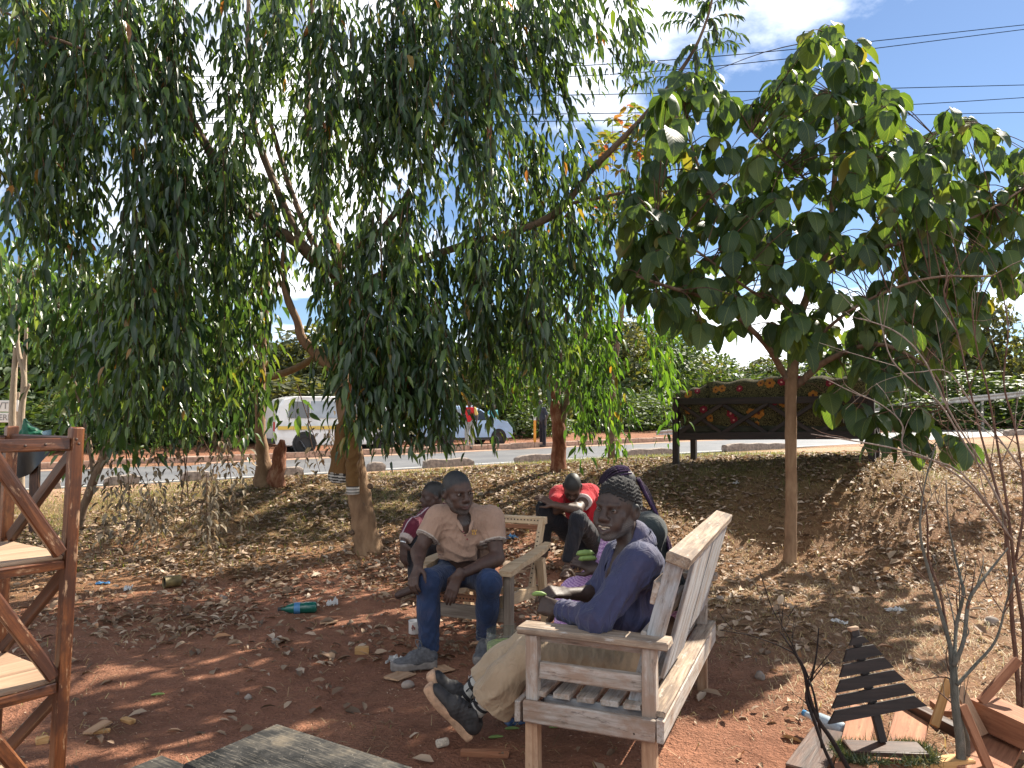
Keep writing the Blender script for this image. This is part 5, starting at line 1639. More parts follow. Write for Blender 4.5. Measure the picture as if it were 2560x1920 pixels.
pel = (hipL + hipR) / 2
f.cap(pel + (0, 0, .06), (.53, 3.38, .80), .105, .12, .05); f.cap(shL, shR, .055, .055, .05); f.cap((.53, 3.38, .84), neck, .10, .055, .05)
f.cap(neck - (0, 0, .03), C + Fm @ np.array((0, -.025, -.05)), .058, .055, .03)
head(f, C, Fm, HS, True)
arm(f, shL, elL, wrL, 1.0); arm(f, shR, elR, wrR, 1.0)
hand(f, wrL, P(1345, 1508, 3.40) - wrL, (-.25, -.8, .35), -1, (.85, .95, .6), .05, 1.08, (.7, .7))
hand(f, wrR, P(1368, 1478, 3.44) - wrR, (.1, -.45, .9), 1, (.75, .9, .6), .05, 1.05, (.7, .7))
def tint(v):
    return head_tint(v, C, Fm, HS, SK2, (0.012, 0.012, 0.012), .068, (0.15, 0.15, 0.15), (0.05, 0.026, 0.025))
body = sdf_obj('body', f, M_skin, person, tint)
eyes(person, C, Fm, HS, unit((-.55, -.83, .05)), M_eyew, M_iris)
# teeth: a row set behind the lips
for row, zz, n, yy in ((0, -.0620, 10, .0975), (1, -.0735, 9, .0950)):
    for i in range(n):
        a = (i - (n - 1) / 2) * .0062
        c = C + Fm @ (np.array((a, yy - 12 * a * a, zz)) * HS)
        me = box_mesh('tooth', .0056 * HS, .006 * HS, (.0090 if row == 0 else .0085) * HS, .0016, .0003, i)
        link('tooth', me, M_tooth, body, c, Matrix((Fm @ np.array(Matrix.Rotation(-a * 18, 3, 'Z'))).tolist()))
# curly hair cap
f = Field(C - .17, C + .19, .0040)
def hw(p): return C + Fm @ (np.array(p) * HS)
f.ell(hw((0, -.014, .046)), np.array((.0785, .099, .084)) * HS, Fm, 0)
f.ell(hw((0, -.045, .012)), np.array((.0775, .070, .062)) * HS, Fm, .02)
f.plane(hw((0, .074, .062)), Fm @ unit((0, .85, -.5)))
f.plane(hw((0, -.02, -.032)), Fm @ unit((0, .38, -1)))
f.ell(hw((.084, .016, -.012)), np.array((.042, .054, .054)) * HS, Fm, .004, 'sub'); f.ell(hw((-.084, .016, -.012)), np.array((.042, .054, .054)) * HS, Fm, .004, 'sub')
hv, hq = f.mesh(); hv = relax(hv, hq, 1)
hn = vnormals(hv, hq)
bumpy = np.sin(hv[:, 0] * 420) * np.sin(hv[:, 1] * 390 + 1) + np.sin(hv[:, 2] * 410 + 2 * np.sin(hv[:, 0] * 150))
hv = hv + hn * (.0028 * bumpy)[:, None]
bb = np.array(wloc(person)); link('hair', mesh_fast('hair', hv - bb, hq, None), M_hairm, person, bb)
# shirt
f = Field((.10, 2.95, .46), (.88, 3.86, 1.04), .0046)
f.cap(pel + (-.01, 0, .08), (.53, 3.37, .78), .165, .15, .06, flat=((1, 0, 0), .82))
f.ell((.515, 3.40, .63), (.14, .19, .14), None, .05)
f.cap(shL + (0, .02, -.015), shR + (0, -.02, -.01), .082, .085, .06)
f.cap((.545, 3.36, .86), neck, .115, .07, .05)
f.cap(neck - (0, 0, .02), neck + (-.008, 0, .026), .070, .066, .02)
cuff = elL + (wrL - elL) * .92; cufR = elR + (wrR - elR) * .34
f.cap(shL, elL, .084, .064, .05); f.cap(elL, cuff, .062, .045, .04)
f.cap(shR, elR, .082, .070, .05); f.cap(elR, cufR, .066, .056, .03)
for a, b in ((elL, cuff), (elR, cufR)):
    m = unit(b - a); f.plane(b, m, b - .07, b + .07)
    f.cap(b - m * .02, b + m * .05, .036, .036, .003, 'sub')
f.cap(neck + (-.02, 0, -.05), C + Fm @ np.array((0, -.02, -.06)), .060, .066, .006, 'sub')
f.cap(neck + (-.078, -.03, -.005), neck + (-.135, -.05, -.12), .040, .012, .006, 'sub')
f.plane((0, 0, .49), (0, 0, -1))
fs = [((.52, 3.25, .68), .20, (.2, 0, 1), .06, .009), (shL + (0, 0, -.12), .14, elL - shL, .05, .007), (elL, .13, (.3, -.2, 1), .045, .009), (cuff - (wrL - elL) * .25, .10, (.1, .5, 1), .035, .006), ((.62, 3.25, .62), .2, (0.15, .1, 1), .07, .009), ((.45, 3.35, .85), .12, (.4, .3, -.8), .05, .005), (elR, .1, (1, 0, .4), .04, .006)]
shirt = sdf_obj('shirt', f, M_navy, person, None, fs, 1, 2)
# turned-down collar
for sgn, pts in ((1, [(.055, .02, .050), (.062, -.045, .040), (.015, -.088, .010), (-.055, -.090, -.040), (-.105, -.085, -.100)]),
                 (-1, [(.055, .02, .050), (.030, .078, .044), (-.030, .085, .010), (-.095, .040, -.040), (-.120, .000, -.085)])):
    c = np.array([neck + np.array(p) for p in pts]); s_ = spline(c, 18)
    outw = norm_rows(np.stack([s_[:, 0] - neck[0] + .01, s_[:, 1] - neck[1], np.zeros(18)], 1))
    low = s_ + outw * .022 - np.array((0, 0, 1)) * np.linspace(.042, .060, 18)[:, None]
    low[-3:] = s_[-3:] + outw[-3:] * .02 - np.array((0, 0, .045))
    mid = (s_ + low) / 2 + outw * .007
    inn = s_ - outw * .006; 
    vv = np.vstack([inn, s_ + (0, 0, .006), mid, low, low - outw * .006]); n_ = 18
    qq = [[a * n_ + i, a * n_ + i + 1, (a + 1) * n_ + i + 1, (a + 1) * n_ + i] for a in range(4) for i in range(n_ - 1)]
    b = np.array(wloc(shirt)); link('collar', mesh_fast('collar', vv - b, qq, None), M_navy, shirt, b)
# trousers: wide khaki legs
f = Field((-.28, 3.15, .02), (.78, 3.92, .66), .005)
f.cap(hipL, hipR, .115, .115, .05, flat=((0, 0, 1), .85))
for hp, kn, an, wid in ((hipL, knL, anL, 1.0), (hipR, knR, anR, .95)):
    f.cap(hp, kn + (0, 0, -.025), .098, .080, .05)
    d = an - kn; e = kn + d * .74
    f.cap(kn + (0, 0, -.025), kn + d * .45, .080, .082 * wid, .04)
    f.cap(kn + d * .4, e, .082, .085 * wid, .03)
    sag = np.array((.05, 0, -.07))
    f.cap(kn + d * .5 + sag * .6, e + sag * .9, .06, .07 * wid, .05)
    m = unit(d); f.plane(e + m * .005, m, e - .16, e + .16)
    f.cap(e - m * .03, e + m * .12, .062, .066, .004, 'sub')
fs = [(hipL + (-.2, 0, .02), .16, (.15, .3, 1), .055, .008), (knL, .12, (.3, .4, 1), .05, .006), (knL + (anL - knL) * .6, .16, anL - knL, .075, .007), (knR + (anR - knR) * .6, .15, anR - knR, .07, .005), (hipL + (-.05, -.05, .03), .12, (.2, 0, 1), .04, .008)]
tr = sdf_obj('trousers', f, M_khaki, person, None, fs, 1, 4)
# belt
M_belt = simple('dark_belt', (0.02, 0.018, 0.016), .6, .2, 40, .2)
# socks and shoes
M_sock = simple('striped_sock', (0.42, 0.40, 0.36), .95, .1, 60, .3)
M_sockb = simple('sock_stripe', (0.02, 0.02, 0.022), .95, .1, 60, .3)
for an, kn, heel, toe, lab in ((anL, knL, P(1172, 1852, 3.48), P(1062, 1722, 3.47), 0), (anR, knR, P(1150, 1800, 3.64), P(1068, 1690, 3.60), 1)):
    d = unit(kn - an)
    heel = heel + np.array((0, 0, .006))
    u = kn - heel
    shoe('shoe', person, heel, toe, u, (M_shoe2, M_sole2, M_laceb), step=.0046)
    so = tube('sock', np.array([an - d * .05, an, an + d * .05, an + d * .14]), [.036, .037, .040, .046], M_sock, person, 18, 10, an)
    for q in (.012, .058):
        tube('sock_stripe', np.array([an + d * q, an + d * (q + .018)]), [.0405, .0420], M_sockb, so, 18, None, wloc(so))
# a pod held between the fingers
M_pod = simple('green_pod', (0.16, 0.24, 0.06), .6, .2, 60, .1)

# -------------------------------------------------- woman with braids behind him
person = thing('person', 'person with purple-tipped braids in a pink striped apron on the bench, holding green pods', 'person', bp(.33, 1.0, 0))
C = P(1548, 1226, 4.02); HS = .97
Fm = head_frame(unit((-.93, -.12, -.30)), (0, 0, 1))
neck = np.array((.67, 3.98, .965)); pel = bp(.33, 1.0, .46)
shL, shR = P(1622, 1325, 3.86), np.array((.60, 4.22, .92))
elL, wrL = P(1560, 1446, 3.88), P(1492, 1424, 3.95)
elR, wrR = np.array((.50, 4.28, .68)), np.array((.40, 4.14, .70))
knL, knR = np.array((.33, 4.10, .50)), np.array((.36, 4.28, .50))
f = Field((-.04, 3.50, .0), (.98, 4.46, 1.30), .0068)
f.cap(pel + (0, 0, .06), (.66, 4.0, .82), .12, .11, .05); f.cap(shL, shR, .05, .05, .05); f.cap((.66, 4.0, .86), neck, .09, .05, .05)
f.cap(neck - (0, 0, .03), C + Fm @ np.array((0, -.02, -.05)), .050, .048, .03)
head(f, C, Fm, HS)
arm(f, shL, elL, wrL, 1.12); arm(f, shR, elR, wrR, 1.1)
hand(f, wrL, P(1445, 1398, 3.97) - wrL, (.1, -.8, .5), -1, (.5, .8, .5), .1, 1.0); hand(f, wrR, P(1452, 1386, 4.02) - wrR, (0, .2, 1), 1, (.6, .8, .5), .1, 1.0)
ft = np.array((.16, 3.84, .05)); ft2 = np.array((.22, 3.98, .05))
for hp, kn, an in ((pel + (0, -.09, 0), knL, ft), (pel + (.03, .09, 0), knR, ft2)):
    f.cap(hp, kn, .085, .065, .04); f.cap(kn, an + (.03, .03, .05), .055, .036, .03); f.cap(an + (.03, .03, .04), an + (-.12, -.06, -.02), .034, .026, .03)
def tint(v):
    return head_tint(v, C, Fm, HS, (.050, .030, .023), (0.012, 0.010, 0.012), .070, None, (0.07, .03, .03))
sdf_obj('body', f, M_skin, person, tint)
# braids: rows raked back over the skull into a tied mass, tails down the back
M_braid = bark('dark_braid', [(0.35, (0.012, 0.009, 0.014)), (0.6, (0.03, 0.016, 0.035))], 90)
M_braidp = bark('purple_braid', [(0.35, (0.018, 0.010, 0.026)), (0.6, (0.075, 0.042, 0.095))], 90)
hair = thing('hair', None, None, C); hair.parent = person; hair.location = V(C) - wloc(person)
for i in range(12):
    a = (i - 5.5) / 5.5
    pts = []
    for j in range(10):
        t = j / 9.0
        th = (-.62 + t * 2.05)
        x = a * .070 * (1 - .25 * t); y = -.012 + .097 * math.cos(th + .9) ; zz = .040 + .086 * math.sin(th + .9) * math.sqrt(max(.05, 1 - .75 * a * a))
        pts.append(C + Fm @ (np.array((x, y, zz)) * HS * 1.02))
    sp_ = spline(pts, 20)
    tube('braid', sp_[:13], .0056 * HS, M_braid, hair, 6, None, C); tube('braid', sp_[12:], .0057 * HS, M_braidp, hair, 6, None, C)
knot = C + Fm @ np.array((0, -.105, .010))
for i in range(9):
    a = (i - 4) * .012
    p = spline([knot + (0, a, .02), knot + (.035 + .01 * (i % 3), a * .8, -.05), shL + (.07, .10 + a, .03), shL + (.105 + .006 * (i % 4), .08 + a, -.10), shL + (.112 + .012 * (i % 3), .05 + a * 1.6, -.235 - .02 * (i % 3))], 22)
    tube('braid', p, np.linspace(.009, .0055, 22), M_braid if i % 3 else M_braidp, hair, 6, None, C)
# dark tee
f = Field((.30, 3.70, .50), (.98, 4.44, 1.04), .0065)
f.cap(pel + (.01, 0, .10), (.67, 4.0, .80), .165, .14, .06); f.cap(shL + (0, .03, -.02), shR + (0, -.03, -.02), .088, .085, .06); f.cap((.67, 4.0, .88), neck, .11, .065, .05)
sv = shL + (elL - shL) * .62; f.cap(shL, sv, .082, .08, .05); sv2 = shR + (elR - shR) * .6; f.cap(shR, sv2, .08, .078, .05)
for a, b in ((shL, sv), (shR, sv2)):
    m = unit(b - a); f.plane(b, m, b - .11, b + .11)
f.cap(neck + (0, 0, -.02), neck + (-.04, 0, .12), .058, .066, .006, 'sub')
f.plane((0, 0, .53), (0, 0, -1))
sdf_obj('tee_shirt', f, cloth_mat('slate_green_tee', (0.030, 0.038, 0.038), .9, 900, .15), person, None, [((.72, 3.86, .8), .2, (.4, .2, -1), .06, .006)])
# striped apron and skirt
f = Field((.16, 3.72, .18), (.96, 4.52, 1.0), .007)
f.cap((.55, 4.03, .86), (.53, 4.05, .60), .085, .125, .05); f.cap(pel + (-.10, 0, .06), (.44, 4.12, .54), .15, .14, .06); f.cap(pel + (0, 0, .02), pel + (0, 0, .12), .145, .14, .06)
f.cap(pel + (-.05, -.05, .03), knL + (0, 0, .0), .115, .095, .05); f.cap(pel + (0, .10, .03), knR, .115, .095, .05)
f.cap(knL, knL + (-.06, -.06, -.20), .09, .075, .05); f.cap(knR, knR + (-.06, -.06, -.20), .09, .075, .05)
def tint(v):
    s_ = (np.sin((v[:, 2] + .25 * v[:, 0]) * 2 * math.pi / .011) > 0)[:, None]
    return np.where(s_, np.array((.52, .34, .52)), np.array((.23, .11, .28)))
sdf_obj('apron', f, M_tint, person, tint, [((.42, 4.05, .56), .18, (1, .2, .3), .06, .008), ((.5, 3.98, .75), .12, (0, .2, 1), .05, .005)])
M_sandal = simple('blue_rubber', (0.022, 0.06, 0.14), .5, .2, 40, .1)
for a in (ft, ft2):
    c = Field(a - .2, a + .2, .007)
    d = unit((-.9, -.42, 0)); l = np.array((-d[1], d[0], 0))
    for i in range(10):
        q = -.05 + .25 * i / 9
        for j in (-1, 0, 1): c.cap(a + d * q + l * j * .022 - (0, 0, .045), a + d * q + l * j * .022 - (0, 0, .03), .013, .013, .003)
    c.cap(a + d * .02 + l * .045 - (0, 0, .03), a + d * .10 + (0, 0, .012), .008, .009, .003); c.cap(a + d * .02 - l * .045 - (0, 0, .03), a + d * .10 + (0, 0, .012), .008, .009, .003)
    sdf_obj('sandal', c, M_sandal, person)
# pods in her hand (held things, top level)
hp = P(1462, 1396, 3.93)
for i, (dx, dz, lab) in enumerate(((0, .026, 'upper plump green pod held in the fingers of the braided person'), (.012, .0, 'lower plump green pod held in the fingers of the braided person'))):
    p = [hp + (-.045 + dx, -.01, dz - .004), hp + (-.02 + dx, -.016, dz + .004), hp + (.02 + dx, -.016, dz + .006), hp + (.05 + dx, -.008, dz)]
    o = tube('pod', spline(p, 14), np.array([.002, .008, .0125, .014, .0145, .014, .0145, .015, .0145, .014, .0125, .010, .006, .002]), M_pod, None, 10, None, hp)
    setp(o, lab, 'pod', 'green pods')
hp = P(1346, 1492, 3.40)
p = [hp + (-.03, -.01, .012), hp + (0, -.014, .018), hp + (.035, -.01, .012)]
setp(tube('pod', spline(p, 10), [.002, .007, .009, .010, .010, .010, .010, .009, .006, .002], M_pod, None, 8, None, hp), 'small dark green pod pinched by the person in the blue shirt', 'pod', 'green pods')

# -------------------------------------------------- person in red with head on the arms
person = thing('person', 'person in a red shirt sitting on the ground with head bowed on crossed arms', 'person', gp(.72, 7.5))
zg = float(gz(.5, 7.0))
pel = np.array((.82, 7.62, zg + .17)); C = P(1431, 1216, 7.30); HS = 1.06
Fm = head_frame(unit((-.12, -.62, -.82)), (0, -.6, .8))
neck = P(1437, 1215, 7.50)
shR, shL = P(1398, 1238, 7.50), P(1474, 1234, 7.48)
elL, wrL = P(1444, 1275, 7.18), P(1383, 1262, 7.12)
knR, knL = P(1361, 1258, 7.25), P(1446, 1286, 7.12)
ftR, ftL = ghit(1352, 1412), ghit(1418, 1440)
anR, anL = ftR + (.03, .05, .09), ftL + (.02, .05, .09)
f = Field((.02, 6.80, zg - .08), (1.10, 7.95, 1.06), .0085)
f.cap(pel, (.62, 7.56, .62), .11, .11, .05); f.cap(shR, shL, .055, .055, .05); f.cap((.6, 7.52, .68), C, .08, .055, .05)
head(f, C, Fm, HS)
arm(f, shL, elL, wrL, 1.12); hand(f, wrL, P(1358, 1246, 7.12) - wrL, (-.1, -.6, .8), -1, (.25, .4, .3), .12, 1.12)
elR = P(1385, 1275, 7.25); wrR = P(1440, 1262, 7.2); arm(f, shR, elR, wrR, 1.1)
for an, ft in ((anR, ftR), (anL, ftL)):
    d = unit((-.25, -.97, -.0)); l = np.array((-d[1], d[0], 0))
    f.cap(an + (0, 0, .12), an, .04, .036, .02); f.cap(an, ft + d * .10 + (0, 0, .035), .038, .032, .03)
    for j in range(5):
        b = ft + d * .10 + l * (j - 2) * .018 + (0, 0, .022); f.cap(b, b + d * (.055 - .006 * abs(j - 3)), .012, .009, .004)
def tint(v):
    return head_tint(v, C, Fm, HS, (0.075, 0.042, 0.030), (0.016, 0.015, 0.014), .055, None, None)
sdf_obj('body', f, M_skin, person, tint)
f = Field((.22, 7.15, zg), (1.12, 7.95, 1.0), .0085)
f.cap(pel + (0, 0, .05), (.63, 7.55, .66), .17, .155, .06); f.cap(shR, shL, .095, .095, .06); f.cap((.85, 7.6, zg + .2), (.80, 7.55, .55), .15, .13, .08)
sv = shL + (elL - shL) * .55; f.cap(shL, sv, .085, .085, .04); m = unit(sv - shL); f.plane(sv, m, sv - .12, sv + .12)
sv2 = shR + (elR - shR) * .5; f.cap(shR, sv2, .085, .08, .04)
f.cap(neck + (0, .03, -.08), C, .062, .072, .006, 'sub')
def tint(v):
    c = np.tile(np.array((.42, .012, .022)), (len(v), 1))
    t = (v - sv) @ m; r = np.linalg.norm((v - sv) - t[:, None] * m, axis=1)
    c[(t > -.022) & (t < .02) & (r < .12)] = (.55, .45, .42)
    return c
sdf_obj('red_shirt', f, M_tint, person, tint, [((.8, 7.4, .5), .25, (0, 0, 1), .08, .010)])
f = Field((.05, 6.90, zg - .06), (1.12, 7.95, .78), .0085)
f.cap(pel + (-.09, -.03, 0), pel + (.06, 0, 0), .15, .15, .06)
for hp, kn, an in ((pel + (-.12, 0, .0), knR, anR), (pel + (.05, -.03, .0), knL, anL)):
    k2 = kn - (0, 0, .05)
    f.cap(hp, k2, .105, .080, .05); f.cap(k2, an + (0, 0, .06), .080, .066, .04); f.plane(an + (0, 0, .03), (0, 0, -1), an - .14, an + .14)
sdf_obj('trousers', f, M_black_trousers, person, None, [(knL, .2, (0, .3, 1), .06, .008), (knR, .2, (0, .3, 1), .06, .006), (knL - (0, 0, .25), .2, (.1, 0, 1), .06, .006)])
# sandal strap
M_strap = simple('tan_sandal_strap', (0.14, 0.10, 0.07), .7, .2, 40, .1)
tube('sandal_strap', spline([ftL + (-.055, -.08, .03), ftL + (-.02, -.09, .075), ftL + (.03, -.07, .06), ftL + (.05, -.04, .02)], 10), .012, M_strap, person, 6, None, ftL)
tube('sandal_strap', spline([ftL + (-.05, .0, .05), ftL + (-.02, -.03, .095), ftL + (.04, -.01, .07), ftL + (.06, .03, .03)], 10), .010, M_strap, person, 6, None, ftL)

# -------------------------------------------------- person in the maroon track jacket
zg = float(gz(-.7, 6.7))
person = thing('person', 'person in maroon track jacket crouching behind the tan polo shirt, wrist over the knee', 'person', (-.62, 6.75, zg))
C = P(1083, 1238, 6.62); HS = 1.0
Fm = head_frame(unit((-.92, -.30, -.12)), (0, 0, 1))
neck = P(1096, 1278, 6.68); pel = np.array((-.55, 6.85, zg + .20))
shR, shL = P(1072, 1296, 6.55), P(1112, 1296, 6.85)
elR, wrR = P(1030, 1318, 6.36), P(1009, 1357, 6.26)
knR, anR = P(1040, 1345, 6.38), np.array((-.78, 6.30, zg + .09))
f = Field((-1.10, 6.05, zg - .05), (-.30, 7.15, 1.05), .0085)
f.cap(pel, (-.6, 6.7, .56), .11, .11, .05); f.cap(shR, shL, .05, .05, .05); f.cap((-.6, 6.7, .6), neck, .09, .052, .05); f.cap(neck, C + Fm @ np.array((0, -.02, -.05)), .052, .05, .03)
head(f, C, Fm, HS); arm(f, shR, elR, wrR, 1.1); hand(f, wrR, (-.02, -.02, -1), (-.6, -.75, 0), -1, (.12, .3, .25), .14, 1.12)
f.cap(anR + (0, 0, .1), anR, .04, .036); f.cap(anR, anR + (-.14, -.04, -.05), .036, .028)
sdf_obj('body', f, M_skin, person, lambda v: head_tint(v, C, Fm, HS, (.056, .032, .025), (.014, .013, .013), .064, None, (.08, .04, .04)))
f = Field((-1.08, 6.10, zg), (-.28, 7.15, .98), .0085)
f.cap(pel + (0, 0, .06), (-.6, 6.7, .58), .16, .145, .06); f.cap(shR, shL, .092, .09, .06); f.cap((-.6, 6.7, .62), neck, .10, .065, .05)
f.cap(shR, elR, .080, .072, .05); f.cap(elR, wrR + (elR - wrR) * .08, .072, .052, .04)
m = unit(wrR - elR); f.plane(wrR - m * .02, m, wrR - .08, wrR + .08)
f.cap(neck, C, .056, .07, .006, 'sub')
def tint(v):
    c = np.tile(np.array((.085, .010, .022)), (len(v), 1))
    t = (v - wrR) @ m; r = np.linalg.norm((v - wrR) - t[:, None] * m, axis=1)
    c[(t > -.06) & (r < .09)] = (.34, .28, .25)
    ax = unit(elR - shR); d = v - shR; t2 = d @ ax; lat = d @ unit(np.cross(ax, (0, -.4, 1)))
    c[(np.abs(lat - .01) < .006) & (t2 > 0) & (d[:, 1] < .02) & (t < -.06)] = (.40, .33, .35)
    return c
sdf_obj('track_jacket', f, M_tint, person, tint, [(elR, .14, (.5, 0, .9), .05, .007)])
f = Field((-1.05, 6.1, zg - .04), (-.25, 7.15, .68), .009)
f.cap(pel + (-.08, 0, 0), pel + (.08, 0, 0), .14, .14, .05)
f.cap(pel + (-.05, -.06, 0), knR - (0, 0, .05), .10, .08, .05); f.cap(knR - (0, 0, .05), anR + (0, 0, .05), .08, .065, .04)
f.cap(pel + (.08, -.06, 0), np.array((-.52, 6.42, .46)), .10, .08, .05); f.cap((-.52, 6.42, .46), (-.52, 6.36, zg + .08), .08, .065, .04)
sdf_obj('trousers', f, M_black_trousers, person, None, [(knR, .2, (0, .3, 1), .06, .006)])
tube('wristband', np.array([wrR + m * -.004, wrR + m * .012]), [.032, .031], simple('steel_band', (.5, .5, .5), .3, .1, 30, 0, 1.0), person, 14, None, wrR)

# -------------------------------------------------- standing people across the road
def stander(px, py_feet, Y, h, face, label, top_col, leg_col, skin=(.06, .035, .026), arms='down', skirt=False, bend=0.0, top_tint=None):
    b = gp((px - 1280) / FPX * Y, Y)
    person = thing('person', label, 'person', b)
    k = h / 1.72
    fw = unit(np.array((face[0], face[1], 0))); sd = np.array((fw[1], -fw[0], 0))
    def w(s, u, z): return b + sd * s * k + fw * u * k + np.array((0, 0, z * k))
    lo, hi = b + (-.5, -.5, -.05), b + (.5, .5, h + .1)
    C = w(0, .02 + bend, 1.60 - bend * .2); Fm = head_frame(fw + (0, 0, -.15))
    f = Field(lo, hi, .016)
    head(f, C, Fm, k * .98); f.cap(w(0, bend * .7, 1.42), C - (0, 0, .05), .052 * k, .05 * k, .03)
    el1, el2 = w(-.26, -.02, 1.14), w(.26, .0, 1.14); wr1, wr2 = w(-.27, .08, .90), w(.27, .10, .90)
    if arms == 'up': el2, wr2 = w(.30, .05, 1.20), w(.24, .25, 1.30)
    arm(f, w(-.18, bend * .6, 1.38), el1, wr1, k); arm(f, w(.18, bend * .6, 1.38), el2, wr2, k)
    f.cap(wr1, wr1 + (0, 0, -.12), .03, .022); f.cap(wr2, wr2 + fw * .05 + (0, 0, -.10), .03, .022)
    f.cap(w(0, 0, 1.0), w(0, bend * .5, 1.3), .11 * k, .12 * k, .05)
    for i in (-1, 1): f.cap(w(i * .09, 0, .9), w(i * .09, .01, .5), .06, .05); f.cap(w(i * .09, .01, .5), w(i * .09, 0, .06), .05, .036); f.cap(w(i * .09, 0, .05), w(i * .10, .14, .035), .036, .03)
    sdf_obj('body', f, M_skin, person, lambda v: head_tint(v, C, Fm, k, skin, (.015, .014, .014), .06))
    f = Field(lo, hi, .016)
    f.cap(w(0, 0, .98), w(0, bend * .5, 1.28), .155 * k, .15 * k, .05, flat=(fw, .75)); f.cap(w(-.17, bend * .6, 1.37), w(.17, bend * .6, 1.37), .075 * k, .075 * k, .05)
    for a, e in ((w(-.18, bend * .6, 1.38), el1), (w(.18, bend * .6, 1.38), el2)): f.cap(a, a + (e - a) * .75, .066, .064, .03)
    f.plane((0, 0, b[2] + .92 * k), (0, 0, -1))
    sdf_obj('top', f, M_tint, person, (lambda v: np.tile(np.array(top_col), (len(v), 1))) if top_tint is None else (lambda v: top_tint(v, b)))
    f = Field(lo, hi, .016)
    f.cap(w(-.06, 0, .95), w(.06, 0, .95), .125 * k, .125 * k, .05, flat=(fw, .8))
    for i in (-1, 1): f.cap(w(i * .085, 0, .9), w(i * .095, .01, .5), .095, .075, .04); f.cap(w(i * .095, .01, .5), w(i * .10, 0, .09), .075, .065, .03)
    f.plane((0, 0, b[2] + .07), (0, 0, -1))
    sdf_obj('trousers', f, M_tint, person, lambda v: np.tile(np.array(leg_col), (len(v), 1)))
    M = simple('dark_shoe', (.03, .028, .026), .7, .3, 20, .1)
    for i in (-1, 1):
        f = Field(w(i * .1, .05, .05) - .22, w(i * .1, .05, .05) + .22, .014)
        f.cap(w(i * .1, -.02, .05), w(i * .105, .17, .04), .045, .04); f.plane(b, (0, 0, -1))
        sdf_obj('shoe', f, M, person)
    return person, w
def redtop(v, b):
    c = np.tile(np.array((.50, .02, .025)), (len(v), 1)); c[(v[:, 0] - b[0]) > .17] = (.55, .40, .12); return c
stander(1174, 1110, 28.0, 1.80, (-.2, -1), 'standing person in a red top and pale trousers beside the pale blue car', (.5, .02, .025), (.26, .27, .25), top_tint=redtop)
stander(1233, 1106, 30.8, 1.62, (.5, -.8), 'standing person in a turquoise top at the front of the pale blue car', (.10, .36, .38), (.06, .05, .05))
stander(1357, 1100, 29.5, 1.80, (-.8, -.5), 'standing person in dark clothes leaning behind the red-barked trunk', (.03, .035, .05), (.012, .013, .02), bend=.10)

# ================================================================== furniture
M_white = wood('whitewashed_wood', [(0.20, (0.14, 0.11, 0.085)), (0.42, (0.29, 0.25, 0.21)), (0.62, (0.40, 0.355, 0.315)), (0.85, (0.35, 0.27, 0.20))], .85, 22, (0.24, 0.145, 0.09), .7, bmp=.6, objvar=.2, wear=(0.10, 0.075, 0.06))
M_whiteblue = wood('whitewashed_blue_grey_wood', [(0.30, (0.15, 0.145, 0.145)), (0.5, (0.30, 0.305, 0.31)), (0.75, (0.40, 0.40, 0.40))], .85, 22, (0.22, 0.15, 0.10), .6, bmp=.6, objvar=.2, wear=(0.09, 0.07, 0.06))
M_armtop = wood('weathered_arm_wood', [(0.30, (0.11, 0.08, 0.06)), (0.5, (0.25, 0.18, 0.125)), (0.7, (0.34, 0.27, 0.20)), (0.85, (0.38, 0.36, 0.33))], .85, 24, (0.12, 0.09, 0.07), .6, bmp=.7, wear=(0.40, 0.38, 0.35))
M_rawleg = wood('raw_leg_wood', [(0.30, (0.27, 0.15, 0.085)), (0.55, (0.38, 0.235, 0.14)), (0.8, (0.46, 0.31, 0.20))], .8, 20, (0.20, 0.10, 0.06), .45, wear=(0.16, 0.085, 0.05))
M_chair = wood('pale_sanded_wood', [(0.30, (0.34, 0.22, 0.12)), (0.55, (0.48, 0.34, 0.205)), (0.8, (0.56, 0.42, 0.27))], .7, 24, (0.30, 0.24, 0.18), .35)
M_chairg = wood('greyed_chair_wood', [(0.30, (0.16, 0.12, 0.09)), (0.55, (0.27, 0.215, 0.165)), (0.8, (0.36, 0.30, 0.24))], .8, 24, (0.15, 0.11, 0.08), .4)
M_sofa = wood('dark_stained_wood', [(0.30, (0.010, 0.007, 0.006)), (0.55, (0.025, 0.016, 0.013)), (0.8, (0.045, 0.028, 0.021))], .55, 24)
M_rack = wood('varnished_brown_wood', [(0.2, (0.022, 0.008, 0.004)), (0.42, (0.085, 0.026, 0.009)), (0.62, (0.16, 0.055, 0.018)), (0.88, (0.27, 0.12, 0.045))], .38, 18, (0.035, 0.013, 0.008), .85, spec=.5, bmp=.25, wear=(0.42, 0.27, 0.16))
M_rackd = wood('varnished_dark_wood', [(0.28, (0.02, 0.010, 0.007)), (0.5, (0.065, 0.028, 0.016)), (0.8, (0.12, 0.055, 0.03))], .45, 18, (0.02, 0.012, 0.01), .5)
M_shelf = wood('bare_shelf_board', [(0.30, (0.26, 0.16, 0.10)), (0.6, (0.38, 0.26, 0.17)), (0.85, (0.46, 0.34, 0.23))], .8, 10, (0.30, 0.16, 0.09), .3)
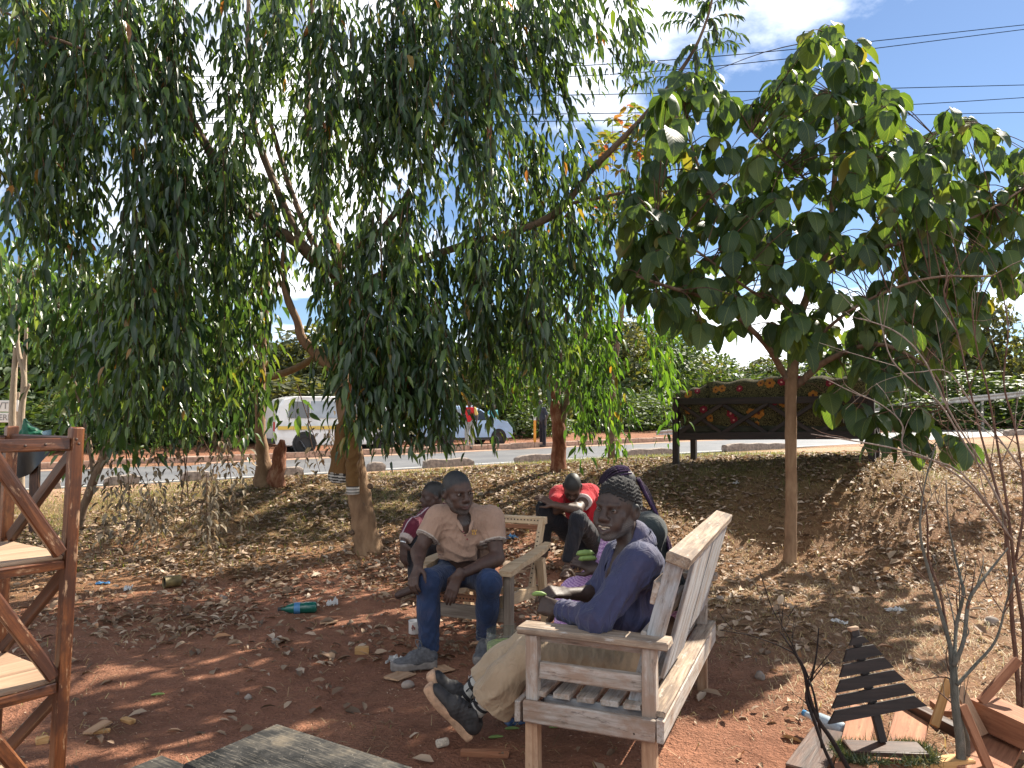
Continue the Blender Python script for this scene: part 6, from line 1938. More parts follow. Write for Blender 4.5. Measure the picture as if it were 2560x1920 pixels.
def scratched():
    m, nt, out = new_mat('black_stained_tabletop'); c = coords(nt)
    n1 = noise(nt, c, 5, 6, .65)
    cc = ramp(nt, n1, [(0.38, (0.006, 0.006, 0.006)), (0.48, (0.022, 0.021, 0.020)), (0.56, (0.05, 0.045, 0.038)), (0.66, (0.13, 0.105, 0.075))])
    f = None
    for k, (sc, rz) in enumerate((((10, 120, 1), .4), ((8, 150, 1), -.7), ((13, 130, 1), 1.25))):
        s_ = ramp(nt, noise(nt, mapping(nt, c, sc, (k, 2 * k, 0), (0, 0, rz)), 1.0, 3, .6), [(0.58, (0, 0, 0)), (0.64, (1, 1, 1))])
        f = s_ if f is None else mixc(nt, 1.0, f, s_, 'LIGHTEN')
    cc = mixc(nt, mixc(nt, 1.0, f, (.32, .32, .32), 'MULTIPLY'), cc, (0.20, 0.175, 0.14))
    sp_ = ramp(nt, noise(nt, c, 160, 2), [(0.70, (0, 0, 0)), (0.74, (.8, .8, .8))])
    cc = mixc(nt, sp_, cc, (0.32, 0.29, 0.25))
    principled(nt, out, cc, ramp(nt, n1, [(0.3, (.5,) * 3), (0.7, (.8,) * 3)]), bump(nt, n1, .5, .012), 0, .25)
    return m
M_slab = scratched()
M_red = wood('red_brown_plank', [(0.2, (0.14, 0.050, 0.024)), (0.5, (0.27, 0.115, 0.058)), (0.8, (0.37, 0.18, 0.095))], .85, 18, (0.26, 0.10, 0.05), .5, wear=(0.13, 0.05, 0.03))
M_yel = wood('yellow_offcut', [(0.28, (0.30, 0.15, 0.05)), (0.5, (0.44, 0.24, 0.09)), (0.75, (0.52, 0.33, 0.15))], .8, 18)
M_xmas = wood('charred_slat', [(0.28, (0.008, 0.006, 0.006)), (0.5, (0.018, 0.013, 0.012)), (0.8, (0.035, 0.024, 0.02))], .6, 22)
M_hole = simple('peg_hole_dark', (0.012, 0.010, 0.008), .9, .1, 30, 0)
M_nail = simple('rusty_nail', (0.05, 0.03, 0.022), .6, .3, 60, 0, .4)

def nails(parent, pts, nrm, r=.004):
    for p in pts:
        lathe('nail_head', [(.0001, .0012), (r * .8, .001), (r, 0)], M_nail, parent, p, nrm, 8)

# ---- whitewashed bench
bench = thing('garden_bench', 'weathered whitewashed wooden bench with armrests in the foreground', 'bench', bp(.27, .7, 0))
W3 = np.append(BW, 0); L3 = np.append(BL, 0)
BLEN = 1.43
for l, tag_ in ((.055, 0), (BLEN - .05, 1)):
    board('arm_rest', bp(-.035, l - .01, .618), bp(.585, l - .01, .618), .105, .032, M_armtop, bench, (0, 0, 1), .006, .002)
    board('arm_rail', bp(.05, l + .005, .585), bp(.50, l + .005, .585), .03, .034, M_white, bench)
    fp = board('front_post', bp(.025, l - .02, .335), bp(.025, l - .02, .602), .052, .050, M_white, bench, W3)
    board('back_post', bp(.505, l - .02, .335), bp(.505, l - .02, .602), .050, .056, M_white, bench, W3)
    board('side_rail', bp(.052, l - .015, .458), bp(.478, l - .015, .458), .026, .068, M_white, bench)
    ap = board('end_apron', bp(-.002, l - .062, .301), bp(.535, l - .062, .301), .028, .086, M_white, bench)
    board('inner_rail', bp(.06, l + .02, .322), bp(.47, l + .02, .322), .024, .05, M_whiteblue, bench)
    for wv in (.025, .505):
        board('leg', bp(wv, l - .022, -.01), bp(wv, l - .022, .262), .056, .054, M_rawleg, bench, W3)
    if tag_ == 0:
        nails(ap, [bp(.035, l - .0775, .325), bp(.045, l - .0775, .298), bp(.03, l - .0775, .283), bp(.50, l - .0775, .32), bp(.505, l - .0775, .285)], -L3, .0045)
board('front_rail', bp(-.026, -.02, .298), bp(-.026, BLEN + .02, .298), .026, .084, M_white, bench)
board('back_rail', bp(.552, -.012, .300), bp(.552, BLEN + .012, .300), .030, .084, M_white, bench)
board('back_ledge', bp(.525, .012, .356), bp(.525, BLEN, .356), .085, .020, M_armtop, bench)
for i, wv in enumerate((.045, .145, .245, .345, .435)):
    board('seat_slat', bp(wv, .03, .362), bp(wv, BLEN - .02, .362), .072, .024, M_white, bench)
top = np.array((.600, .93)); bot = np.array((.440, .345))       # recline: (w, z)
def back(t, l, off=0.0):
    w_ = bot[0] + (top[0] - bot[0]) * t; z_ = bot[1] + (top[1] - bot[1]) * t
    nx, nz = (top[1] - bot[1]), -(top[0] - bot[0]); q = math.hypot(nx, nz)
    return bp(w_ + off * nx / q, l, z_ + off * nz / q)
bn = unit(back(.5, .5, .1) - back(.5, .5, 0))
for l in (.09, BLEN - .07):
    board('back_upright', back(0, l), back(.985, l), .030, .066, M_whiteblue, bench, bn)
board('top_rail', back(1.02, .04, .012), back(1.02, BLEN + .0, .012), .040, .092, M_armtop, bench, bn)
for a, b in ((.26, .74), (.79, 1.33)):
    m = (a + b) / 2
    pa, pb = back(.13 if a < .5 else .24, m, .045), back(.985, m, .045)
    board('back_panel', pa, pb, b - a, .018, M_whiteblue, bench, bn, .003)
for t in (.42, .76):
    board('back_slat', back(t, .07, -.046), back(t, BLEN - .05, -.046), .092, .022, M_white, bench, bn)

# ---- low pale armchair frame
chair = thing('armchair_frame', 'low unvarnished armchair frame without cushions under the polo-shirt sitter', 'armchair', (-.2, 5.1, 0))
def ap_(l, d, z): q = FRc + LF * l + BK * d; return np.array((q[0], q[1], z))
CW, CD = .58, .62
B3 = np.append(BK, 0); F3 = np.append(LF, 0)
for l in (0.0, CW):
    board('front_leg', ap_(l, 0, -.01), ap_(l, 0, .515), .05, .062, M_chairg, chair, B3)
    board('rear_leg', ap_(l + (.0), CD + .10, -.01), ap_(l, CD - .02, .50), .05, .062, M_chair, chair, B3)
    arm_pts = np.array([ap_(l, -.06, .522), ap_(l, .12, .540), ap_(l, .34, .544), ap_(l, .56, .556), ap_(l, .76, .575)])
    s_ = spline(arm_pts, 16)
    hw = np.interp(np.linspace(0, 1, 16), [0, .1, .4, .8, 1], [.040, .046, .042, .036, .022]); hh = .017
    ring = [s_ + F3 * hw[:, None] + (0, 0, hh), s_ - F3 * hw[:, None] + (0, 0, hh), s_ - F3 * hw[:, None] - (0, 0, hh), s_ + F3 * hw[:, None] - (0, 0, hh)]
    vv = np.stack(ring, 1).reshape(-1, 3)
    qq = [[i * 4 + a, i * 4 + (a + 1) % 4, (i + 1) * 4 + (a + 1) % 4, (i + 1) * 4 + a] for i in range(15) for a in range(4)] + [[0, 1, 2, 3], [63, 62, 61, 60]]
    b_ = wloc(chair); link('arm_rest', mesh_from('arm_rest', vv - np.array(b_), qq, False), M_chair, chair, b_)
    board('seat_side_rail', ap_(l + (.045 if l == 0 else -.045), .0, .335), ap_(l + (.045 if l == 0 else -.045), CD + .05, .27), .035, .075, M_chair, chair)
    board('back_stile', ap_(l + (.05 if l == 0 else -.05), CD - .10, .24), ap_(l + (.05 if l == 0 else -.05), CD + .16, .735), .036, .058, M_chair, chair, B3)
board('front_apron', ap_(.02, .0, .255), ap_(CW - .02, .0, .255), .032, .085, M_chairg, chair)
board('seat_front_rail', ap_(.06, .015, .335), ap_(CW - .06, .015, .335), .05, .036, M_red, chair)
board('seat_rear_rail', ap_(.06, CD - .06, .27), ap_(CW - .06, CD - .06, .27), .04, .05, M_chair, chair)
tr_ = board('top_rail', ap_(.02, CD + .165, .737), ap_(CW - .02, CD + .165, .737), .055, .05, M_chair, chair)
board('lower_back_rail', ap_(.06, CD + .145, .690), ap_(CW - .06, CD + .145, .690), .02, .030, M_red, chair)
parts = []
def dots(a, b, n, nrm, r=.0055):
    for i in range(n):
        p = a + (b - a) * (i + .5) / n
        z = unit(nrm); x = unit(np.cross(z, (.3, .2, .9))); y = np.cross(z, x)
        an = np.linspace(0, 2 * math.pi, 8, endpoint=False)
        v = p + z * .0018 + r * (np.cos(an)[:, None] * x + np.sin(an)[:, None] * y)
        parts.append((np.vstack([v, p + z * .0018]), np.zeros((0, 4), int), np.array([[8, k, (k + 1) % 8] for k in range(8)])))
dots(ap_(.06, CD + .137, .740), ap_(CW - .06, CD + .137, .740), 18, -B3)
for l in (.05, CW - .05):
    sa, sb = ap_(l, CD - .10, .26), ap_(l, CD + .155, .72); nn = np.cross(sb - sa, F3); nn = nn if nn[1] < 0 else -nn
    dots(sa + unit(nn) * .029, sb + unit(nn) * .029, 16, nn)
dots(ap_(.06, -.0105, .338), ap_(CW - .06, -.0105, .338), 20, -B3)
v, q, t = merge(parts); b_ = np.array(wloc(tr_))
o = link('peg_holes', mesh_fast('peg_holes', v - np.array(wloc(chair)), None, t, False), M_hole, chair, wloc(chair)); setp(o, kind='stuff')

# ---- long sofa frame with floral cushions, seen from behind
S0 = np.array((2.17, 10.2)); SB = unit((.857, -.516)); SD = np.array((-SB[1], SB[0])); SL = 2.36
sofa = thing('sofa', 'long dark-framed sofa with crossed braces, standing on the bank with its back turned', 'sofa', (*(S0 + SB * SL / 2), .85))
def sp3(s, d, z): q = S0 + SB * s + SD * d; return np.array((q[0], q[1], z))
SB3, SD3 = np.append(SB, 0), np.append(SD, 0)
for s, d, zt in ((0, 0, 1.72), (SL, 0, 1.73), (.02, .68, 1.52), (SL - .02, .68, 1.54)):
    g = float(gz(*sp3(s, d, 0)[:2]))
    board('leg', sp3(s, d, g - .02), sp3(s, d, zt), .075, .075, M_sofa, sofa, SD3)
board('top_rail', sp3(.04, .0, 1.665), sp3(SL - .04, .0, 1.675), .045, .085, M_sofa, sofa)
board('bottom_rail', sp3(.04, .0, 1.205), sp3(SL - .04, .0, 1.255), .045, .095, M_sofa, sofa)
board('seat_front_rail', sp3(.04, .68, 1.215), sp3(SL - .04, .68, 1.255), .045, .10, M_sofa, sofa)
for s in (0.0, SL): 
    board('side_rail', sp3(s, .03, 1.22), sp3(s, .65, 1.22), .045, .09, M_sofa, sofa)
    board('arm_rest', sp3(s, .03, 1.50), sp3(s, .70, 1.52), .07, .04, M_sofa, sofa)
    for a, b in ((1.24, 1.48), (1.48, 1.24)): board('side_brace', sp3(s, .06, a), sp3(s, .62, b), .03, .04, M_sofa, sofa)
nb = 4
for i in range(nb):
    a = .05 + (SL - .1) / nb * i; b = a + (SL - .1) / nb
    board('cross_brace', sp3(a, -.004, 1.25), sp3(b, -.004, 1.63), .026, .050, M_sofa, sofa)
    board('cross_brace', sp3(a, .022, 1.63), sp3(b, .022, 1.25), .026, .050, M_sofa, sofa)
M_seat = cloth_mat('olive_seat_cloth', (0.045, 0.045, 0.03), .95, 600, .2)
me = box_mesh('seat_pad', SL - .1, .6, .11, .04); link('seat_pad', me, M_seat, sofa, sp3(SL / 2, .36, 1.30), (0, 0, math.atan2(SB[1], SB[0])))
def floral_cloth():
    m, nt, out = new_mat('floral_print_cloth'); c = coords(nt)
    wv = noise(nt, c, 14, 2, .5, 3.0)
    ring = mathn(nt, 'ABSOLUTE', mathn(nt, 'SUBTRACT', mathn(nt, 'FRACT', mathn(nt, 'MULTIPLY', wv, 7.0)), .5))
    cc = ramp(nt, ring, [(0.24, (0.008, 0.008, 0.007)), (0.36, (0.17, 0.145, 0.06))])
    principled(nt, out, cc, .95, bump(nt, noise(nt, c, 400, 2), .2, .002), 0, .2)
    return m
M_floral = floral_cloth()
M_or = simple('orange_petal_print', (0.36, 0.14, 0.02), .95, .3, 40, 0); M_cr = simple('crimson_petal_print', (0.20, 0.010, 0.024), .95, .3, 40, 0)
M_eye = simple('brown_flower_centre', (0.09, 0.02, 0.015), .95, .2, 40, 0); M_pk = simple('pink_flower_centre', (0.65, 0.35, 0.28), .95, .2, 40, 0)
def cushion(label, c, sx, sy, sz, rx, flowers, seed):
    """Plump cushion; flowers printed on the side seen from behind."""
    n = 22
    u = np.linspace(-1, 1, n)
    A, B = np.meshgrid(u, u, indexing='ij')
    def surf(A, B, side):
        th = (1 - np.abs(A) ** 3.2) * (1 - np.abs(B) ** 3.2)
        th = np.sqrt(np.maximum(th, 0)) * .5 + .03 * np.sin(A * 7 + seed) * np.sin(B * 6 + seed)
        pinch = 1 - .05 * (1 - B ** 2) * np.abs(A) ** 3
        return np.stack([A * sx / 2 * (1 - .04 * (1 - A ** 2) * B ** 4), side * th * sy, B * sz / 2 * pinch + .012 * np.sin(A * 9 + seed) * np.abs(B)], -1)
    v = np.vstack([surf(A, B, -1).reshape(-1, 3), surf(A, B, 1).reshape(-1, 3)])
    idx = np.arange(n * n).reshape(n, n)
    q = np.stack([idx[:-1, :-1], idx[1:, :-1], idx[1:, 1:], idx[:-1, 1:]], -1).reshape(-1, 4)
    q = np.vstack([q, q[:, ::-1] + n * n])
    rot = Matrix.Rotation(math.atan2(SB[1], SB[0]), 3, 'Z') @ Matrix.Rotation(rx[0], 3, 'X') @ Matrix.Rotation(rx[1], 3, 'Y')
    o = link('cushion', mesh_fast('cushion', v, q, None), M_floral, None, c, rot)
    setp(o, label, 'cushion', 'floral sofa cushions')
    for (a, b, r, kind) in flowers:
        r *= .85
        pet, cen = (M_or, M_eye) if kind == 'o' else (M_cr, M_pk)
        for k in range(6):
            an = k * math.pi / 3 + a * 5
            g = np.linspace(0, 2 * math.pi, 10, endpoint=False)
            pa = a + (r * .62 * math.cos(an) + r * .40 * np.cos(g)) / (sx / 2); pb = b + (r * .62 * math.sin(an) + r * .40 * np.sin(g)) / (sz / 2)
            ok = np.clip(pa, -.97, .97), np.clip(pb, -.97, .97)
            vv = surf(ok[0], ok[1], -1) + np.array((0, -.003 - .0004 * (k % 2), 0)); cc = vv.mean(0) + (0, -.002, 0)
            l_ = bpy.data.objects.new('printed_petal', mesh_fast('printed_petal', np.vstack([vv, cc]), None, np.array([[10, i, (i + 1) % 10] for i in range(10)]), True))
            l_.data.materials.append(pet); COL.objects.link(l_); l_.parent = o
        g = np.linspace(0, 2 * math.pi, 10, endpoint=False)
        vv = surf(np.clip(a + r * .26 * np.cos(g) / (sx / 2), -.97, .97), np.clip(b + r * .26 * np.sin(g) / (sz / 2), -.97, .97), -1) + np.array((0, -.0062, 0))
        l_ = bpy.data.objects.new('flower_centre', mesh_fast('flower_centre', np.vstack([vv, vv.mean(0) + (0, -.002, 0)]), None, np.array([[10, i, (i + 1) % 10] for i in range(10)]), True))
        l_.data.materials.append(cen); COL.objects.link(l_); l_.parent = o
cushion('small floral cushion tipped up at the left end of the sofa', sp3(.22, .20, 1.55), .50, .26, .60, (-.10, -.22), [(-.15, .72, .065, 'o'), (.35, .80, .05, 'c'), (-.3, .0, .06, 'o'), (.5, -.1, .06, 'c'), (.75, -.55, .06, 'o')], 1)
cushion('big floral back cushion between the small tipped cushion and the thin trunk', sp3(.88, .215, 1.60), 1.02, .30, .70, (-.05, -.06), [(-.72, .66, .055, 'o'), (-.55, .70, .06, 'o'), (-.1, .62, .05, 'c'), (.42, .80, .055, 'o'), (.64, .74, .075, 'o'), (.9, .8, .055, 'c'), (-.35, -.25, .065, 'c'), (-.28, -.5, .06, 'c'), (.16, -.28, .07, 'o'), (.34, -.30, .085, 'o'), (.70, .05, .06, 'c'), (.92, .0, .06, 'o'), (.28, -.66, .04, 'o')], 2)
cushion('floral back cushion half hidden behind the leaves at the right end of the sofa', sp3(1.84, .215, 1.61), .92, .30, .70, (-.05, .05), [(-.7, .8, .09, 'c'), (-.9, .7, .05, 'c'), (-.3, .3, .07, 'o'), (.3, -.2, .07, 'o'), (.7, .2, .065, 'o'), (.1, .75, .06, 'c'), (.85, -.4, .06, 'c')], 3)

# ---- brown rack at the left edge
RC = np.array((-1.51, 2.60)); E1 = unit((-.58, -.81)); E2 = np.array((E1[1], -E1[0])); E2 = E2 if E2[1] > 0 else -E2
rack = thing('display_rack', 'varnished brown wooden display rack with crossed braces at the left edge', 'rack', (RC[0] - .3, RC[1], 0))
def rp(a, b, z, lean=.038):
    q = RC + E1 * a + E2 * b; return np.array((q[0] + lean * (z - .3) * .9, q[1], z))
E13, E23 = np.append(E1, 0), np.append(E2, 0)
RW, RD = .34, .50
for a, b in ((0, 0), (0, RD), (RW, 0), (RW, RD)):
    board('post', rp(a, b, -.01), rp(a, b, 1.455), .034, .040, M_rack, rack, E13, .004)
for z in (1.400,):
    for b in (0, RD): board('top_rail', rp(.02, b, z), rp(RW - .02, b, z), .026, .042, M_rack, rack)
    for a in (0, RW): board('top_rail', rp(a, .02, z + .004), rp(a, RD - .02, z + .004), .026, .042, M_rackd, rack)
for z in (1.010, .605, .20):
    for k in range(3):
        b0 = RD * (k + .5) / 3
        board('shelf_board', rp(-.012, b0, z + .012), rp(RW + .012, b0, z + .012), RD / 3 - .006, .014, M_shelf, rack)
    for b in (-.004, RD + .004): board('shelf_edge', rp(.02, b, z - .010), rp(RW - .02, b, z - .010), .022, .034, M_rack, rack)
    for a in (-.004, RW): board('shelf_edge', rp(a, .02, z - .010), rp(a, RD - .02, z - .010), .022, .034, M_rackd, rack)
for z0, z1 in ((1.03, 1.385), (.625, .985), (.22, .58)):
    board('brace', rp(.03, -.006, z0 + .005), rp(RW - .08, -.006, z1), .024, .040, M_rack, rack)
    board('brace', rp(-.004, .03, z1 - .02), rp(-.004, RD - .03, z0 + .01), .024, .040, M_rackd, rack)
nails(rack, [rp(.0, -.0235, 1.40), rp(.008, -.0235, 1.415), rp(.1, -.0145, 1.40), rp(.16, -.0145, 1.398)], -E23, .005)

# ---- dark stained table in the foreground
A0, A1, A2 = np.array((-.805, 2.667)), np.array((-.997, 2.353)), np.array((-.285, 2.334))
t1, t2 = unit(A1 - A0), unit(A2 - A0)
table = thing('low_table', 'low table with scratched black-stained top in the foreground', 'table', (*(A0 + t1 * .3 + t2 * .3), 0))
cen = A0 + t1 * .32 + t2 * .31
rot = Matrix.Rotation(math.atan2(t2[1], t2[0]), 3, 'Z')
c = A0 + t2 * .31 + t1 * .185
link('table_top', box_mesh('table_top', .62, .37, .055, .014, .002, 4), M_slab, table, (c[0], c[1], .4225), rot)
for a, b in ((.04, .05), (.33, .05), (.04, .57), (.33, .57)):
    c = A0 + t1 * a + t2 * b
    board('leg', (c[0], c[1], -.01), (c[0], c[1], .395), .05, .05, M_xmas, table, (t1[0], t1[1], 0))
for a in (.04, .33):
    c0, c1 = A0 + t1 * a + t2 * .05, A0 + t1 * a + t2 * .57
    board('apron', (*c0, .36), (*c1, .36), .022, .05, M_xmas, table)
st = P(440, 1895, 2.62)
stool = thing('low_stool', 'dark low stool half hidden behind the black-topped table', 'stool', (st[0] - .05, st[1], 0))
me = box_mesh('seat', .30, .24, .04, .012, .001, 3); link('seat', me, M_slab, stool, (st[0] - .02, st[1] - .10, .31), rot)
for a, b in ((-.1, -.08), (.1, -.08), (-.1, .08), (.1, .08)):
    q = np.array((st[0] - .02, st[1] - .10)) + t2 * a + t1 * b; board('leg', (*q, -.01), (*q, .292), .035, .035, M_xmas, stool, (t1[0], t1[1], 0))

# ---- slatted Christmas-tree ornament
xb = np.array((1.520, 3.21, .155)); xt = np.array((1.436, 3.27, .595))
orn = thing('wooden_tree_ornament', 'black slatted wooden Christmas tree leaning on a board with tinsel', 'ornament', xb - (0, 0, .03))
ax = unit(xt - xb); sx = unit(np.cross((0, -1, .15), ax)); sx = unit(np.array((.985, -.02, .17)) - ax * np.dot((.985, -.02, .17), ax)); fy = np.cross(ax, sx)
board('trunk_post', xb, xt, .034, .026, M_xmas, orn, fy)
board('tip', xt - ax * .005, xt + ax * .012, .04, .03, M_shelf, orn, fy)
hs = [(.30, .205, .165), (.425, .175, .140), (.55, .145, .112), (.675, .113, .085), (.80, .082, .056), (.91, .042, .022)]
for t, wb_, wt_ in hs:
    c = xb + (xt - xb) * t - fy * .02 * (1 if fy[1] > 0 else -1); hh = .0225 if t < .9 else .014
    prof = [(-wb_, -hh), (wb_, -hh), (wt_, hh), (-wt_, hh)]
    vv = [c + sx * a + ax * b + fy * q for q in (-.008, .008) for a, b in prof]
    ff = [[0, 1, 2, 3], [7, 6, 5, 4], [0, 4, 5, 1], [1, 5, 6, 2], [2, 6, 7, 3], [3, 7, 4, 0]]
    link('slat', mesh_from('slat', np.array(vv) - c, ff, False), M_xmas, orn, c)
board('base_board', xb + (-.155, -.02, -.012), xb + (.14, -.05, -.012), .11, .022, M_rackd, orn)
# tinsel round the base: many short blades
tr2 = np.random.default_rng(5); parts = []
for i in range(2600):
    a = i / 2600 * 2 * math.pi
    c = xb + np.array((-.01 + .185 * math.copysign(abs(math.cos(a)) ** .6, math.cos(a)), -.035 + .085 * math.copysign(abs(math.sin(a)) ** .6, math.sin(a)), -.028)) + tr2.normal(0, .012, 3) * (1, 1, .4)
    d = unit(tr2.normal(0, 1, 3) + np.array((0, 0, .5))); s_ = unit(np.cross(d, tr2.normal(0, 1, 3))) * .0020
    e = c + d * tr2.uniform(.02, .045)
    parts.append((np.array([c - s_, c + s_, e]), np.zeros((0, 4), int), np.array([[0, 1, 2]])))
v, q, t = merge(parts)
setp(link('tinsel', mesh_fast('tinsel', v - xb, None, t, False), leaf_mat('tinsel_green', [(0, (.02, .035, .012)), (.6, (.05, .08, .025)), (1, (.25, .22, .12))], .1, .35), orn, xb), kind='stuff')

# ---- planks and offcuts heaped at the lower right
def gpt(px, py, z):
    Y = 2.0
    for _ in range(40):
        q = P(px, py, Y); Y = Y * (CAM_H - z) / (CAM_H - q[2])
    return P(px, py, Y)
pl = [((2120, 1945), (2160, 1772), .10, .11, .03, M_red, 'reddish plank running away under the left side of the tinsel base'),
      ((2245, 1945), (2285, 1775), .08, .14, .03, M_red, 'wide reddish plank behind the tinsel base'),
      ((2270, 1915), (2420, 1900), .10, .075, .03, M_yel, 'yellowish plank end at the bottom edge below the tinsel'),
      ((2440, 1935), (2520, 1800), .09, .20, .03, M_red, 'broad red-brown board at the lower right edge'),
      ((2270, 1762), (2410, 1838), .11, .05, .045, M_rackd, 'dark beam lying aslant behind the ornament'),
      ((2340, 1770), (2450, 1775), .07, .16, .03, M_red, 'red-brown board under the dark slanting beam'),
      ((2455, 1775), (2640, 1860), .18, .15, .11, M_red, 'thick red-brown block beam at the right edge'),
      ((2010, 1935), (2075, 1835), .06, .15, .04, M_rackd, 'dull brown plank under the black twigs'),
      ((2400, 1850), (2560, 1880), .06, .12, .03, M_shelf, 'pale grooved board under the leaning sticks')]
for a, b, z, w_, t_, mt, lab in pl:
    pa, pb = gpt(a[0], a[1], z), gpt(b[0], b[1], z)
    o = board('plank', pa, pb, w_, t_, mt, None, (0.02, 0.03, 1), .003, .002)
    setp(o, lab, 'plank', 'planks heaped at the lower right')
for a, za, b, zb, w_, mt, lab in [((2335, 1815), .12, (2372, 1700), .34, .036, M_yel, 'yellowish stick propped against the greenish stem'),
                              ((2456, 1838), .12, (2394, 1716), .34, .045, M_rawleg, 'pale stick leaning right of the greenish stem'),
                              ((2478, 1935), .08, (2404, 1762), .36, .034, M_red, 'thin red-brown stick leaning in front of the pale stick'),
                              ((2452, 1756), .24, (2545, 1650), .40, .036, M_red, 'red-brown stick leaning against the thick block beam')]:
    pa = gpt(a[0], a[1], za); pb = P(b[0], b[1], pa[1] + .06)
    setp(board('offcut_stick', pa, pb, w_, .022, mt, None, (0, -1, .3), .002, .001), lab, 'stick', 'sticks leaning at the lower right')

# ---- bare shrubs
M_stemg = bark('greenish_stem', [(0.3, (0.06, 0.06, 0.05)), (0.5, (0.12, 0.115, 0.095)), (0.7, (0.21, 0.18, 0.145))], 40)
M_stemr = bark('red_brown_stem', [(0.3, (0.05, 0.025, 0.018)), (0.5, (0.12, 0.065, 0.045)), (0.7, (0.21, 0.13, 0.10))], 40)
M_stemd = bark('black_stem', [(0.3, (0.010, 0.008, 0.008)), (0.7, (0.035, 0.024, 0.02))], 40)
M_stemp = bark('pale_grey_stem', [(0.3, (0.16, 0.12, 0.10)), (0.7, (0.34, 0.27, 0.22))], 40)
def shrub(name, label, base, stems, mat, extra=0, seed=1, tw_len=(60, 180), mat2=None):
    b = gp(base[0], base[1]) if len(base) == 2 else base
    t = thing(name, label, 'shrub', b)
    r_ = np.random.default_rng(seed)
    tw = Twigs(); tw2 = Twigs()
    for st_ in stems:
        m_ = mat
        o, s_ = limb('stem', [(a_, b_, c_, d_ * .82) for a_, b_, c_, d_ in st_], mat2 if (mat2 and len(st_) > 3 and st_[0][3] < .008) else mat, t, 26, 8, .05, seed)
        for k in range(extra):
            i = r_.integers(4, 25); p = s_[i, :3]; d = unit(s_[min(i + 1, 25), :3] - s_[i - 1, :3])
            dd = unit(d + r_.normal(0, .45, 3) + np.array((0, 0, .25)))
            L = r_.uniform(*tw_len) / FPX * p[1]
            pts = [p, p + dd * L * .5 + r_.normal(0, .012, 3), p + dd * L + r_.normal(0, .03, 3)]
            sp_ = spline(pts, 8); (tw if k % 2 else tw2).add(sp_, min(.0045, s_[i, 3] * .6), .0012, 4)
            q = sp_[4]; d2 = unit(dd + r_.normal(0, .6, 3)); tw.add(np.array([q, q + d2 * L * .25, q + d2 * L * .5 + (0, 0, .01)]), .002, .0009, 3)
    tw.build('twig', mat, t, 'stuff'); tw2.build('twig', mat2 or mat, t, 'stuff')
    return t
D1 = 3.15
shrub('bare_shrub', 'bare greenish multi-stemmed shrub rising behind the leaning sticks', (1.86, 3.15),
      [[(2405, 1960, D1, .024), (2400, 1850, D1, .022), (2388, 1760, D1, .019), (2382, 1660, D1 + .02, .017), (2372, 1600, D1 + .05, .011), (2345, 1510, D1 + .08, .009), (2325, 1440, D1 + .1, .008), (2300, 1330, D1 + .1, .006), (2310, 1220, D1 + .1, .0045), (2340, 1110, D1 + .1, .003)],
       [(2384, 1665, D1, .012), (2410, 1600, D1, .010), (2420, 1510, D1 + .05, .009), (2440, 1470, D1 + .05, .008), (2480, 1420, D1 + .1, .006), (2520, 1370, D1 + .1, .004)],
       [(2386, 1650, D1, .010), (2392, 1560, D1 + .1, .009), (2408, 1480, D1 + .1, .008), (2390, 1400, D1 + .2, .006), (2370, 1300, D1 + .2, .004), (2365, 1200, D1 + .2, .003)],
       [(2392, 1712, D1 - .02, .009), (2440, 1660, D1, .0075), (2490, 1600, D1, .006), (2515, 1510, D1, .005), (2535, 1440, D1, .004)],
       [(2372, 1600, D1 + .05, .007), (2350, 1480, D1 + .1, .006), (2322, 1400, D1 + .12, .005), (2316, 1280, D1 + .1, .004), (2290, 1180, D1 + .1, .002)],
       [(2410, 1930, D1 + .05, .016), (2418, 1860, D1 + .06, .013), (2400, 1770, D1 + .06, .010)]], M_stemg, 5, 3, (50, 150), M_stemr)
D2 = 3.75
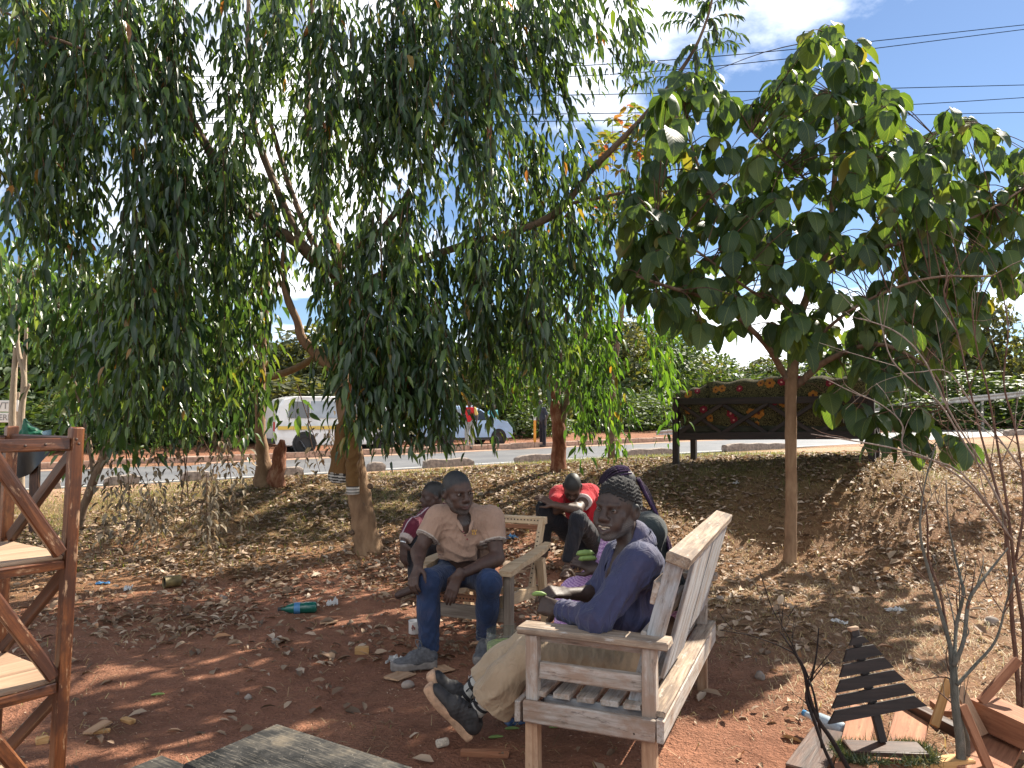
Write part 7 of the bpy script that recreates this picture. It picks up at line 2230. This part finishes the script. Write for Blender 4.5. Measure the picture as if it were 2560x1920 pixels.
shrub('bare_shrub', 'tall bare red-brown shrub with fine twigs at the right edge', (2.44, 3.75),
      [[(2548, 1850, D2, .014), (2545, 1700, D2, .013), (2530, 1550, D2, .012), (2525, 1420, D2, .011), (2510, 1300, D2, .010), (2485, 1200, D2 + .1, .008), (2450, 1080, D2 + .2, .006), (2420, 950, D2 + .2, .005), (2390, 820, D2 + .3, .005), (2360, 740, D2 + .3, .006), (2368, 690, D2 + .3, .006), (2355, 640, D2 + .3, .004)],
       [(2552, 1800, D2, .012), (2560, 1600, D2, .011), (2540, 1450, D2, .010), (2520, 1280, D2, .008), (2500, 1150, D2, .007), (2470, 980, D2, .005), (2440, 860, D2, .004), (2430, 760, D2, .003)],
       [(2530, 1350, D2, .007), (2480, 1280, D2 - .1, .006), (2420, 1210, D2 - .2, .006), (2330, 1150, D2 - .3, .005), (2230, 1120, D2 - .4, .0045), (2120, 1100, D2 - .4, .0035), (2028, 1085, D2 - .5, .002)],
       [(2520, 1300, D2, .007), (2470, 1200, D2, .006), (2400, 1090, D2, .005), (2350, 1010, D2, .005), (2290, 960, D2, .0045), (2230, 900, D2, .004), (2205, 820, D2, .003), (2195, 750, D2, .002)],
       [(2540, 1400, D2, .008), (2560, 1250, D2, .007), (2540, 1080, D2, .006), (2510, 960, D2, .005), (2520, 820, D2, .004), (2500, 700, D2, .003)],
       [(2470, 1180, D2, .005), (2380, 1040, D2 - .1, .005), (2310, 900, D2 - .1, .0045), (2240, 830, D2 - .1, .004), (2150, 795, D2 - .1, .003)],
       [(2560, 1180, D2, .006), (2500, 1100, D2, .005), (2430, 1010, D2 + .1, .005), (2370, 930, D2 + .1, .004), (2300, 930, D2 + .1, .003), (2240, 935, D2 + .1, .002)],
       [(2520, 1330, D2, .006), (2400, 1180, D2 - .3, .005), (2265, 1130, D2 - .3, .0045), (2255, 1060, D2 - .3, .004), (2200, 1010, D2 - .3, .0035), (2130, 980, D2 - .3, .003), (2060, 945, D2 - .3, .002)]], M_stemr, 6, 5, (70, 220), M_stemp)
D3 = 3.0
shrub('dead_twig_bunch', 'bunch of charred black twigs standing on the dull brown plank', (1.22, 3.0),
      [[(2125, 1930, D3, .012), (2080, 1850, D3, .011), (2040, 1790, D3, .010), (2020, 1730, D3, .009), (2010, 1680, D3, .007), (1985, 1630, D3, .005), (1950, 1580, D3, .003)],
       [(2090, 1935, D3 - .05, .008), (2060, 1870, D3 - .05, .008), (2035, 1800, D3 - .03, .008), (2015, 1740, D3, .007), (2030, 1690, D3, .006), (2042, 1630, D3, .004), (2047, 1570, D3, .003)],
       [(2055, 1870, D3, .006), (2045, 1790, D3, .006), (2030, 1720, D3, .005), (2000, 1650, D3, .004), (1960, 1620, D3, .003), (1880, 1590, D3, .002), (1800, 1575, D3 + .1, .0012)],
       [(2015, 1690, D3, .004), (1975, 1600, D3, .003), (1930, 1520, D3, .002), (1900, 1430, D3, .0015)]], M_stemd, 2, 9, (40, 110))

# ================================================================== jacket hung on the trunk
M_jack = M_tint
jk = thing('jacket', 'brown jacket with striped hem hanging on the trunk of the weeping tree', 'jacket', P(865, 1140, YB - .14))
Yj = YB - .15
f = Field(P(905, 1255, Yj) - (.42, .22, .0), P(850, 1010, Yj) + (.30, .26, .06), .010)
jb = P(858, 1200, Yj); jt = P(868, 1045, Yj)
f.cap(P(872, 1030, Yj + .03), P(862, 1085, Yj), .045, .10, .06, flat=((0, 1, 0), .6))
f.cap(P(862, 1080, Yj), P(852, 1185, Yj), .105, .128, .05, flat=((0, 1, 0), .5))
f.plane(P(855, 1208, Yj), (.10, 0, -1), P(855, 1208, Yj) - .2, P(872, 1208, Yj) + (.02, .2, .2))
sv = f
jacket_body = sdf_obj('jacket_body', f, M_tint, jk, lambda v: np.where(((np.abs((v[:, 2] - P(855, 1195, Yj)[2]) + .1 * (v[:, 0] - P(855, 1195, Yj)[0])) < .045) & (np.sin(((v[:, 2] + .1 * v[:, 0])) * 2 * math.pi / .03) > .1))[:, None], np.array((.50, .47, .42)), np.where((np.abs(v[:, 2] - P(855, 1195, Yj)[2]) < .05)[:, None], np.array((.03, .025, .022)), np.array((.145, .075, .026)))), [(P(855, 1130, Yj), .25, (.1, 0, 1), .09, .016)])
f = Field(P(905, 1262, Yj - .06) - (.20, .2, 0), P(885, 1040, Yj) + (.2, .2, 0), .010)
f.cap(P(880, 1060, Yj - .03), P(882, 1140, Yj - .06), .075, .072, .03); f.cap(P(882, 1140, Yj - .06), P(882, 1236, Yj - .06), .072, .066, .03)
f.plane(P(882, 1236, Yj - .06), (0, 0, -1))
zc = P(882, 1228, Yj - .06)[2]
sdf_obj('sleeve', f, M_tint, jk, lambda v: np.where(((np.abs(v[:, 2] - zc) < .045) & (np.sin(v[:, 2] * 2 * math.pi / .03) > .1))[:, None], np.array((.50, .47, .42)), np.where((np.abs(v[:, 2] - zc) < .05)[:, None], np.array((.03, .025, .022)), np.array((.155, .082, .028)))), [(P(882, 1150, Yj - .06), .2, (.5, 0, .5), .07, .009)])

# ================================================================== vehicles
def paint(name, col, rough=.3, coat=.6):
    m, nt, out = new_mat(name)
    c = coords(nt); n = noise(nt, c, 3, 4)
    cc = mixc(nt, ramp(nt, n, [(0.45, (0, 0, 0)), (0.75, (.25,) * 3)]), col, (0.30, 0.20, 0.14))
    b = principled(nt, out, cc, rough); b.inputs['Coat Weight'].default_value = coat; b.inputs['Coat Roughness'].default_value = .08
    return m
M_vwhite = paint('white_van_paint', (0.72, 0.71, 0.68)); M_vblue = paint('pale_blue_car_paint', (0.30, 0.46, 0.66)); M_stripe = paint('yellow_stripe', (0.66, 0.46, 0.08))
M_vglass = simple('dark_window_glass', (0.02, 0.024, 0.028), .06, .1, 3, 0, 0, .8); M_vpale = simple('pale_window_glass', (0.24, 0.27, 0.30), .08, .2, 3, 0, 0, .8)
M_tyre = simple('tyre_rubber', (0.02, 0.019, 0.018), .85, .3, 30, .2); M_rim = simple('silver_rim', (0.45, 0.45, 0.46), .35, .2, 20, 0, .7); M_blackp = simple('black_plastic_trim', (0.02, 0.02, 0.02), .6, .2, 20, 0)
M_lampr = simple('red_tail_lamp', (0.35, 0.02, 0.02), .2, .1, 20, 0); M_lampw = simple('clear_head_lamp', (0.6, 0.6, 0.6), .1, .1, 20, 0)

def vehicle(name, label, cat, px, Y, L, W, prof, wheels, wr, windows, paint_m, extra=(), tumble=.12, flip=False, offn=0.0):
    """prof: (x, z, half-width factor) round the side outline; x runs from rear (0) to nose (L)."""
    cx, cy = (px - 1280) / FPX * Y, Y
    d = np.append(ROAD_D, 0); nrm = np.append(-ROAD_N, 0)            # nrm points to the camera side
    g = float(gz(cx, cy))
    t = thing(name, label, cat, (cx, cy, g))
    def w(x, s, z): return np.array((cx, cy, g)) + d * (x - L / 2) + nrm * s + np.array((0, 0, z))
    zb = min(p[1] for p in prof); zt = max(p[1] for p in prof)
    def half(z): return W / 2 * (1 - tumble * soft(z, zb + .45 * (zt - zb), zt * 1.05))
    n = len(prof); pr = np.array(prof, float)
    # loft: outline at the waist, pulled in towards both sides for rounded edges
    rings = []
    c0 = pr.mean(0)
    for s_, k in ((-1, .93), (-.94, 1.0), (.94, 1.0), (1, .93)):
        ring = []
        for x, z in pr:
            xx = c0[0] + (x - c0[0]) * (1 - (1 - k) * .35); zz = c0[1] + (z - c0[1]) * (1 - (1 - k) * .6)
            ring.append(w(xx, s_ * half(zz), zz))
        rings.append(ring)
    V_ = np.array(rings).reshape(-1, 3)
    q = [[a * n + i, a * n + (i + 1) % n, (a + 1) * n + (i + 1) % n, (a + 1) * n + i] for a in range(3) for i in range(n)]
    me = mesh_from('body', V_ - np.array((cx, cy, g)), q + [list(range(n))[::-1], [3 * n + i for i in range(n)]], False)
    body = link('body', me, paint_m, t, (cx, cy, g))
    for x in wheels:
        for s_ in (-1, 1):
            hubc = w(x, s_ * (W / 2 - .055), wr)
            ax = nrm * s_
            wh_ = lathe('wheel', [(wr * .62, -.10), (wr * .93, -.10), (wr, -.06), (wr, .06), (wr * .93, .095), (wr * .62, .085)], M_tyre, t, hubc, ax, 22)
            lathe('rim', [(wr * .63, .08), (wr * .55, .055), (wr * .50, .06), (wr * .18, .045), (wr * .15, .075), (.001, .075)], M_rim, wh_, hubc, ax, 16)
            for k in range(6):
                a = k * math.pi / 3; o = np.array((d * math.cos(a) + np.array((0, 0, 1)) * math.sin(a))) * wr * .36
                board('spoke', hubc + ax * .066 + o * .45, hubc + ax * .066 + o * 1.5, .045, .014, M_rim, wh_, ax)
        # dark wheel arch on both sides
            lathe('wheel_arch', [(.001, .0), (wr * 1.16, .0), (wr * 1.2, .006)], M_blackp, t, w(x, s_ * (half(wr) + .004), wr + .01), ax, 22)
    for nm, x0, x1, x2, x3, z0, z1, mt in windows:
        for s_ in (-1, 1):
            v = [w(x, s_ * (half(z) + .006), z) for x, z in ((x0, z0), (x1, z0), (x3, z1), (x2, z1))]
            v2 = [p - nrm * s_ * .03 for p in v]
            ff = [[0, 1, 2, 3], [7, 6, 5, 4], [0, 4, 5, 1], [1, 5, 6, 2], [2, 6, 7, 3], [3, 7, 4, 0]]
            me = mesh_from(nm, np.array(v + v2) - v[0], ff, False)
            link(nm, me, mt, t, v[0])
    for nm, a, b, hh, th, mt in extra:
        board(nm, w(*a), w(*b), th, hh, mt, t)
    return t, w
vp = [(.05, .32), (.0, .55), (.02, 1.05), (.10, 1.55), (.28, 1.80), (.60, 1.89), (2.4, 1.91), (3.35, 1.87), (3.62, 1.80), (4.15, 1.14), (4.48, .98), (4.56, .55), (4.50, .34), (4.2, .26), (.4, .26)]
van, vw = vehicle('minibus', 'white minibus with yellow waist stripe parked across the road behind the stump', 'minibus', 832, 26.6, 4.30, 1.66, vp, (.95, 3.70), .33,
        [('side_window', .42, 1.12, .50, 1.12, 1.18, 1.72, M_vglass), ('side_window', 1.18, 2.10, 1.18, 2.10, 1.18, 1.74, M_vpale), ('side_window', 2.22, 3.02, 2.22, 2.98, 1.18, 1.74, M_vglass), ('side_window', 3.10, 3.95, 3.10, 3.58, 1.18, 1.70, M_vglass)], M_vwhite,
        [('waist_stripe', (.08, .872, .86), (4.3, .872, .86), .115, .012, M_stripe), ('waist_stripe', (.08, -.872, .86), (4.3, -.872, .86), .115, .012, M_stripe), ('bumper', (.0, -.7, .42), (.0, .7, .42), .16, .10, M_blackp), ('tail_lamp', (.02, .72, .75), (.02, .72, 1.05), .08, .10, M_lampr), ('window_bar', (2.16, .845, 1.18), (2.16, .80, 1.74), .05, .02, M_vwhite), ('drip_rail', (.3, .79, 1.86), (3.4, .79, 1.86), .025, .02, M_vwhite)])
cp = [(.02, .36), (.0, .62), (.05, .92), (.22, 1.10), (.62, 1.42), (1.1, 1.52), (1.75, 1.52), (2.15, 1.42), (2.78, 1.04), (3.35, .92), (3.56, .76), (3.60, .45), (3.52, .28), (3.1, .22), (.4, .22)]
car, cw = vehicle('small_car', 'pale blue hatchback car parked across the road facing right', 'car', 1160, 30.5, 3.6, 1.62, cp, (.62, 2.92), .29,
        [('side_window', .40, 1.02, .72, 1.05, .98, 1.36, M_vglass), ('side_window', 1.10, 1.72, 1.12, 1.72, .98, 1.40, M_vpale), ('side_window', 1.80, 2.70, 1.80, 2.16, .98, 1.36, M_vglass)], M_vblue,
        [('head_lamp', (3.44, .62, .70), (3.56, .62, .66), .14, .22, M_lampw), ('tail_lamp', (.03, .66, .85), (.03, .66, 1.05), .1, .12, M_lampr), ('wing_mirror', (2.62, .84, 1.02), (2.74, .92, 1.02), .10, .12, M_vblue), ('roof_bar', (.8, .58, 1.55), (1.9, .58, 1.55), .03, .03, M_rim), ('roof_bar', (.8, -.58, 1.55), (1.9, -.58, 1.55), .03, .03, M_rim), ('sill', (.95, .80, .28), (2.6, .80, .28), .07, .04, M_blackp)])
# ---- orange post, guardrail
M_orange = simple('orange_post_paint', (0.66, 0.27, 0.03), .6, .2, 10, .1); M_wp = simple('white_post_paint', (0.7, 0.66, 0.62), .6, .2, 10, .1)
pb = gp((1337 - 1280) / FPX * 29.5, 29.5)
po = thing('marker_post', 'orange and white post standing at the far kerb', 'post', pb)
board('lower_shaft', pb - (0, 0, .05), pb + (0, 0, .95), .10, .10, M_orange, po, (0, 1, 0), .01); board('upper_shaft', pb + (0, 0, .95), pb + (0, 0, 1.42), .098, .098, M_wp, po, (0, 1, 0), .01)
gr = [P(1640, 1086, 38), P(1900, 1056, 41.5), P(2190, 1021, 42), P(2340, 1006, 41), P(2700, 972, 38)]
gt = thing('guardrail', 'pale metal guardrail climbing to the right beyond the road', 'guardrail', gp(gr[0][0], gr[0][1]))
M_galv = simple('galvanised_steel', (0.36, 0.34, 0.31), .5, .3, 8, .1, .6)
s_ = spline(gr, 40)
sec = [(-.16, 0), (-.10, -.045), (-.04, 0), (.04, 0), (.10, -.045), (.16, 0)]
vv, qq = [], []
for p in s_:
    for z, o in sec: vv.append(p + (0, o, z))
m_ = len(sec)
for i in range(39):
    for j in range(m_ - 1): qq.append([i * m_ + j, (i + 1) * m_ + j, (i + 1) * m_ + j + 1, i * m_ + j + 1])
link('rail_beam', mesh_from('rail_beam', np.array(vv) - np.array(wloc(gt)), qq, True), M_galv, gt, wloc(gt))
for i in range(1, 40, 4):
    g = float(gz(s_[i, 0], s_[i, 1]))
    board('rail_post', (s_[i, 0], s_[i, 1] + .12, g - .1), (s_[i, 0], s_[i, 1] + .12, s_[i, 2] + .15), .12, .10, M_galv, gt, (0, 1, 0))
# bank behind the guardrail that the rail climbs on
setp(gt)

# ---- notice board at the far left
M_board = simple('white_notice_board', (0.62, 0.60, 0.56), .7, .1, 5, .05); M_let = simple('grey_lettering', (0.22, 0.21, 0.20), .7, .1, 5, 0)
nb_ = gp((10 - 1280) / FPX * 13.5, 13.5)
nt_ = thing('notice_board', 'white two-panel notice board with grey capitals at the far left', 'sign', nb_)
for x in (-.28, .22): board('post', nb_ + (x, .05, -.1), nb_ + (x, .05, 1.75), .06, .06, M_barkpale, nt_, (0, 1, 0))
def panel(y0, y1, x0, x1, text):
    a, b = P(x0, y1, 13.5), P(x1, y0, 13.5)
    me = box_mesh('panel', b[0] - a[0], .025, b[2] - a[2], .006); o = link('panel', me, M_board, nt_, (a + b) / 2)
    fc = bpy.data.curves.new('lettering', 'FONT'); fc.body = text; fc.size = (b[2] - a[2]) * .85; fc.extrude = .002; fc.align_x = 'RIGHT'; fc.align_y = 'CENTER'
    tmp = bpy.data.objects.new('lettering', fc); COL.objects.link(tmp)
    dg = bpy.context.evaluated_depsgraph_get(); me = bpy.data.meshes.new_from_object(tmp.evaluated_get(dg)); bpy.data.objects.remove(tmp)
    l_ = link('lettering', me, M_let, o, (b[0] - .03, a[1] - .0165, (a[2] + b[2]) / 2)); l_.rotation_euler = (math.pi / 2, 0, 0); l_.data.materials.clear(); l_.data.materials.append(M_let)
panel(1001, 1029, -60, 47, 'WTIT'); panel(1032, 1056, -60, 35, 'CERE')

# ---- work table under black plastic at the left
wb0 = ghit(75, 1335); Yw = wb0[1]
wt = thing('work_table', 'rough plank work table under black plastic behind the rack', 'table', wb0)
zt = P(60, 1122, Yw)[2]
for px in (12, 52, 88):
    q = P(px, 1200, Yw); q = np.array((q[0], Yw + (.25 if px == 52 else 0), 0)); g = float(gz(q[0], q[1]))
    board('leg', (q[0], q[1], g - .03), (q[0], q[1], zt - .03), .09, .06, M_rackd if px != 52 else M_rawleg, wt, (0, 1, 0))
for k in range(3): board('top_plank', P(-90, 1122, Yw) + (0, .02 + .16 * k, -.015), P(150, 1122, Yw) + (0, .02 + .16 * k, -.015), .15, .03, M_rackd, wt)
M_plast = simple('black_polythene', (0.012, 0.012, 0.013), .28, .2, 12, .25)
n = 26; U, Vv = np.meshgrid(np.linspace(0, 1, n), np.linspace(0, 1, n), indexing='ij')
a = P(-60, 1122, Yw); bx = P(135, 1122, Yw)[0]
X_ = a[0] + (bx - a[0]) * U; drop = np.clip((Vv - .45) / .55, 0, 1); len_ = .42 * np.interp(U, [0, .35, .6, .9, 1], [1.0, 1.0, .85, .45, .12])
Y_ = Yw + .42 * (1 - Vv / .45) * (Vv < .45) - .085 - .03 * drop * np.sin(U * 16); Z_ = zt + .008 - drop * len_ + .010 * np.sin(U * 19 + 3 * Vv) * (.3 + drop)
idx = np.arange(n * n).reshape(n, n); q = np.stack([idx[:-1, :-1], idx[1:, :-1], idx[1:, 1:], idx[:-1, 1:]], -1).reshape(-1, 4)
setp(link('plastic_sheet', mesh_fast('plastic_sheet', np.stack([X_, Y_, Z_], -1).reshape(-1, 3) - a, q, None), M_plast, None, a), 'black plastic sheet draped over the work table', 'sheet')
M_jar = simple('dark_jar', (0.06, 0.035, 0.025), .2, .2, 20, 0); M_lid = simple('blue_grey_lid', (0.16, 0.26, 0.32), .4, .2, 20, 0)
jp = P(130, 1121, Yw + .1); jar = thing('jar', 'jar with a blue-grey lid on the work table behind the rack', 'jar', jp)
axj = unit((-.25, 0, 1)); lathe('jar_body', [(.001, 0), (.055, 0), (.06, .02), (.06, .12), (.045, .14)], M_jar, jar, jp, axj, 16); lathe('lid', [(.052, .135), (.062, .14), (.062, .21), (.001, .21)], M_lid, jar, jp, axj, 16)
M_net = leaf_mat('green_net', [(0, (.01, .09, .05)), (.6, (.02, .16, .09)), (1, (.10, .30, .20))], .3, .5)
f = Field(P(78, 1085, Yw + .2) - .35, P(78, 1085, Yw + .2) + .35, .016); c = P(80, 1100, Yw + .2)
f.ell(c, (.19, .14, .12), None, 0); f.cap(c + (-.02, 0, .05), c + (-.09, 0, .24), .10, .02, .08)
setp(sdf_obj('net_bag', f, M_net, None, None, [(c, .3, (-.3, 0, 1), .06, .012)]), 'green net bag slumped on the work table behind the rack', 'bag')

# ================================================================== rubbish and small things on the ground
def crumple(name, label, cat, px, py, size, mat, seed, flat=.35, group=None):
    r_ = np.random.default_rng(seed); g = ghit(px, py); n = 9
    U, W_ = np.meshgrid(np.linspace(-1, 1, n), np.linspace(-1, 1, n), indexing='ij')
    X_ = U * size[0] / 2 + r_.normal(0, size[0] * .06, U.shape); Y_ = W_ * size[1] / 2 + r_.normal(0, size[1] * .06, U.shape)
    Z_ = np.abs(r_.normal(0, 1, U.shape)) * min(size) * flat * .5 + .006
    idx = np.arange(n * n).reshape(n, n); q = np.stack([idx[:-1, :-1], idx[1:, :-1], idx[1:, 1:], idx[:-1, 1:]], -1).reshape(-1, 4)
    o = link(name, mesh_fast(name, np.stack([X_, Y_, Z_], -1).reshape(-1, 3), q, None, False), mat, None, g, (0, 0, r_.uniform(0, 3)))
    return setp(o, label, cat, group)
M_wpl = leaf_mat('white_plastic_film', [(0, (.55, .54, .52)), (1, (.68, .67, .65))], .3, .4, tcol=(1, 1, 1)); M_bpl = simple('blue_plastic', (.06, .22, .42), .4, .2, 20, 0); M_card = wood('cardboard', [(0.3, (.30, .17, .09)), (.6, (.42, .26, .15)), (.8, (.48, .32, .20))], .9, 10)
crumple('plastic_scrap', 'blue plastic scrap among the litter left of the tin', 'plastic scrap', 257, 1462, (.11, .05), M_bpl, 1)
crumple('plastic_scrap', 'crumpled white film just right of the green bottle', 'plastic scrap', 830, 1517, (.08, .06), M_wpl, 2, .8)
crumple('plastic_scrap', 'crumpled pale film between the blue scrap and the tin', 'plastic scrap', 320, 1475, (.14, .06), M_wpl, 3, .5)
crumple('plastic_scrap', 'crumpled white film left of the grey trainer', 'plastic scrap', 985, 1656, (.12, .06), M_wpl, 4, .5)
crumple('plastic_scrap', 'crumpled white film by the khaki trouser leg', 'plastic scrap', 1190, 1706, (.08, .05), M_wpl, 5, .8)
crumple('plastic_scrap', 'tiny blue wrapper beside the red-shirted sitter', 'plastic scrap', 1280, 1348, (.10, .08), M_bpl, 6, .6)
crumple('plastic_scrap', 'white paper scrap in front of the thin straight trunk', 'plastic scrap', 2098, 1560, (.05, .12), M_wpl, 7, .5)
crumple('plastic_scrap', 'long white paper strip on the dry grass beyond the ornament', 'plastic scrap', 2240, 1530, (.05, .15), M_wpl, 8, .5)
crumple('plastic_scrap', 'white scrap lying on the shaded bank beside the sofa shadow', 'plastic scrap', 1840, 1213, (.09, .06), M_wpl, 9, .6)
for px, py, w_, d_, lab, sd in ((1000, 1698, .17, .10, 'flat cardboard square in front of the grey trainer', 1), (1108, 1680, .11, .09, 'small cardboard wedge beside the trainer heel', 2), (822, 1562, .12, .06, 'grey-brown card piece below the green bottle', 3), (245, 1830, .12, .05, 'dark wood splinter on the red soil near the rack', 4)):
    g = ghit(px, py); me = box_mesh('cardboard_piece', w_, d_, .006, .001, .004, sd)
    setp(link('cardboard_piece', me, M_card, None, g + (0, 0, .016), (.06, .05, sd * 1.1)), lab, 'cardboard')
for px, py, dims, rz, mt, lab in ((905, 1634, (.085, .05, .04), .1, M_yel, 'small sawn wood block on the sunlit soil left of the trainer'), (1212, 1893, (.21, .03, .025), -.05, M_red, 'red-brown stick lying below the crossed shoes'), (320, 1806, (.08, .03, .018), -.5, M_yel, 'short orange wood chip on the bare red soil'), (255, 1832, (.07, .03, .012), .4, M_yel, 'flat pale wood chip near the rack foot'), (105, 1862, (.05, .03, .03), .7, M_yel, 'little broken wood stub beside the rack foot'), (1500, 1505, (.1, .04, .02), .3, M_yel, 'wood offcut on the litter behind the bench')):
    g = ghit(px, py); setp(link('wood_block', box_mesh('wood_block', *dims, .003, .002, 2), mt, None, g + (0, 0, dims[2] / 2), (0, 0, rz)), lab, 'wood block')
# green bottle
M_gb = simple('green_bottle_plastic', (0.006, 0.085, 0.06), .18, .2, 12, .1, 0, .6); M_lab = simple('bottle_label', (0.05, 0.16, 0.30), .5, .4, 30, 0)
g = ghit(792, 1532); ax = unit((-1, -.16, -.02)); bt = thing('green_bottle', 'crushed green plastic bottle lying on the litter', 'bottle', g)
c = g + (0, 0, .042); lathe('bottle_body', [(.001, 0), (.03, .0), (.042, .012), (.043, .08), (.039, .10), (.041, .12), (.041, .17), (.028, .215), (.013, .245), (.013, .265)], M_gb, bt, c, ax, 18)
lathe('label', [(.0425, .12), (.0428, .165)], M_lab, bt, c, ax, 18); lathe('cap', [(.015, .26), (.016, .285), (.001, .286)], M_blackp, bt, c, ax, 14)
# tin
M_tin = simple('rusty_tin_label', (0.16, 0.12, 0.05), .5, .6, 14, .2, .3); M_tind = simple('tin_inside', (0.02, 0.017, 0.015), .8, .2, 10, 0)
g = ghit(432, 1468); ax = unit((-.75, -.66, 0)); tn = thing('tin_can', 'open empty tin can lying on its side in the litter', 'can', g)
lathe('can_wall', [(.001, -.06), (.048, -.06), (.05, -.055), (.05, .07), (.0515, .075), (.047, .075), (.046, .065), (.046, -.05)], M_tin, tn, g + (0, 0, .05), ax, 20)
lathe('dark_inside', [(.0455, .06), (.044, -.04), (.001, -.045)], M_tind, tn, g + (0, 0, .05), ax, 20)
# plastic cups
M_cup = leaf_mat('clear_cup', [(0, (.5, .48, .45)), (1, (.55, .53, .5))], .5, .2, tcol=(1, 1, 1))
for px, py, lab, a_ in ((125, 1425, 'translucent plastic cup lying under the rack shelf', (.9, .2, .1)), (32, 1447, 'white plastic cup tipped over at the left edge', (-.8, .3, .2))):
    g = ghit(px, py); o = lathe('plastic_cup', [(.001, 0), (.028, 0), (.038, .09), (.041, .092)], M_cup, None, g + (0, 0, .035), unit(a_), 16); setp(o, lab, 'cup')
# enamel mug
M_en = simple('white_enamel', (.66, .62, .58), .2, .08, 10, 0); M_pr = simple('brown_flower_print', (.22, .07, .05), .3, .3, 30, 0)
g = ghit(1036, 1586); mg = thing('mug', 'white enamel mug with a brown flower print behind the jeans leg', 'mug', g)
lathe('mug_body', [(.001, .004), (.036, .004), (.040, .008), (.041, .088), (.043, .092), (.0395, .09), (.038, .012), (.001, .012)], M_en, mg, g, (0, 0, 1), 20)
for k in range(6):
    a_ = -1.9 + .10 * k; q = g + (.0418 * math.cos(a_), .0418 * math.sin(a_), .045 + .012 * math.sin(k * 2.4)); tube('flower_print', np.array([q, q + (.004 * math.cos(k), -.0005, .018)]), .0032, M_pr, mg, 5, None, wloc(mg))
tube('handle', spline([g + (.02, .038, .075), g + (.03, .065, .07), g + (.03, .066, .03), g + (.02, .038, .022)], 12), .005, M_en, mg, 6, None, wloc(mg))
# cut-down water bottle with green soak
def clear_plastic():
    m, nt, out = new_mat('cloudy_clear_plastic'); c = coords(nt)
    t = nt.nodes.new('ShaderNodeBsdfTransparent'); t.inputs[0].default_value = (.82, .84, .80, 1)
    b = nt.nodes.new('ShaderNodeBsdfPrincipled'); b.inputs['Base Color'].default_value = (.42, .42, .38, 1); b.inputs['Roughness'].default_value = .18
    lw = nt.nodes.new('ShaderNodeLayerWeight'); lw.inputs[0].default_value = .35
    fac = mathn(nt, 'ADD', mathn(nt, 'MULTIPLY', lw.outputs['Facing'], .42), mathn(nt, 'MULTIPLY', noise(nt, c, 14, 4), .14), True)
    mx = nt.nodes.new('ShaderNodeMixShader'); nt.links.new(fac, mx.inputs[0]); nt.links.new(t.outputs[0], mx.inputs[1]); nt.links.new(b.outputs[0], mx.inputs[2])
    nt.links.new(mx.outputs[0], out.inputs['Surface']); return m
M_clear = clear_plastic()
g = ghit(1264, 1700); cb = thing('cut_bottle', 'cut-down clear water bottle holding pale green soaked peas', 'bottle', g)
prof = [(.001, .006), (.085, .004), (.105, .018)] + [(.112 + .004 * math.sin(k * 1.6), .03 + .020 * k) for k in range(12)] + [(.108, .275), (.1065, .275)]
lathe('bottle_wall', prof, M_clear, cb, g, (0, 0, 1), 32)
M_pea = simple('pale_green_soak', (0.30, 0.36, 0.12), .5, .5, 60, .6)
rr = np.random.default_rng(8); prof = [(.001, .010), (.08, .010), (.103, .024), (.106, .10), (.106, .200), (.09, .204), (.06, .198), (.03, .205), (.001, .20)]
lathe('soaked_peas', prof, M_pea, cb, g, (0, 0, 1), 28)
# clear water bottle by the planks
g = gpt(2112, 1846, .03); ax = unit((-.55, .8, .06)); bt = thing('water_bottle', 'empty clear plastic bottle lying by the dull brown plank', 'bottle', g)
M_clearb = simple('pale_blue_clear', (.36, .42, .46), .12, .25, 30, .1, 0, .7)
lathe('bottle_body', [(.001, 0), (.028, .0), (.032, .01), (.032, .06), (.029, .07), (.032, .08), (.032, .13), (.015, .175), (.013, .20)], M_clearb, bt, g + (0, 0, .034), ax, 16); lathe('cap', [(.015, .198), (.015, .215), (.001, .216)], M_bpl, bt, g + (0, 0, .034), ax, 12)
# dropped corncob stub and pods
g = ghit(1105, 1872); ax = unit((.85, .4, .05))
o = lathe('cob_stub', [(.001, 0), (.016, .001), (.019, .006), (.019, .05), (.015, .056), (.001, .057)], simple('pale_cob', (.50, .42, .33), .9, .4, 90, .8), None, g + (-.025, 0, .019), ax, 14); setp(o, 'pale cob stub on the red soil in front of the crossed shoes', 'cob')
for px, py, rz, lab in ((1280, 1828, .1, 'green pod dropped beside the trouser hem'), (1240, 1848, .2, 'dull green pod lying below the trouser hem'), (1390, 1825, .15, 'green pod lying under the bench apron'), (395, 1740, .3, 'green fresh leaf-like pod on the bare soil')):
    g = ghit(px, py); d = np.array((math.cos(rz), math.sin(rz), 0))
    setp(tube('pod', spline([g + (0, 0, .008) - d * .035, g + (0, 0, .010), g + (0, 0, .008) + d * .035], 10), [.001, .005, .007, .0075, .0075, .0075, .007, .006, .004, .001], M_pod, None, 7, None, g), lab, 'pod', 'green pods')
# stones
for k, (px, py, s) in enumerate(((1020, 1720, .035), (690, 1610, .03), (560, 1500, .03), (1080, 1480, .02), (1900, 1700, .03), (1800, 1500, .035), (620, 1750, .02), (2480, 1560, .05))):
    g = ghit(px, py); rk = np.random.default_rng(k)
    f = Field(g - s * 1.6, g + s * 1.6, s / 6); f.ell(g + (0, 0, s * .4), (s, s * .8, s * .6), None, 0)
    for j in range(4): f.ell(g + rk.normal(0, s * .4, 3) + (0, 0, s * .3), np.full(3, s * .5), None, s * .3)
    lab = ['stone beside the cardboard square', 'small stone on the sunlit streak of soil', 'small stone beyond the green bottle', 'little stone behind the jeans leg', 'stone on the soil behind the bench leg', 'stone on the grass between bench and trunk', 'little stone above the black-topped table', 'big stone at the right behind the bare stems'][k]
    setp(sdf_obj('stone', f, concrete, None), lab, 'stone', 'stones on the ground')
